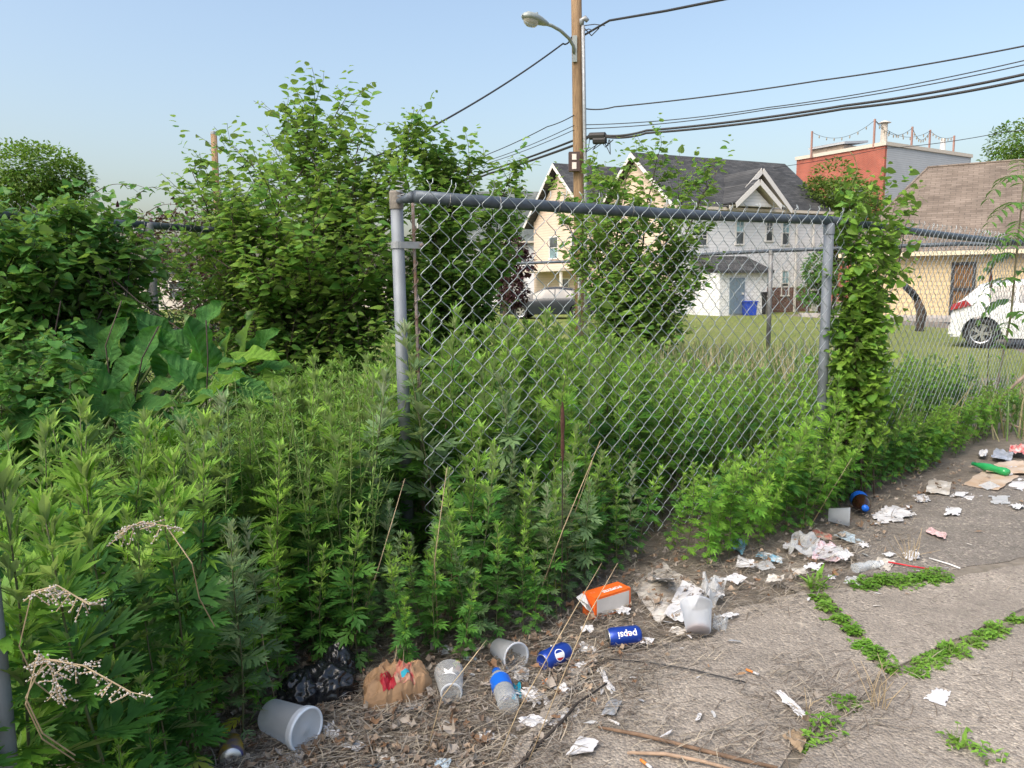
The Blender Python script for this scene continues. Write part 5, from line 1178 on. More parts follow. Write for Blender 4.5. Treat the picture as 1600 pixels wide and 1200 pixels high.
# dried dock stalk and pale fallen branch beside it
b_ = G(1541, 655); mb = MB(); mb.tube([b_, at(1544, 560, b_.y), at(1547, 480, b_.y), at(1549, 430, b_.y)], [0.005, 0.004, 0.003, 0.003], 5); dk = thing('dock_stalk', 'thin dark dried dock stalk with russet seed head before the white car', 'dead stem'); mb.build('stem', M_deadstem, dk)
mb = MB(); a_, c_ = at(1548, 450, b_.y), at(1549, 418, b_.y); mb.tube([a_, a_.lerp(c_, .4), c_], [0.012, 0.018, 0.004], 7); mb.build('seed_head', plain('russet_seed', (0.13, 0.05, 0.035), 0.9, bmp=0.8, scale=60), dk)
b_ = G(878, 890); b_.y = 2.75; mb = MB(); q0 = at(878, 700, 2.75); mb.tube([Vector((q0.x, 2.78, 0)), at(879, 720, 2.75)], 0.002, 5); dk = thing('dock_seedhead', 'dark brown dock seed head standing in front of the mesh', 'dead stem'); mb.build('stem', M_deadstem, dk)
mb = MB(); P_ = [at(879, y, 2.75) for y in (720, 700, 680, 660, 640, 628)]; mb.tube(P_, [0.004, 0.008, 0.006, 0.009, 0.006, 0.002], 7); mb.build('seed_head', plain('dark_seed', (0.08, 0.035, 0.025), 0.9, bmp=0.8, scale=60), dk)
p0 = G(1548, 672); P_ = [p0 + Vector((0, 0, 0.02)), at(1570, 615, p0.y - 0.1), at(1620, 570, p0.y - 0.25)]; mb = MB(); mb.tube(P_, [0.009, 0.012, 0.014], 7); tag(mb.build('fallen_branch', plain('pale_dead_wood', (0.33, 0.26, 0.21), 0.8, vary=0.2, bmp=0.2), smooth=True), 'pale leaning dead branch at the right edge below the sapling', 'branch')
P_ = [G(1545, 662) + Vector((0, 0, 0.09)), G(1575, 672) + Vector((0, 0, 0.06)), G(1620, 690) + Vector((0, 0, 0.05))]; mb = MB(); mb.tube(P_, [0.008, 0.01, 0.01], 7); tag(mb.build('fallen_branch', plain('pale_dead_wood_b', (0.36, 0.28, 0.22), 0.8, vary=0.2), smooth=True), 'short bare branch lying low above the red wrapper', 'branch')

# --- burdock
bo = G(270, 700); bo = Vector((bo.x - 0.15, 3.25, 0)); bur = thing('burdock_plant', 'burdock with huge broad leaves behind the gateway mugwort', 'plant', tuple(bo)); br_ = random.Random(71)
# (centre px, py, depth, length m, direction of the tip in the picture (deg, 0 = right, 90 = up), tilt towards the viewer, bright?)
for i, (px, py, Y, L, ang, tilt, lime) in enumerate(((312, 525, 3.6, 0.42, 95, 35, 0), (380, 510, 3.75, 0.36, 88, 40, 0), (395, 545, 3.55, 0.34, 25, 55, 1), (290, 570, 3.4, 0.40, 110, 50, 0), (345, 560, 3.5, 0.34, 60, 60, 0), (240, 500, 3.8, 0.36, 130, 50, 0), (340, 590, 3.3, 0.34, 30, 62, 1), (425, 560, 3.6, 0.28, 15, 60, 0), (200, 560, 3.4, 0.34, 160, 55, 0), (130, 505, 3.7, 0.34, 150, 45, 0), (175, 520, 3.6, 0.36, 70, 55, 0), (110, 640, 3.0, 0.36, 150, 55, 0), (45, 620, 2.9, 0.34, 190, 60, 0), (160, 630, 3.1, 0.36, 40, 60, 0), (20, 660, 2.75, 0.32, 200, 55, 0), (235, 620, 3.15, 0.32, 20, 60, 0), (270, 672, 3.0, 0.18, 80, 30, 1), (60, 580, 3.1, 0.34, 100, 50, 0), (260, 540, 3.7, 0.34, 100, 45, 0), (90, 690, 2.8, 0.32, 220, 60, 0), (220, 690, 2.9, 0.30, -20, 65, 0), (150, 690, 2.85, 0.32, 250, 65, 0), (430, 590, 3.5, 0.26, -10, 60, 1), (300, 640, 3.1, 0.3, -20, 65, 0), (35, 540, 3.5, 0.32, 140, 45, 0), (325, 480, 3.9, 0.3, 60, 45, 0), (350, 530, 3.75, 0.3, 120, 45, 0), (275, 520, 3.75, 0.3, 140, 50, 0), (410, 520, 3.8, 0.28, 60, 50, 0), (370, 580, 3.4, 0.32, 0, 62, 0), (250, 590, 3.35, 0.34, 170, 60, 0), (310, 610, 3.2, 0.32, 200, 64, 0), (200, 600, 3.2, 0.34, 100, 55, 0), (140, 570, 3.3, 0.34, 110, 52, 0), (90, 560, 3.3, 0.32, 160, 55, 0), (210, 650, 3.0, 0.3, 150, 60, 0), (400, 600, 3.3, 0.28, -25, 62, 0), (60, 655, 2.85, 0.3, 120, 55, 0), (180, 480, 3.9, 0.32, 120, 45, 0), (225, 530, 3.6, 0.34, 60, 50, 0))):
    c = at(px, py + 12, Y); L *= 0.58; a = rad(ang + br_.gauss(0, 14)); tilt = tilt + br_.gauss(0, 14); tip = Vector((math.cos(a) * 0.9, -0.35 * math.cos(rad(tilt)), math.sin(a) * math.sin(rad(90 - tilt * 0.55)) + 0.0)).normalized()
    up = Vector((br_.gauss(0, .45), -math.cos(rad(tilt)), math.sin(rad(tilt)) + 0.15)).normalized()
    M = frame(c - tip * L * 0.45, tip, za=up) @ Matrix.Scale(L, 4)
    tb_ = T_BUR[i % 4] if i else None
    if i == 0: T_BUR = [big_leaf(k) for k in range(4)]; tb_ = T_BUR[0]
    key = ('bur', i % 4, lime)
    if key not in leafmesh: leafmesh[key] = tri_mesh('leaf', tb_[0], tb_[1], np.zeros(len(tb_[1])), [ML_burl if lime else ML_bur], True)
    M.translation = M.translation - bo; lf_ = link('leaf', leafmesh[key], bur, M)
    q = c - tip * L * 0.45 - bo; crown_ = Vector((q.x * 0.55, q.y * 0.55 + 0.05, 0)); mb = MB(); mb.tube([crown_, crown_.lerp(q, 0.6) + Vector((0, 0, 0.05)), q], [0.011, 0.009, 0.006], 6); mb.build('leaf_stalk', M_green_stem, bur, smooth=True)

# --- fine weeds (bedstraw) between burdock and fence: one mass nobody could count
fr_ = random.Random(81); items = []
T_WH = T([(0, 0, 0), (0.5, -0.1, 0.02), (1, 0, 0), (0.5, 0.1, 0.02)], [(0, 1, 2), (0, 2, 3)]); stems_ = MB()
for k in range(760):
    px = fr_.uniform(180, 660); Y = fr_.uniform(2.5, 4.4) if px < 570 else fr_.uniform(3.25, 4.6); p = at(px, 640, Y); p = Vector((p.x, Y, 0))
    if 590 < px: Y = max(Y, 3.4)
    H = min(fr_.uniform(0.6, 1.0), at(px, interp([(180, 670), (300, 640), (430, 575), (520, 545), (660, 515)], px), Y).z * fr_.uniform(0.85, 1.05))
    ln = Vector((fr_.gauss(0, .12), fr_.gauss(0, .12), H)); P = [p + ln * t + Vector((0, 0, -0.05 * t * t)) for t in (0, .33, .66, 1)]; stems_.tube(P, 0.0018, 3, cap=False)
    nw = 16
    for j in range(5, nw + 1):
        pos = p + ln * (j / nw); a0 = fr_.uniform(0, 6)
        for q in range(5):
            items.append((T_WH, leafM(pos, a0 + q * 1.257, rad(fr_.uniform(0, 45)), 0, fr_.uniform(0.02, 0.04)), 0))
sv_, sf_ = tris_of(stems_)
tag(link('bedstraw', tri_mesh('bedstraw', *bake(items, None, [(sv_, sf_, 1)]), [ML_bed, M_green_stem])), 'mass of fine-leaved bedstraw between burdock and fence', 'weeds', kind='stuff')

# --- tall dry and green grass along the far end and behind the line post
items = []; gr = random.Random(91)
T_BLADE = T([(0, -0.012, 0), (0, 0.012, 0), (0.5, 0.011, 0.0), (0.5, -0.011, 0), (1, 0, -0.12)], [(0, 3, 2), (0, 2, 1), (3, 4, 2)])
for k in range(9500):
    if k < 2600: px, Y = gr.uniform(1010, 1700), gr.uniform(4.6, 9.0)
    elif k >= 5200: px, Y = gr.uniform(1000, 1310), gr.uniform(6.0, 11.5)
    elif k < 3600: px, Y = gr.uniform(1360, 1640), gr.uniform(4.0, 5.4)
    else: px, Y = gr.uniform(-200, 1000), gr.uniform(6.5, 11)
    p = at(px, 600, Y); p = Vector((p.x, Y, zg(p.x, Y)))
    if edge_dist(p) < 0.12 and Y < 6: continue
    H = gr.uniform(0.25, 0.62) * (1.0 if Y < 7 else 0.95) if k < 5200 else gr.uniform(0.45, 0.88)
    items.append((T_BLADE, leafM(p, gr.uniform(0, 6.28), rad(gr.uniform(58, 88)), gr.gauss(0, .5), H), 0 if gr.random() < (0.62 if k < 5200 else 0.45) else 1))
tag(link('tall_grass', tri_mesh('tall_grass', *bake(items, None), [leaf_mat('grass_blade', (0.11, 0.18, 0.05), (0.17, 0.23, 0.08), None, 0.3), leaf_mat('dry_grass_blade', (0.36, 0.3, 0.18), (0.28, 0.22, 0.13), None, 0.2)])), 'tall rough grass, partly dry, at the back of the lot', 'grass', kind='stuff')

# --- purple-leaved trees and far trees
def tree(name, label, base, H, R, mats, seed, n=2600, ls=0.22, zc=0.62, cat='tree', tpls=None, trunk=0.12, lobes=9, squash=1.0):
    r = random.Random(seed); o = thing(name, label, cat, tuple(base)); mb = MB()
    mb.tube([(0, 0, 0), (0.02 * H, 0, H * 0.35), (0, 0.02 * H, H * 0.7)], [trunk, trunk * 0.75, trunk * 0.35], 8)
    cl = []
    for k in range(lobes):
        a = r.uniform(0, 6.28); rr_ = R * math.sqrt(r.random()) * 0.62; z = H * (zc + (r.random() - 0.45) * 0.5 * squash); c = Vector((math.cos(a) * rr_, math.sin(a) * rr_, z)); cl.append((c, R * r.uniform(0.32, 0.5)))
        mb.tube([(0, 0, H * 0.3), c * 0.5 + Vector((0, 0, H * 0.16)), c], [trunk * 0.5, trunk * 0.3, trunk * 0.1], 5)
    mb.build('trunk', M_bark, o, smooth=True); items = []
    for k in range(n):
        c, q = r.choice(cl); d = Vector((r.gauss(0, 1), r.gauss(0, 1), r.gauss(0, 1))).normalized(); p = c + d * q * (0.55 + 0.5 * r.random() ** 0.6) * Vector((1, 1, 0.85)).length / 1.65
        items.append((r.choice(tpls or T_OVAL), frame(p, d + Vector((r.gauss(0, .6), r.gauss(0, .6), -0.2)), za=(r.gauss(0, .5), r.gauss(0, .5), 1)) @ Matrix.Scale(ls * r.uniform(0.7, 1.3), 4), 0 if r.random() < 0.7 else len(mats) - 1))
    link('crown', tri_mesh('crown', *bake(items, None), mats), o); return o
fz = lambda px, Y: Vector((at(px, 450, Y).x, Y, FAR_Z))
tree('far_tree', 'rounded green tree beyond the vine heap at far left', fz(62, 27), 6.4, 2.0, [ML_tree, ML_mul], 101, 24000, 0.115, 0.62, lobes=26)
tree('maple_tree', 'lime green tree between the white house and brown roof', fz(1303, 44), 8.1, 2.9, [ML_tree, ML_mulb], 102, 13000, 0.17, 0.66, lobes=18)
tree('street_tree', 'dark green tree crown above the brown roof at the right edge', fz(1622, 52), 12.0, 3.9, [ML_tree, ML_mul], 103, 15000, 0.2, 0.68, lobes=20)
tree('plum_tree', 'dark purple-leaved tree in front of the far grey-roofed house', fz(788, 24), 2.9, 1.0, [ML_purp], 104, 2600, 0.12, 0.62)
tree('russet_shrub', 'thin reddish shrub behind the side fence, left of the mulberry', fz(322, 9.5), 2.55, 0.8, [ML_russ, ML_purp], 105, 1900, 0.06, 0.62, 'shrub', trunk=0.03)
tree('copper_shrub', 'small coppery shrub showing above the vine heap', fz(206, 8.5), 2.45, 0.5, [ML_russ, ML_purp], 106, 900, 0.055, 0.72, 'shrub', trunk=0.03)
tree('garden_bush', 'dark garden bush beside the corner of the white house', fz(1282, 38), 3.2, 1.2, [ML_vine], 107, 1500, 0.2, 0.5, 'shrub')
# bent dark stump by the yellow building
Yk = 24.0; ks = [at(1437, 512, Yk), at(1440, 490, Yk), at(1433, 468, Yk), at(1426, 458, Yk), at(1414, 447, Yk)]
kb = thing('bent_stump', 'black bent stump standing before the yellow wall', 'stump', (ks[0].x, Yk, FAR_Z)); ko = Vector((ks[0].x, Yk, FAR_Z))
mb = MB(); mb.tube([Vector((0, 0, 0)), ks[0] - ko, ks[1] - ko, ks[2] - ko], [0.12, 0.13, 0.15, 0.1], 9); mb.build('trunk', plain('charred_wood', (0.03, 0.024, 0.02), 0.9, vary=0.2, col2=(0.09, 0.06, 0.04), scale=4), kb, smooth=True)
mb = MB(); mb.tube([ks[2] - ko, ks[3] - ko, ks[4] - ko], [0.1, 0.11, 0.1], 9); mb.build('broken_limb', plain('charred_limb', (0.015, 0.015, 0.017), 0.9), kb, smooth=True)

# --- pale dead mugwort flower sprays at lower left
M_pale = plain('pale_dead_flower', (0.5, 0.47, 0.44), 0.9, vary=0.15, scale=40); T_BUD = T([(1, 0, 0), (-1, 0, 0), (0, 1, 0), (0, -1, 0), (0, 0, 1), (0, 0, -1)], [(0, 2, 4), (2, 1, 4), (1, 3, 4), (3, 0, 4), (2, 0, 5), (1, 2, 5), (3, 1, 5), (0, 3, 5)])
for i, (knots, Y, lab) in enumerate(((((30, 1010), (50, 925), (90, 915), (140, 945)), 1.2, 'pale dead flower spray arching over leaves, upper of two at left'), (((40, 1090), (70, 1030), (130, 1040), (205, 1082)), 1.12, 'pale dead flower spray trailing right, lower of two at left'), (((40, 1100), (60, 1020), (85, 1050), (90, 1085)), 1.14, 'short drooping pale dead flower spray near the left bottom'), (((300, 880), (260, 822), (220, 815), (195, 830)), 1.4, 'dull brown dead flower spray deep in the mugwort at left'))):
    r = random.Random(200 + i); W = [at(x, y, Y) for x, y in knots]; P = []
    for s in range(3):
        for t in np.linspace(0, 1, 6)[:-1]: P.append(W[s].lerp(W[s + 1], t))
    P.append(W[3]); o = thing('dead_flower_spray', lab, 'dead flowers', tuple(gz(W[0]))); og = gz(W[0]); mb = MB(); q_ = P[0] - og; mb.tube([q_ + Vector((-0.03, 0.16, -0.2)), q_ + Vector((-0.012, 0.05, -0.09))] + [p - og for p in P], [0.0012] * (2 + len(P)), 4); items = []
    for j in range(5, len(P)):
        for q in range(2):
            d = Vector((r.gauss(0, 1), r.gauss(0, .6), r.gauss(-0.6, .5))).normalized(); L = r.uniform(0.016, 0.038); e = P[j] + d * L; mb.tube([P[j] - og, e - og], 0.0009, 3, cap=False)
            for u in range(7): items.append((T_BUD, Matrix.Translation(P[j].lerp(e, (u + 1) / 7) - og + Vector((r.gauss(0, .002), r.gauss(0, .002), r.gauss(0, .002)))) @ Matrix.Scale(r.uniform(0.0013, 0.0026), 4), 0))
    mb.build('stem', M_straw, o); fl = link('florets', tri_mesh('florets', *bake(items, None), [M_pale]), o); fl['kind'] = 'stuff'

# --- dry tan stalks of last year's weeds standing among the green ones
ds = random.Random(611)
for k in range(15):
    px = ds.uniform(430, 1500); py = interp(EDGE, px) - ds.uniform(5, 90) ; b0 = G(px, py); b0.z = 0; H = ds.uniform(0.3, 0.8) * (0.7 if px > 950 else 1)
    ln = Vector((ds.gauss(0.05, .28), ds.gauss(-0.05, .2), 1)).normalized() * H; P = [b0, b0 + ln * .5 + Vector((ds.gauss(0, .02), 0, 0)), b0 + ln + Vector((ds.gauss(0, .04), 0, -0.03))]; mb = MB(); mb.tube(P, [0.0024, 0.0018, 0.001], 5)
    where = next(t_ for m_, t_ in MARKS if px < m_); tag(mb.build('dry_stalk', M_straw, smooth=True), 'thin dry tan stalk standing among weeds ' + where, 'dead stem', 'dry stalks ' + where)
# ================================================================== LITTER AND TRASH
DG = None
def text_mesh(body, size=1.0, bold=0.0):
    cu = bpy.data.curves.new('txt', 'FONT'); cu.body = body; cu.size = size; cu.align_x = 'CENTER'; cu.align_y = 'CENTER'; cu.resolution_u = 3; cu.offset = bold
    o = bpy.data.objects.new('txt', cu); COL.objects.link(o); dg = bpy.context.evaluated_depsgraph_get(); me = bpy.data.meshes.new_from_object(o.evaluated_get(dg))
    V = [Vector(v.co) for v in me.vertices]; F = [tuple(p.vertices) for p in me.polygons]
    bpy.data.objects.remove(o); bpy.data.curves.remove(cu); bpy.data.meshes.remove(me); return V, F
def disc(cx, cy, r, n=20, a0=0, a1=2 * math.pi):
    return [Vector((cx + r * math.cos(lerp(a0, a1, k / n)), cy + r * math.sin(lerp(a0, a1, k / n)), 0)) for k in range(n)]
def axis_m(c, ax, up=(0, 0, 1)):
    """local z along ax, local x as near up as can be"""
    z = Vector(ax).normalized(); x = Vector(up) - z * Vector(up).dot(z); x.normalize(); y = z.cross(x); m = Matrix((x, y, z)).transposed().to_4x4(); m.translation = Vector(c); return m
def thing_m(name, label, cat, M, group=None):
    o = bpy.data.objects.new(name, None); COL.objects.link(o); o.empty_display_size = 0.02; o.matrix_world = M; return tag(o, label, cat, group)

M_blue = plain('blue_can_paint', (0.012, 0.05, 0.33), 0.28, 0.35, 0.6, vary=0.06); M_alu = plain('aluminium', (0.55, 0.56, 0.57), 0.3, 0.9, vary=0.08)
M_whitep = plain('white_print', (0.78, 0.78, 0.78), 0.4, vary=0.02); M_redp = plain('red_print', (0.5, 0.02, 0.03), 0.4, vary=0.05)
M_orange = plain('orange_card', (0.75, 0.13, 0.015), 0.5, vary=0.06); M_card = plain('grey_white_card', (0.58, 0.55, 0.52), 0.7, vary=0.1, scale=9)
M_paper = plain('white_paper', (0.62, 0.62, 0.63), 0.8, vary=0.14, scale=14, bmp=0.15); M_paperd = plain('stained_paper', (0.55, 0.53, 0.49), 0.8, vary=0.2, scale=9, bmp=0.2, col2=(0.33, 0.29, 0.24))
M_kraft = plain('brown_kraft_paper', (0.34, 0.21, 0.115), 0.75, vary=0.13, scale=14, bmp=0.25); M_cardb = plain('corrugated_card', (0.42, 0.30, 0.2), 0.8, vary=0.13, scale=7, bmp=0.15, col2=(0.5, 0.43, 0.36))
M_blackbag = plain('black_bin_bag', (0.012, 0.013, 0.016), 0.22, 0, 0.6, vary=0.05); M_blackcl = plain('black_cloth', (0.012, 0.013, 0.017), 0.85, vary=0.1)
M_clear = clear_mat('clear_plastic', (0.75, 0.8, 0.84), 0.16); M_milky = clear_mat('milky_plastic', (0.84, 0.88, 0.94), 0.55, 0.25, 0.6); M_lid = clear_mat('frosted_lid', (0.76, 0.81, 0.88), 0.6, 0.3, 0.3); M_bagw = clear_mat('thin_white_bag', (0.72, 0.74, 0.76), 0.5, 0.3, 0.3)
M_green = clear_mat('green_bottle_plastic', (0.02, 0.36, 0.1), 0.7, 0.12); M_cola = plain('cola', (0.03, 0.012, 0.008), 0.15, spec=0.6); M_brownres = plain('brown_residue', (0.16, 0.06, 0.04), 0.6)
M_teal = plain('turquoise_wrapper', (0.02, 0.36, 0.5), 0.35, vary=0.15); M_foil = plain('dull_foil', (0.5, 0.5, 0.5), 0.35, 0.5, vary=0.2); M_pink = plain('pink_wrapper', (0.6, 0.42, 0.42), 0.5, vary=0.2, scale=30)
M_label = plain('blue_bottle_label', (0.012, 0.13, 0.62), 0.35, vary=0.05); M_filter = plain('orange_filter', (0.62, 0.22, 0.05), 0.8); M_greenp = plain('green_wrapper', (0.02, 0.2, 0.08), 0.4); M_twig = plain('twig_bark', (0.2, 0.13, 0.085), 0.85, vary=0.2, scale=30, bmp=0.3); M_dktwig = plain('dark_twig', (0.05, 0.04, 0.034), 0.9, vary=0.2)

def wrap(V, F, R, rot=0.0):
    """flat (x, y) art wrapped on a cylinder of radius R about z: x -> angle, y -> z"""
    out = [Vector((R * math.cos(v.x / R + rot), R * math.sin(v.x / R + rot), v.y)) for v in V]; return out, F
def can(label, p0, p1, spin, text):
    a, b = G(*p0), G(*p1); ax = (b - a); ax.z = 0; ax.normalize(); r = 0.033; c = (a + b) / 2
    o = thing_m('drink_can', label, 'can', axis_m((c.x, c.y, r + 0.008), ax), 'blue drink cans')
    mb = MB(); mb.lathe([(0.0, -0.054), (0.020, -0.053), (0.024, -0.060), (0.0265, -0.058), (r, -0.048), (r, 0.046), (0.0275, 0.058)], 28); mb.build('body', M_blue, o, smooth=True)
    mb = MB(); mb.lathe([(0.0275, 0.0575), (0.0285, 0.0605), (0.026, 0.061), (0.0245, 0.057), (0.0, 0.057)], 28); mb.build('lid', M_alu, o, smooth=True)
    mb = MB(); mb.lathe([(0.021, -0.0535), (0.0245, -0.0605), (0.0268, -0.0585)], 28); mb.build('bottom_rim', M_alu, o, smooth=True)
    mb = MB(); mb.box(-0.004, 0.01, -0.006, 0.006, 0.0575, 0.0595); mb.build('pull_tab', M_alu, o)
    mb = MB(); mb.add(disc(-0.012, 0, 0.008, 14), [tuple(range(14))]); me = mb.build('opening', M_black, o, mtx=Matrix.Translation((0, 0, 0.0577)))
    return o, r
def dense(V, F, step):
    """split long edges of a flat polygon outline by fan triangles so it wraps smoothly"""
    import bmesh
    bm = bmesh.new(); vs = [bm.verts.new(v) for v in V]
    for f in F:
        try: bm.faces.new([vs[i] for i in f])
        except Exception: pass
    bmesh.ops.triangulate(bm, faces=bm.faces[:])
    for _ in range(3):
        es = [e for e in bm.edges if e.calc_length() > step]
        if not es: break
        bmesh.ops.subdivide_edges(bm, edges=es, cuts=1); bmesh.ops.triangulate(bm, faces=bm.faces[:])
    bm.verts.index_update(); V2 = [v.co.copy() for v in bm.verts]; F2 = [tuple(v.index for v in f.verts) for f in bm.faces]; bm.free(); return V2, F2
def art(o, V, F, R, rot, mat, name, turn=0.0, shift=(0, 0)):
    c_, s_ = math.cos(turn), math.sin(turn); V = [Vector((v.x * c_ - v.y * s_ + shift[0], v.x * s_ + v.y * c_ + shift[1], 0)) for v in V]
    V, F = dense(V, F, 0.006); V, F = wrap(V, F, R, rot); mb = MB(); mb.add(V, F); return mb.build(name, mat, o)

# -- the two cans
cn, r = can('blue drink can lying with its name upside down beside the orange carton', (1003, 1008), (946, 1014), 0, True)
V, F = text_mesh('pepsi', 0.034, 0.0006); camrot = rad(-48)
# the visible side: find the direction to the viewer in can space
def view_rot(o): q = o.matrix_world.inverted() @ EYE; return math.atan2(q.y, q.x)
vr = view_rot(cn); art(cn, V, F, r + 0.0004, vr + 0.12, M_whitep, 'lettering', rad(90), (0, -0.004))
art(cn, disc(0, 0, 0.0035, 14), [tuple(range(14))], r + 0.0006, vr + 0.10, M_redp, 'red_dot', 0, (0, -0.006))
cn2, r = can('blue drink can with round white emblem half under leaves near the water bottle', (842, 1056), (890, 1032), 0, False)
vr = view_rot(cn2); art(cn2, disc(0, 0, 0.021, 26), [tuple(range(26))], r + 0.0004, vr + 0.1, M_whitep, 'round_emblem', 0, (0, -0.004))
arc = disc(0, 0, 0.018, 16, 0.3, 2.6); art(cn2, arc, [tuple(range(16))], r + 0.0007, vr + 0.1, M_redp, 'emblem_red_cap', rad(-90), (0, -0.004))
arc = disc(0, 0, 0.018, 16, 3.5, 5.9); art(cn2, arc, [tuple(range(16))], r + 0.0007, vr + 0.1, M_blue, 'emblem_blue_cap', rad(-90), (0, -0.004))

# -- orange fried chicken carton
a, b = G(930, 973), G(985, 955); u = (b - a).normalized(); L = (b - a).length; back = Vector((-u.y, u.x, 0)); hgt = 0.085; dep = 0.075
bx = thing_m('takeout_carton', 'orange takeout carton with pale window side on the litter edge', 'carton', frame((a.x, a.y, 0.012), u, back))
mb = MB(); mb.box(0, L, 0, dep, 0, hgt); mb.build('carton_body', M_orange, bx)
mb = MB(); mb.box(0.008, L - 0.008, -0.0012, -0.0002, 0.008, hgt - 0.01); mb.build('pale_panel', M_card, bx)
V, F = text_mesh('POPEYES', 0.03, 0.0012); mb = MB(); mb.add([Matrix.Translation((L * 0.6, dep * 0.4, hgt + 0.0008)) @ Matrix.Rotation(math.pi, 4, 'Z') @ (v * 0.82) for v in V], F); mb.build('lettering', M_whitep, bx)
V, F = text_mesh('* *', 0.02); mb = MB(); mb.add([Matrix.Translation((L * 0.14, dep * 0.55, hgt + 0.0008)) @ v for v in V], F); mb.build('small_print', plain('pale_orange_print', (0.8, 0.4, 0.25), 0.5), bx)
for y0, y1, tilt in ((0.004, dep * 0.8, 0.5), (dep * 0.2, dep, -0.2)):
    mb = MB(); mb.prism([(-0.001, y0, 0.02), (-0.03, y0, 0.05 + 0.03 * tilt), (-0.032, y1, 0.07), (-0.001, y1, hgt - 0.006)], (0, 0, 0.0016)); mb.build('end_flap', M_paper, bx)

# -- sheets and scraps
def sheet_px(name, label, cat, corners, amp, mat, seed, n=12, z=0.014, curl=0.0, group=None, holes=False, freq=1.0, parts=None):
    """crumpled sheet whose four corners lie on the ground at these pixels; corner may carry a height"""
    r = random.Random(seed); C = [G(c[0], c[1], c[2] if len(c) > 2 else z) for c in corners]; cen = sum(C, Vector()) / 4; V, F = [], []
    W = max((C[1] - C[0]).length, 1e-3)
    for j in range(n + 1):
        for i in range(n + 1):
            u, v = i / n, j / n; p = (C[0] * (1 - u) + C[1] * u) * (1 - v) + (C[3] * (1 - u) + C[2] * u) * v
            e = min(u, v, 1 - u, 1 - v)
            k = noise.noise(Vector((u * 4 * freq, v * 4 * freq, seed * 3.7))) + 0.5 * abs(noise.noise(Vector((u * 9 * freq, v * 9 * freq, seed))))
            j2 = noise.noise(Vector((u * 6, v * 6, seed + 9.1))) * 0.06 * W * (1 if e < 0.05 else 0.3)
            V.append(p + Vector((j2, noise.noise(Vector((u * 6, v * 6, seed + 4.1))) * 0.06 * W * (1 if e < 0.05 else 0.3), max(-0.002 - p.z * 0, amp * (k + 0.35)) + curl * (abs(u - 0.5) * 2) ** 3)) - Vector((cen.x, cen.y, 0)))
    for j in range(n):
        for i in range(n):
            q = j * (n + 1) + i; 
            if holes and (i in (0, n - 1) or j in (0, n - 1)) and r.random() < 0.35: continue
            F.append((q, q + 1, q + n + 2, q + n + 1))
    mb = MB(); mb.add(V, F); o = mb.build(name, mat, None, False); o.location = (cen.x, cen.y, 0); return tag(o, label, cat, group)
sheet_px('crumpled_paper', 'large grey-white crumpled paper sheet right of the orange carton', 'paper', [(988, 918), (1028, 975), (1100, 926), (1036, 880)], 0.012, M_paperd, 3, 16, freq=0.55)
sheet_px('crumpled_paper', 'folded white paper lying on the crumpled sheet', 'paper', [(1036, 962), (1066, 975), (1100, 925), (1066, 908)], 0.01, M_paper, 8, 12, z=0.03)
sheet_px('paper_cup_sleeve', 'torn white carton leaning upright behind the crumpled sheet', 'carton', [(1018, 905, 0.02), (1052, 908, 0.02), (1054, 905, 0.11), (1030, 905, 0.115)], 0.006, M_paper, 5, 8)
sheet_px('paper_scrap', 'white paper rag by the blue can and slab edge', 'paper', [(846, 1132), (878, 1142), (892, 1108), (850, 1092)], 0.01, M_paper, 11, 12, holes=True)
sheet_px('paper_scrap', 'grey-white torn rag tail at the slab edge', 'paper', [(868, 1130), (898, 1126), (915, 1110), (885, 1106)], 0.008, M_paper, 12, 9, holes=True)
sheet_px('paper_scrap', 'shredded white napkin beside the water bottle', 'paper', [(808, 1090), (838, 1108), (858, 1088), (822, 1070)], 0.014, M_paper, 13, 10, holes=True)
sheet_px('paper_card', 'clean white folded card alone on the straw at bottom centre', 'paper', [(884, 1180), (925, 1176), (936, 1158), (906, 1150)], 0.003, M_paper, 14, 8, freq=0.5, z=0.03)
sheet_px('paper_strip', 'wavy white paper strip on concrete above the slab crack', 'paper', [(932, 1046), (955, 1085), (962, 1080), (942, 1044)], 0.008, M_paper, 15, 9, holes=True, z=0.026)
sheet_px('foil_strip', 'long frayed white strip lying below the pavement joint', 'paper', [(1208, 1080), (1250, 1124), (1263, 1118), (1222, 1080)], 0.006, M_paper, 16, 10, holes=True, z=0.026)
sheet_px('plastic_sliver', 'grey flattened plastic sliver right of the slab crack', 'plastic', [(940, 1116), (960, 1118), (972, 1096), (952, 1090)], 0.005, M_foil, 17, 6, z=0.026)
sheet_px('plastic_bag', 'white plastic bag with red print lying before the mugwort', 'bag', [(1232, 868), (1272, 874), (1282, 845), (1238, 838)], 0.04, M_bagw, 18, 12)
sheet_px('newspaper_sheet', 'pale printed sheet right of the plastic bag with red print', 'paper', [(1268, 876), (1325, 878), (1300, 852), (1278, 848)], 0.022, plain('red_blue_print_paper', (0.6, 0.58, 0.6), 0.7, vary=0.0, scale=60, col2=(0.5, 0.28, 0.33)), 19, 12)
sheet_px('plastic_film', 'bluish white film lying beyond the printed sheet', 'plastic', [(1302, 838), (1340, 852), (1356, 846), (1318, 830)], 0.012, plain('bluish_film', (0.45, 0.55, 0.62), 0.35, vary=0.2, scale=12), 20, 9)
sheet_px('snack_bag', 'colourful snack bag with red edge behind the plastic bag', 'wrapper', [(1265, 838), (1300, 846), (1300, 836), (1272, 826)], 0.01, plain('snack_print', (0.25, 0.3, 0.25), 0.35, vary=0, scale=30, col2=(0.4, 0.08, 0.06)), 21, 8)
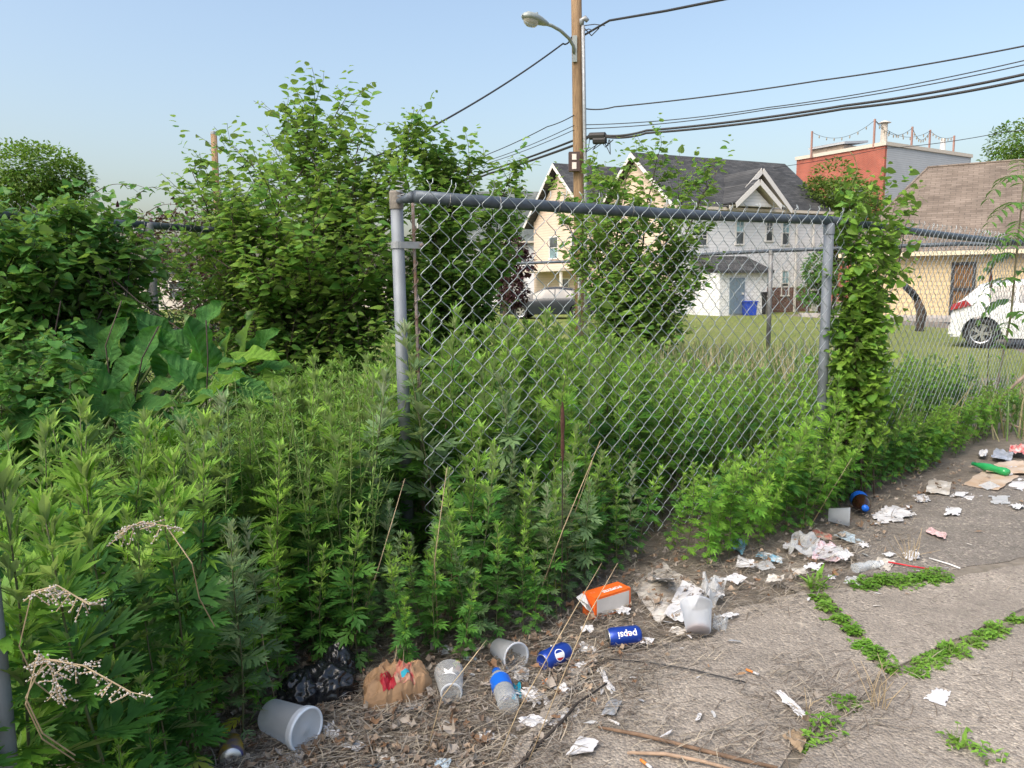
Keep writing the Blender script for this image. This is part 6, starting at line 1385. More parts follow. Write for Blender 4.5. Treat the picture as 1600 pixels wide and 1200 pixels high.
sheet_px('blue_pouch', 'light blue pouch tucked under the low mugwort shoot', 'wrapper', [(1140, 858), (1160, 870), (1168, 848), (1146, 836)], 0.02, plain('light_blue_pouch', (0.22, 0.48, 0.62), 0.4, vary=0.12), 22, 8)
sheet_px('blue_wrapper', 'bright blue wrapper right of the light blue pouch', 'wrapper', [(1180, 872), (1222, 882), (1222, 872), (1186, 862)], 0.012, plain('cyan_wrapper', (0.03, 0.3, 0.48), 0.35, vary=0.1, col2=(0.6, 0.6, 0.6), scale=25), 23, 8)
sheet_px('paper_scrap', 'grey folded paper right of the crushed clear bottle', 'paper', [(1362, 888), (1388, 896), (1400, 880), (1372, 872)], 0.014, M_paperd, 24, 8)
sheet_px('white_bag', 'torn white rag on the dark slab edge at right', 'bag', [(1484, 778), (1518, 784), (1524, 774), (1492, 770)], 0.012, M_paper, 25, 9, holes=True)
sheet_px('cardboard_sheet', 'flattened tan cardboard under the green bottle', 'cardboard', [(1505, 758), (1560, 768), (1592, 744), (1545, 728)], 0.008, M_cardb, 26, 10, freq=0.6, z=0.02)
sheet_px('cardboard_sheet', 'second torn cardboard sheet behind the green bottle', 'cardboard', [(1540, 738), (1610, 742), (1620, 724), (1562, 722)], 0.016, M_cardb, 27, 10, freq=0.6, z=0.03)
sheet_px('paper_sheet', 'grey-white paper sheet at the right edge below the cardboard', 'paper', [(1572, 764), (1620, 772), (1625, 752), (1585, 748)], 0.012, M_paper, 28, 9)
sheet_px('grey_wrapper', 'blue-grey wrapper behind the cardboard', 'wrapper', [(1548, 716), (1580, 722), (1584, 710), (1556, 702)], 0.02, plain('blue_grey_wrap', (0.4, 0.43, 0.5), 0.4, vary=0.2), 29, 8)
sheet_px('red_chip_bag', 'crumpled red and white chip bag at the right edge', 'wrapper', [(1575, 710), (1605, 714), (1606, 700), (1580, 698)], 0.05, plain('red_chip_print', (0.5, 0.03, 0.02), 0.3, vary=0, scale=22, col2=(0.65, 0.6, 0.58)), 30, 10)
sheet_px('paper_scrap', 'white wad between cardboard and weeds', 'paper', [(1528, 712), (1540, 716), (1544, 706), (1532, 704)], 0.02, M_paper, 31, 7)
sheet_px('black_rag', 'black cloth scrap under the brown paper bag', 'cloth', [(556, 1122), (612, 1134), (622, 1116), (575, 1106)], 0.008, M_blackcl, 32, 10)
sheet_px('paper_scrap', 'white crumpled scrap right of the lidded tub', 'paper', [(503, 1150), (528, 1160), (536, 1142), (512, 1132)], 0.02, M_paper, 33, 8, holes=True)
sheet_px('paper_scrap', 'dirty white scrap at the bottom edge below the tub', 'paper', [(440, 1192), (470, 1196), (474, 1184), (448, 1180)], 0.014, M_paper, 34, 8)
sheet_px('paper_scrap', 'bluish printed scrap at the bottom frame edge', 'paper', [(560, 1198), (600, 1204), (606, 1192), (572, 1188)], 0.012, plain('blue_scrap', (0.4, 0.52, 0.6), 0.6, vary=0.3, scale=40), 35, 8)
sheet_px('receipt', 'white sliver under the brown paper bag', 'paper', [(632, 1112), (664, 1102), (660, 1096), (630, 1106)], 0.002, M_paper, 36, 4)
sheet_px('striped_wrapper', 'black and white striped wrapper between bottle and can', 'wrapper', [(802, 1062), (824, 1070), (828, 1046), (806, 1042)], 0.014, plain('stripe_print', (0.6, 0.6, 0.6), 0.4, vary=0, scale=90, col2=(0.03, 0.03, 0.03)), 37, 8)
sheet_px('plastic_wrap', 'clear torn wrap above the upside-down lettered can', 'plastic', [(900, 1020), (930, 1028), (932, 1014), (905, 1004)], 0.014, M_paper, 38, 8, holes=True)
sheet_px('paper_scrap', 'white scrap at the end of the emblem can', 'paper', [(888, 1054), (904, 1058), (908, 1044), (892, 1040)], 0.012, M_paper, 39, 6)
sheet_px('dry_leaf_card', 'large torn brown leaf on the straw at lower right', 'dead leaf', [(1222, 1152), (1248, 1182), (1268, 1148), (1240, 1142)], 0.014, plain('tan_leaf', (0.3, 0.22, 0.14), 0.85, vary=0.2, scale=20), 40, 8, holes=True, z=0.026)
sheet_px('paint_smear', 'white dried paint flake patch on concrete below the joint', 'stain', [(1442, 1092), (1478, 1104), (1486, 1080), (1462, 1074)], 0.001, M_paper, 41, 12, holes=True, z=0.0225)
sheet_px('clear_bag', 'clear crumpled bag right of the paper sheet', 'bag', [(1092, 942), (1124, 952), (1136, 912), (1098, 904)], 0.05, M_bagw, 42, 12)
sheet_px('clear_bag', 'small crushed clear wrap right of the open tub', 'plastic', [(1112, 986), (1134, 992), (1138, 972), (1116, 964)], 0.03, M_clear, 43, 9)
sheet_px('pink_wrapper', 'twisted pink wrapper with green end alone on dark slab', 'wrapper', [(1446, 832), (1476, 844), (1480, 836), (1452, 826)], 0.014, M_pink, 44, 8, z=0.026)
sheet_px('turquoise_wrapper', 'turquoise wrapper beside the water bottle', 'wrapper', [(800, 1100), (814, 1096), (814, 1072), (802, 1072)], 0.02, M_teal, 45, 8)
sheet_px('red_wrapper', 'orange-red candy wrapper under the emblem can', 'wrapper', [(846, 1072), (866, 1070), (866, 1062), (848, 1064)], 0.01, M_filter, 46, 5)

# -- lathe things lying about
def lying(name, label, cat, c, axis, z, group=None): return thing_m(name, label, cat, axis_m((c.x, c.y, z), axis), group)
# lidded tub
c = G(478, 1172); ax = Vector((0.83, -0.5, 0.0)).normalized(); tub = lying('lidded_tub', 'milky plastic tub with lid lying on its side at lower left', 'tub', c, ax, 0.062)
mb = MB(); mb.lathe([(0.0, -0.14), (0.043, -0.14), (0.046, -0.135), (0.055, -0.015), (0.058, -0.012), (0.058, 0.0)], 36); mb.build('tub', M_milky, tub, smooth=True)
mb = MB(); mb.lathe([(0.0605, -0.012), (0.062, 0.0), (0.062, 0.006), (0.056, 0.008), (0.053, 0.003), (0.012, 0.003), (0.009, 0.005), (0.0, 0.005)], 36); mb.build('lid', M_lid, tub, smooth=True)
mb = MB(); mb.lathe([(0.054, 0.004), (0.055, 0.0085), (0.0605, 0.0085), (0.062, 0.003)], 36); mb.build('lid_rim', plain('white_lid_rim', (0.66, 0.72, 0.8), 0.35, vary=0.03), tub, smooth=True)
# clear cup with the white bird
a, b = G(706, 1106), G(700, 1056); ax = (b - a); ax.z = 0; cup = lying('plastic_cup', 'clear plastic cup with white flying bird emblem lying by the paper bag', 'cup', a, ax, 0.043)
prof = [(0.0, 0.004), (0.026, 0.004), (0.031, 0.0), (0.033, 0.004), (0.0455, 0.125), (0.0475, 0.127), (0.0475, 0.131)]
mb = MB(); mb.lathe(prof, 32); mb.build('cup_body', M_clear, cup, smooth=True)
mb = MB(); mb.lathe([(0.028, 0.002), (0.031, -0.0005), (0.034, 0.006)], 32); mb.build('foot_ring', M_lid, cup, smooth=True)
bird = [(-0.03, -0.02), (-0.008, -0.006), (-0.012, 0.026), (0.006, 0.004), (0.02, 0.028), (0.021, 0.006), (0.016, -0.004), (0.028, -0.004), (0.038, -0.007), (0.028, -0.001), (0.014, -0.012), (-0.004, -0.016)]
q = cup.matrix_world.inverted() @ EYE; vr = math.atan2(q.y, q.x)
V, F = dense([Vector((x * 0.85, y * 0.85, 0)) for x, y in bird], [tuple(range(len(bird)))], 0.006)
mb = MB(); mb.add([Vector(((0.0405 + (v.y) * 0.1) * math.cos(-v.x / 0.04 + 0.0), (0.0405 + v.y * 0.1) * math.sin(-v.x / 0.04), 0.068 + v.y)) for v in V], [f[::-1] for f in F]); mb.build('bird_emblem', M_whitep, cup, mtx=Matrix.Rotation(0.0, 4, 'Z'))
mb = MB(); mb.lathe([(0.0345, 0.012), (0.0405, 0.075), (0.04, 0.076), (0.034, 0.012)], 20); 
# water bottle
a, b = G(796, 1122), G(776, 1066); ax = b - a; ax.z = 0; wb_ = lying('water_bottle', 'clear water bottle with blue label lying base towards the viewer', 'bottle', a, ax, 0.036)
pr = [(0.0, 0.006), (0.018, 0.0), (0.03, 0.006), (0.0325, 0.016), (0.0325, 0.03), (0.031, 0.034), (0.0325, 0.04), (0.0325, 0.054), (0.031, 0.058), (0.0325, 0.064), (0.0325, 0.08), (0.0325, 0.15), (0.028, 0.17), (0.014, 0.19), (0.0125, 0.205)]
mb = MB(); mb.lathe(pr, 24); mb.build('bottle_body', M_clear, wb_, smooth=True)
mb = MB(); mb.lathe([(0.0332, 0.088), (0.0332, 0.148)], 24); mb.build('label', M_label, wb_, smooth=True)
mb = MB(); mb.lathe([(0.0147, 0.196), (0.015, 0.214), (0.0, 0.215)], 16); mb.build('cap', M_label, wb_, smooth=True)
# cola bottle
a, b = G(1345, 800), G(1356, 816); ax = b - a; ax.z = 0; cb_ = lying('cola_bottle', 'plastic bottle with cola and blue label lying on the dark slab', 'bottle', a, ax, 0.054)
mb = MB(); mb.lathe([(0.0, -0.1), (0.04, -0.1), (0.048, -0.085), (0.048, 0.02), (0.035, 0.07), (0.016, 0.1)], 24); mb.build('bottle_body', M_cola, cb_, smooth=True)
mb = MB(); mb.lathe([(0.0487, -0.07), (0.0487, 0.0)], 24); mb.build('label', M_label, cb_, smooth=True)
mb = MB(); mb.lathe([(0.017, 0.1), (0.018, 0.118), (0.0, 0.119)], 16); mb.build('cap', M_label, cb_, smooth=True)
# grey-white cup beside it
a = G(1326, 822); cp = lying('paper_cup', 'white cup lying left of the cola bottle', 'cup', a, Vector((0.9, -0.4, 0)), 0.05)
mb = MB(); mb.lathe([(0.0, -0.1), (0.034, -0.1), (0.048, 0.0), (0.051, 0.002), (0.048, 0.004)], 26); mb.build('cup_body', M_milky, cp, smooth=True)
mb = MB(); mb.lathe([(0.0, 0.002), (0.047, 0.003)], 26); mb.build('lid', M_lid, cp, smooth=True)
# open tub with brown residue
a = G(1090, 998); tb2 = lying('open_tub', 'tilted clear plastic tub with brown residue beside the paper', 'tub', a, Vector((0.1, 0.8, 0.62)), 0.055)
mb = MB(); mb.lathe([(0.0, -0.028), (0.041, -0.028), (0.044, -0.024), (0.055, 0.07), (0.058, 0.072), (0.058, 0.082), (0.055, 0.083)], 32); mb.build('tub', M_milky, tb2, smooth=True)
mb = MB(); mb.lathe([(0.0, -0.0255), (0.039, -0.0255), (0.041, -0.018), (0.0, -0.019)], 24); mb.build('residue', M_brownres, tb2, smooth=True)
# cups half hidden behind leaves
a = G(806, 1046); cp2 = lying('plastic_cup', 'grey clear cup tucked under leaves behind the striped wrapper', 'cup', a, Vector((0.5, -0.75, 0.1)), 0.045)
mb = MB(); mb.lathe([(0.0, -0.11), (0.032, -0.11), (0.045, 0.0), (0.048, 0.002)], 26); mb.build('cup_body', M_milky, cp2, smooth=True)
mb = MB(); mb.lathe([(0.044, 0.0), (0.0495, 0.001), (0.0495, 0.006), (0.045, 0.006)], 26); mb.build('rim', M_lid, cp2, smooth=True)
# crushed clear bottle
a, b = G(1338, 898), G(1368, 892); ax = b - a; ax.z = 0; cb2 = lying('crushed_bottle', 'crushed clear bottle lying left of the grey folded paper', 'bottle', (a + b) / 2, ax, 0.03)
mb = MB(); mb.lathe([(0.0, -0.07), (0.026, -0.065), (0.028, -0.03), (0.02, 0.0), (0.028, 0.03), (0.022, 0.06), (0.011, 0.08)], 18, Matrix.Scale(0.75, 4, (1, 0, 0))); mb.build('bottle_body', M_clear, cb2)
mb = MB(); mb.lathe([(0.0, 0.092), (0.0125, 0.091), (0.0125, 0.078)], 12); mb.build('cap', M_whitep, cb2)
# green bottle on the cardboard
a, b = G(1528, 738), G(1566, 748); ax = b - a; ax.z = 0; gb = lying('green_bottle', 'crushed green plastic bottle lying on tan cardboard', 'bottle', (a + b) / 2, ax, 0.05)
mb = MB(); mb.lathe([(0.0, 0.13), (0.026, 0.125), (0.033, 0.1), (0.027, 0.05), (0.034, 0.0), (0.03, -0.05), (0.02, -0.09), (0.012, -0.12)], 18, Matrix.Scale(0.8, 4, (1, 0, 0))); mb.build('bottle_body', M_green, gb, smooth=True)
mb = MB(); mb.lathe([(0.0135, -0.115), (0.0135, -0.135), (0.0, -0.136)], 12); mb.build('cap', M_greenp, gb)
# yellow can end at bottom left edge
a = G(362, 1200); yc = lying('yellow_can', 'yellow and blue can end at the bottom left edge', 'can', a, Vector((0.3, -0.9, 0.2)), 0.03)
mb = MB(); mb.lathe([(0.0, -0.1), (0.031, -0.098), (0.033, -0.09), (0.033, 0.0), (0.028, 0.01)], 24); mb.build('body', plain('yellow_can_paint', (0.55, 0.38, 0.02), 0.3, 0.3, vary=0.1, col2=(0.05, 0.07, 0.3), scale=24), yc, smooth=True)
mb = MB(); mb.lathe([(0.028, 0.01), (0.026, 0.012), (0.0, 0.008)], 24); mb.build('lid', M_alu, yc, smooth=True)

# -- bags
def crinkle(rx, ry, rz, seed, sub=4, amp=0.28, flat=0.0):
    import bmesh
    bm = bmesh.new(); bmesh.ops.create_icosphere(bm, subdivisions=sub, radius=1.0); V = []
    for v in bm.verts:
        p = v.co.copy(); k = 0
        for o_, f_ in ((0, 1.6), (7, 3.2), (13, 6.0), (23, 12.0)): k += (1 - 2 * abs(noise.noise(p * f_ + Vector((seed, o_, 0))))) * (1.0 / f_)
        p = p * (1 + amp * k); p = Vector((p.x * rx, p.y * ry, p.z * rz)); p.z = max(p.z, -rz * (0.6 + flat)); V.append(p)
    F = [tuple(v.index for v in f.verts) for f in bm.faces]; bm.free(); mb = MB(); mb.add(V, F); return mb
for i, (px, py, s, lab) in enumerate(((508, 1085, (0.07, 0.06, 0.062), 'glossy black plastic bag under the mugwort beside the tub'), (468, 1098, (0.055, 0.06, 0.055), 'smaller black plastic bag behind the lidded tub'), (528, 1062, (0.04, 0.05, 0.07), 'black bag top standing deeper under the leaves'))):
    p = G(px, py + 14); mb = crinkle(*s, 3.3 + i * 4.1, 5, 0.42); o = mb.build('bin_bag', M_blackbag, smooth=True); o.location = (p.x, p.y + 0.03, s[2] * 0.62); tag(o, lab, 'bag')
# brown paper bag with red print
a, b = G(566, 1106), G(672, 1092); u = (b - a); u.z = 0; L = u.length; c = (a + b) / 2 + Vector((0, 0.03, 0))
kb_ = thing_m('paper_bag', 'crumpled brown paper takeout bag with red print', 'bag', frame((c.x, c.y, 0.0), u, (-u.y, u.x, 0)))
def bag_pt(u, v):
    """crumpled sack lying flat: u along, v front to back"""
    env = (max(0, 1 - abs(2 * u - 1) ** 4) ** 0.5) * (max(0, 1 - abs(2 * v - 1) ** 3) ** 0.6)
    k = 0
    for f_, a_ in ((2.2, 0.030), (4.6, 0.020), (9.0, 0.009)): k += a_ * (1 - 2.2 * abs(noise.noise(Vector((u * f_ * 1.5, v * f_, f_ * 3.1)))))
    e_ = 0.012 * noise.noise(Vector((u * 7, v * 5, 2.0)))
    return Vector(((u - 0.5) * L * 1.02 + e_, (v - 0.5) * 0.15 * (0.75 + 0.35 * math.sin(u * 3.3 + 0.4)) + 0.02 * (u - 0.5) + 0.01 * noise.noise(Vector((u * 6, v * 6, 8.0))), max(0.004, 0.016 + env * (0.052 + k))))
def bag_patch(u0, u1, v0, v1, n, m_, lift, nm, mat):
    mb = MB(); mb.add([bag_pt(lerp(u0, u1, i / n), lerp(v0, v1, j / m_)) + Vector((0, -lift * 0.5, lift)) for j in range(m_ + 1) for i in range(n + 1)], [(j * (n + 1) + i, j * (n + 1) + i + 1, (j + 1) * (n + 1) + i + 1, (j + 1) * (n + 1) + i) for j in range(m_) for i in range(n)]); return mb.build(nm, mat, kb_)
bag_patch(0, 1, 0, 1, 30, 20, 0.0, 'bag_body', M_kraft)
M_redprint = plain('red_bag_print', (0.38, 0.02, 0.03), 0.6, vary=0.0, scale=45, col2=(0.42, 0.3, 0.2)); M_solidred = plain('solid_red_print', (0.36, 0.015, 0.03), 0.55, vary=0.08)
bag_patch(0.24, 0.46, 0.1, 0.42, 8, 7, 0.0018, 'red_panel', M_solidred); bag_patch(0.47, 0.74, 0.12, 0.55, 10, 9, 0.0018, 'red_lettering', M_redprint); bag_patch(0.56, 0.68, 0.2, 0.28, 5, 3, 0.0034, 'blue_mark', M_teal)

# -- sticks, wire, straws, butts
def stick(name, label, cat, pts, rs, mat, z=0.028, dz=None):
    P = [G(x, y, z + (dz[i] if dz else 0)) for i, (x, y) in enumerate(pts)]; mb = MB(); mb.tube(P, rs, 7); return tag(mb.build(name, mat, smooth=True), label, cat)
stick('stick', 'dark thin stick crossing the slab crack by the white rag', 'stick', [(800, 1205), (845, 1160), (885, 1120), (900, 1100), (948, 1068)], [0.003, 0.0045, 0.005, 0.004, 0.003], M_dktwig, 0.034)
stick('stick', 'brown twig lying along the bottom, upper one', 'stick', [(935, 1136), (1000, 1148), (1050, 1160), (1120, 1178), (1215, 1200)], [0.004, 0.006, 0.0055, 0.006, 0.005], M_twig)
stick('stick', 'pale twig at the bottom edge below the brown twig', 'stick', [(980, 1176), (1040, 1178), (1100, 1190), (1150, 1204)], [0.004, 0.0055, 0.005, 0.005], plain('pale_twig', (0.38, 0.27, 0.19), 0.8, vary=0.2, scale=30))
stick('black_wire', 'thin black wire lying across the concrete right of the can', 'wire', [(905, 1018), (960, 1030), (1020, 1036), (1080, 1046), (1130, 1058), (1165, 1066)], 0.0025, M_dkline, 0.026)
stick('red_straw', 'red and white straw near the green weeds', 'straw', [(1388, 878), (1420, 884), (1452, 889)], 0.0035, M_redp, 0.028)
stick('white_stick', 'white plastic stick right of the red straw', 'stick', [(1452, 872), (1485, 882), (1500, 888)], 0.003, M_whitep, 0.026)
for i, (p, q, lab) in enumerate((((1166, 1046), (1186, 1054), 'orange-tipped cigarette butt on concrete right of the wire'), ((1001, 1187), (1018, 1200), 'orange cigarette butt at the bottom edge by the twigs'), ((950, 1124), (968, 1132), 'pale cigarette butt right of the white rag'))):
    a, b = G(*p, 0.026), G(*q, 0.026); o = thing('cigarette_butt', lab, 'cigarette', (a.x, a.y, 0), 0, 'cigarette butts'); og = Vector((a.x, a.y, 0)); mb = MB(); mb.tube([a - og, a.lerp(b, 0.55) - og], 0.0042, 8); mb.build('filter', M_filter if i < 2 else M_card, o, smooth=True); mb = MB(); mb.tube([a.lerp(b, 0.552) - og, b - og], 0.0041, 8); mb.build('paper', M_paper, o, smooth=True)
# dry grass culms standing over the trash, each a single bent straw
dg_ = random.Random(301)
for i, (pts_, lab) in enumerate((([(620, 1075), (617, 1040), (620, 1010), (621, 1000)], 'upright dry straw before the paper bag'), ([(632, 1070), (630, 1030), (632, 1005)], 'second dry straw before the paper bag'), ([(666, 1180), (690, 1090), (745, 1020), (760, 1000)], 'dry straw leaning over the clear cup'), ([(770, 1205), (810, 1110), (865, 1010), (940, 880)], 'long dry grass stem leaning over the water bottle'), ([(820, 1205), (870, 1080), (920, 960), (965, 880)], 'long dry grass stem leaning right past the emblem can'))):
    Y = G(*pts_[0]).y; b0 = G(*pts_[0]); P = [b0] + [at(x, y, Y + 0.03 * k) for k, (x, y) in enumerate(pts_[1:])]; mb = MB(); mb.tube(P, [0.0014] * (len(P) - 1) + [0.0007], 5); tag(mb.build('grass_culm', M_straw, smooth=True), lab, 'dry grass')
# dry tufts on the pavement
for i, (px, py, n, h, lab) in enumerate(((1372, 1112, 12, 0.17, 'dry straw tuft at the meeting of the joints'), (1420, 880, 16, 0.16, 'dry grass tuft on the dark slab left of the pink wrapper'), (1258, 1120, 4, 0.1, 'few dry straws standing left of the tuft'))):
    c = G(px, py); o = thing('straw_tuft', lab, 'dry grass', tuple(c)); r = random.Random(i + 310)
    for k in range(n):
        d = Vector((r.gauss(0, .3), r.gauss(0, .3), 1)); b0 = Vector((r.gauss(0, .015), r.gauss(0, .015), 0)); H = h * r.uniform(.5, 1.1); mb = MB(); mb.tube([b0, b0 + d * H * .5, b0 + d * H + Vector((r.gauss(0, .02), r.gauss(0, .02), -0.01))], [0.0016, 0.0013, 0.0007], 4); mb.build('straw', M_straw, o)

# -- green weeds in the joints
T_CL = heart(0.36, 0.0, 1.0, 0.2); T_BL = lance(0.09, 0.3)
def weed(label, px, py, R, n, seed, h=0.05, tall=False):
    c = G(px, py); r = random.Random(seed); o = thing('joint_weed', label, 'weed', (c.x, c.y, 0.004), 0, 'weeds growing in the pavement joints'); items = []; st = MB()
    for k in range(n):
        a = r.uniform(0, 6.28); q = R * math.sqrt(r.random()); p = Vector((math.cos(a) * q, math.sin(a) * q, 0)); H = h * r.uniform(0.4, 1.2) * (1.2 - q / R * 0.7)
        top = p + Vector((r.gauss(0, .01), r.gauss(0, .01), H)); st.tube([p, top], 0.0009, 3, cap=False)
        if tall and r.random() < 0.5: items.append((T_BL, leafM(p, r.uniform(0, 6.28), rad(r.uniform(25, 75)), 0, H * 1.35), 0))
        else:
            for j in range(3): items.append((T_CL, leafM(top, a + j * 2.09 + r.gauss(0, .3), rad(r.uniform(-15, 30)), 0, r.uniform(0.007, 0.016)), 0))
    link('leaves', tri_mesh('leaves', *bake(items, None), [ML_crack]), o)['kind'] = 'stuff'; st.build('stems', M_green_stem, o)['kind'] = 'stuff'
def weeds_line(p, q, n, R, lab, seed, h=0.032, tall=False):
    r = random.Random(seed)
    for k in range(n):
        t = (k + 0.5) / n; weed(f'{("first", "second", "third", "fourth", "fifth", "sixth", "seventh", "eighth", "ninth", "tenth")[k]} green weed clump {lab}', lerp(p[0], q[0], t) + r.gauss(0, 4), lerp(p[1], q[1], t) + r.gauss(0, 2), R * r.uniform(0.55, 1.3), int(130 * R / 0.05), seed * 20 + k, h * r.uniform(0.7, 1.3), tall)
weeds_line((1268, 930), (1395, 1058), 7, 0.034, 'from the far end of the left joint', 1)
weeds_line((1410, 1070), (1600, 972), 8, 0.042, 'from the corner along the right joint', 2, 0.04, True)
weeds_line((1335, 922), (1480, 912), 5, 0.065, 'from left in the patch beyond the slab', 3, 0.042)
weed('yellow-green weed sprig at the head of the left joint', 1275, 925, 0.04, 50, 401, 0.08, True)
weed('small weed sprig by the large torn brown leaf', 1290, 1150, 0.06, 40, 402, 0.05); weed('little weed below the straw tuft', 1320, 1110, 0.05, 36, 403, 0.04); weed('grass sprig at the lower right slab', 1500, 1170, 0.045, 34, 404, 0.05, True); weed('tiny grass sprig at the bottom right', 1540, 1192, 0.04, 26, 405, 0.05, True); weed('weed under the torn leaf at the bottom', 1268, 1172, 0.03, 24, 406, 0.04)

# -- leaf litter and straw strewn along the weeds: uncountable
lr = random.Random(501)
def litter_w(px, py, ed):
    w_ = 0.0
    if ed > -0.12: w_ = 1.0
    if 360 < px < 900 and py > 1010: w_ = max(w_, 0.95 if px < 780 else 0.5)
    if 850 < px < 1350: w_ = max(w_, 0.95 * smooth(-0.66, -0.34, ed))
    if px >= 1250: w_ = max(w_, 0.95 * smooth(-0.5, -0.22, ed))
    w_ = max(w_, 0.5 * math.exp(-((px - 1280) / 120) ** 2 - ((py - 1110) / 62) ** 2), 0.35 * math.exp(-((px - 1150) / 120) ** 2 - ((py - 1170) / 45) ** 2), 0.2 * math.exp(-((px - 1000) / 160) ** 2 - ((py - 1140) / 50) ** 2))
    return max(w_, 0.025)
T_ST = T([(0, -0.011, 0), (0, 0.011, 0), (0.35, 0.014, 0.05), (0.35, -0.014, 0.05), (0.7, 0.066, 0.02), (0.7, 0.036, 0.02), (1, 0.12, 0)], [(0, 3, 2), (0, 2, 1), (3, 5, 4), (3, 4, 2), (5, 6, 4)])
T_ST2 = T([(0, -0.016, 0), (0, 0.016, 0), (0.5, 0.018, 0.03), (0.5, -0.012, 0.03), (1, -0.03, 0.02)], [(0, 3, 2), (0, 2, 1), (3, 4, 2)])
def curled(seed, lobes=5):
    r = random.Random(seed); n = 9; V = [(0.5, 0, 0.05)]; 
    for k in range(n):
        a = 2 * math.pi * k / n; q = r.uniform(0.2, 0.6); V.append((0.5 + q * math.cos(a) * 1.05, q * math.sin(a) * 0.8, 0.28 * (q * math.sin(a)) ** 2 * 4 * r.uniform(0.2, 2.2) + r.uniform(0, 0.22)))
    return T(V, [(0, 1 + k, 1 + (k + 1) % n) for k in range(n)])
T_DEAD = [curled(k) for k in range(6)]
M_dead = [plain('dead_leaf_' + n_, c_, 0.85, vary=0.2, scale=20, pos=True) for n_, c_ in (('tan', (0.34, 0.26, 0.19)), ('brown', (0.2, 0.14, 0.1)), ('grey', (0.34, 0.3, 0.26)), ('russet', (0.22, 0.13, 0.075)))]
M_str = [plain('litter_straw', (0.43, 0.37, 0.28), 0.85, vary=0.2, scale=10, pos=True), plain('grey_straw', (0.33, 0.295, 0.25), 0.85, vary=0.2, scale=10, pos=True), plain('brown_straw', (0.16, 0.125, 0.095), 0.85, vary=0.2, scale=10, pos=True)]
items, litems, indiv = [], [], []
k = 0
while len(items) < 25000 and k < 400000:
    k += 1; px, py = lr.uniform(300, 1640), lr.uniform(640, 1260) ; p = G(px, py)
    if p.length > 6 or p.y < 1.2: continue
    ed = edge_dist(Vector((p.x, p.y, 0)))
    if ed > 0.5 or lr.random() > litter_w(px, py, ed) * min(1, (py - 540) / 220): continue
    items.append((T_ST if lr.random() < 0.6 else T_ST2, Matrix.Translation((p.x, p.y, lr.uniform(0.012, 0.034))) @ Matrix.Rotation(lr.uniform(0, 6.28) if lr.random() < .6 else lr.gauss(0.3, .4), 4, 'Z') @ Matrix.Rotation(lr.gauss(0, .12), 4, 'Y') @ Matrix.Scale(lr.uniform(0.02, 0.1), 4), lr.choice((0, 1, 1, 2, 2))))
tag(link('straw_litter', tri_mesh('straw_litter', *bake(items, None), M_str)), 'matted dry straw strewn along the foot of the weeds', 'straw', kind='stuff')
k = 0
while len(litems) < 2300 and k < 90000:
    k += 1; px, py = lr.uniform(300, 1640), lr.uniform(640, 1260); p = G(px, py)
    if p.length > 6.2 or p.y < 1.2: continue
    ed = edge_dist(Vector((p.x, p.y, 0))); w_ = litter_w(px, py, ed)
    if ed > 0.45 or lr.random() > w_ * w_ * (0.9 if ed > -0.35 or px < 760 else 0.25) * min(1, (py - 540) / 200): continue
    M = Matrix.Translation((p.x, p.y, lr.uniform(0.014, 0.036))) @ Matrix.Rotation(lr.uniform(0, 6.28), 4, 'Z') @ Matrix.Rotation(lr.gauss(0, .35), 4, 'X') @ Matrix.Scale(lr.uniform(0.01, 0.036) * (1.5 if lr.random() < 0.08 else 1), 4); litems.append((lr.choice(T_DEAD), M, lr.choice((0, 0, 1, 2, 2, 3)), ed, p.length))
litems.sort(key=lambda q: -q[1].to_scale().x / q[4] * (1 if -0.5 < q[3] < 0.05 else 0.2))
for tp, M, k, ed, d in litems[:110]:
    o = link('dead_leaf', leaf_me(tp, M_dead[k])); o.matrix_world = M; tag(o, ('curled tan dead leaf', 'curled dark brown dead leaf', 'curled grey dead leaf', 'curled russet dead leaf')[k] + ' lying in the litter strip', 'dead leaf', ('tan', 'dark brown', 'grey', 'russet')[k] + ' dead leaves in the litter strip')
tag(link('leaf_litter', tri_mesh('leaf_litter', *bake([q[:3] for q in litems[110:]], None), M_dead)), 'mat of small crushed dead leaves along the weeds', 'leaves', kind='stuff')
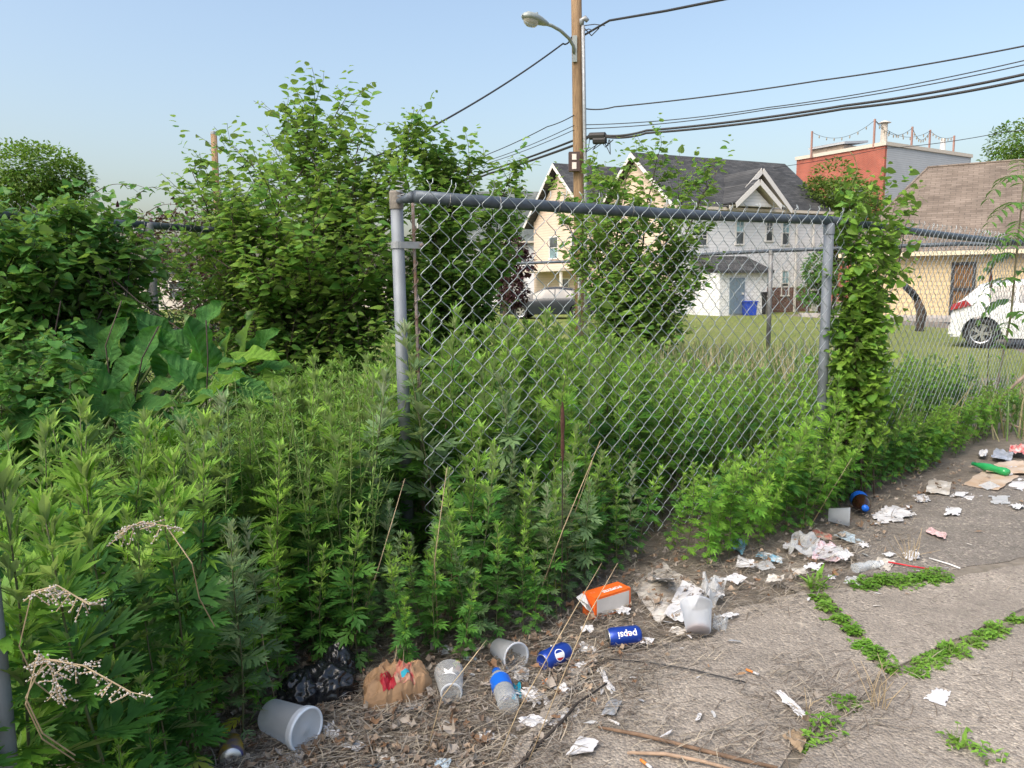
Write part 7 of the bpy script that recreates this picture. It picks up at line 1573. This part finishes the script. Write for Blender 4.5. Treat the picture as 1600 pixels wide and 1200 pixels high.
# small white flecks of paper on the concrete
SCRAPS = [(1150, 905, 12, 0, 'below the light blue pouch'), (1122, 930, 12, 0, 'right of the clear crumpled bag'), (1210, 905, 11, 1, 'below the bright blue wrapper'), (1300, 902, 18, 0, 'below the pale printed sheet'), (1335, 908, 14, 2, 'left of the crushed clear bottle'), (1292, 862, 24, 2, 'on the pale printed sheet'), (1388, 866, 20, 0, 'behind the grey folded paper'), (1425, 868, 16, 0, 'above the red straw'), (1250, 892, 12, 1, 'below the plastic bag with red print'), (1098, 975, 12, 0, 'left of the open tub'), (1140, 962, 12, 0, 'right of the small crushed wrap'), (1010, 1002, 13, 0, 'above the lettered can'), (695, 1016, 16, 0, 'under leaves behind the clear cup'), (735, 1030, 15, 3, 'under leaves right of the clear cup'), (868, 1012, 16, 0, 'under leaves above the emblem can'), (908, 1040, 16, 0, 'between the two blue cans'), (878, 1078, 12, 0, 'below the emblem can'), (832, 1128, 16, 0, 'right of the water bottle base'), (604, 1188, 14, 1, 'at bottom edge under the cloth scrap'), (556, 1165, 16, 0, 'on straw right of the tub'), (692, 1194, 16, 3, 'at the bottom edge left of centre'), (760, 1150, 12, 0, 'on straw below the water bottle'), (1500, 772, 20, 0, 'left of the tan cardboard'), (1470, 762, 18, 1, 'on dead leaves left of the torn white rag'), (1440, 778, 16, 0, 'at the dark slab edge by the yellow leaves'), (1404, 800, 18, 0, 'right of the cola bottle'), (1384, 806, 22, 0, 'flat beside the cola bottle'), (1562, 782, 16, 2, 'on dead leaves below the cardboard'), (1590, 792, 16, 0, 'at the right edge on dead leaves'), (1350, 852, 14, 0, 'right of the bluish film'), (1196, 885, 12, 2, 'left of the bright blue wrapper'), (1165, 880, 14, 0, 'between pouch and bright blue wrapper'), (1235, 852, 16, 0, 'above the plastic bag with red print'), (1270, 885, 16, 0, 'in front of the pale printed sheet'), (1320, 868, 18, 0, 'right of the pale printed sheet'), (1060, 985, 12, 1, 'in front of the crumpled paper sheet'), (1120, 905, 18, 2, 'behind the clear crumpled bag'), (975, 955, 14, 0, 'right of the orange carton'), (918, 985, 12, 0, 'below the carton flap'), (1490, 800, 12, 0, 'on the dark slab beside the rag'), (1545, 760, 16, 2, 'on the tan cardboard'), (1580, 735, 16, 0, 'on the second cardboard sheet')]
for i, (px, py, sz, mk, lab) in enumerate(SCRAPS):
    r = random.Random(900 + i); sz *= r.uniform(0.6, 1.7); a0 = r.uniform(0, 6.28); q = [(px + sz * r.uniform(0.7, 1.2) * math.cos(a0 + k * 1.571), py + sz * 0.5 * r.uniform(0.6, 1.2) * math.sin(a0 + k * 1.571)) for k in range(4)]
    A = sum(q[k][0] * q[(k + 1) % 4][1] - q[(k + 1) % 4][0] * q[k][1] for k in range(4))
    if A > 0: q = q[::-1]
    sheet_px('paper_scrap' if mk < 2 else 'plastic_scrap', ('crumpled white scrap ', 'dirty grey scrap ', 'thin translucent plastic scrap ', 'bluish scrap ')[mk] + lab, 'paper' if mk < 2 else 'plastic', q, r.uniform(0.002, 0.012), (M_paper, M_paperd, M_bagw, M_teal)[mk] if mk != 3 else plain('pale_blue_scrap%d' % i, (0.4, 0.5, 0.58), 0.6, vary=0.2), 300 + i, 8, z=0.026, holes=r.random() < 0.5)
n_ = 0
while n_ < 75:
    px, py = lr.uniform(560, 1600), lr.uniform(720, 1195); p = G(px, py); ed = edge_dist(Vector((p.x, p.y, 0)))
    if ed > 0.05 or ed < -0.75 or p.length > 6: continue
    n_ += 1; mm = lr.choice((M_paper, M_paper, M_paperd, M_foil, M_bagw, M_kraft)); o = link('litter_fleck', leaf_me(lr.choice(T_DEAD[:3]), mm)); o.matrix_world = Matrix.Translation((p.x, p.y, 0.026)) @ Matrix.Rotation(lr.uniform(0, 6.28), 4, 'Z') @ Matrix.Diagonal((1.5, 0.5, 0.15, 1)) @ Matrix.Scale(lr.uniform(0.012, 0.04), 4)
    near_ = 'on the bottom straw' if py > 1080 else ('beside the cans and carton' if px < 1130 else ('around the white plastic bags' if py > 830 else 'near the cardboard'))
    tag(o, f'small torn {"grey" if mm in (M_foil, M_paperd) else ("brown" if mm is M_kraft else "white")} litter fleck {near_}', 'litter', 'torn flecks ' + near_)
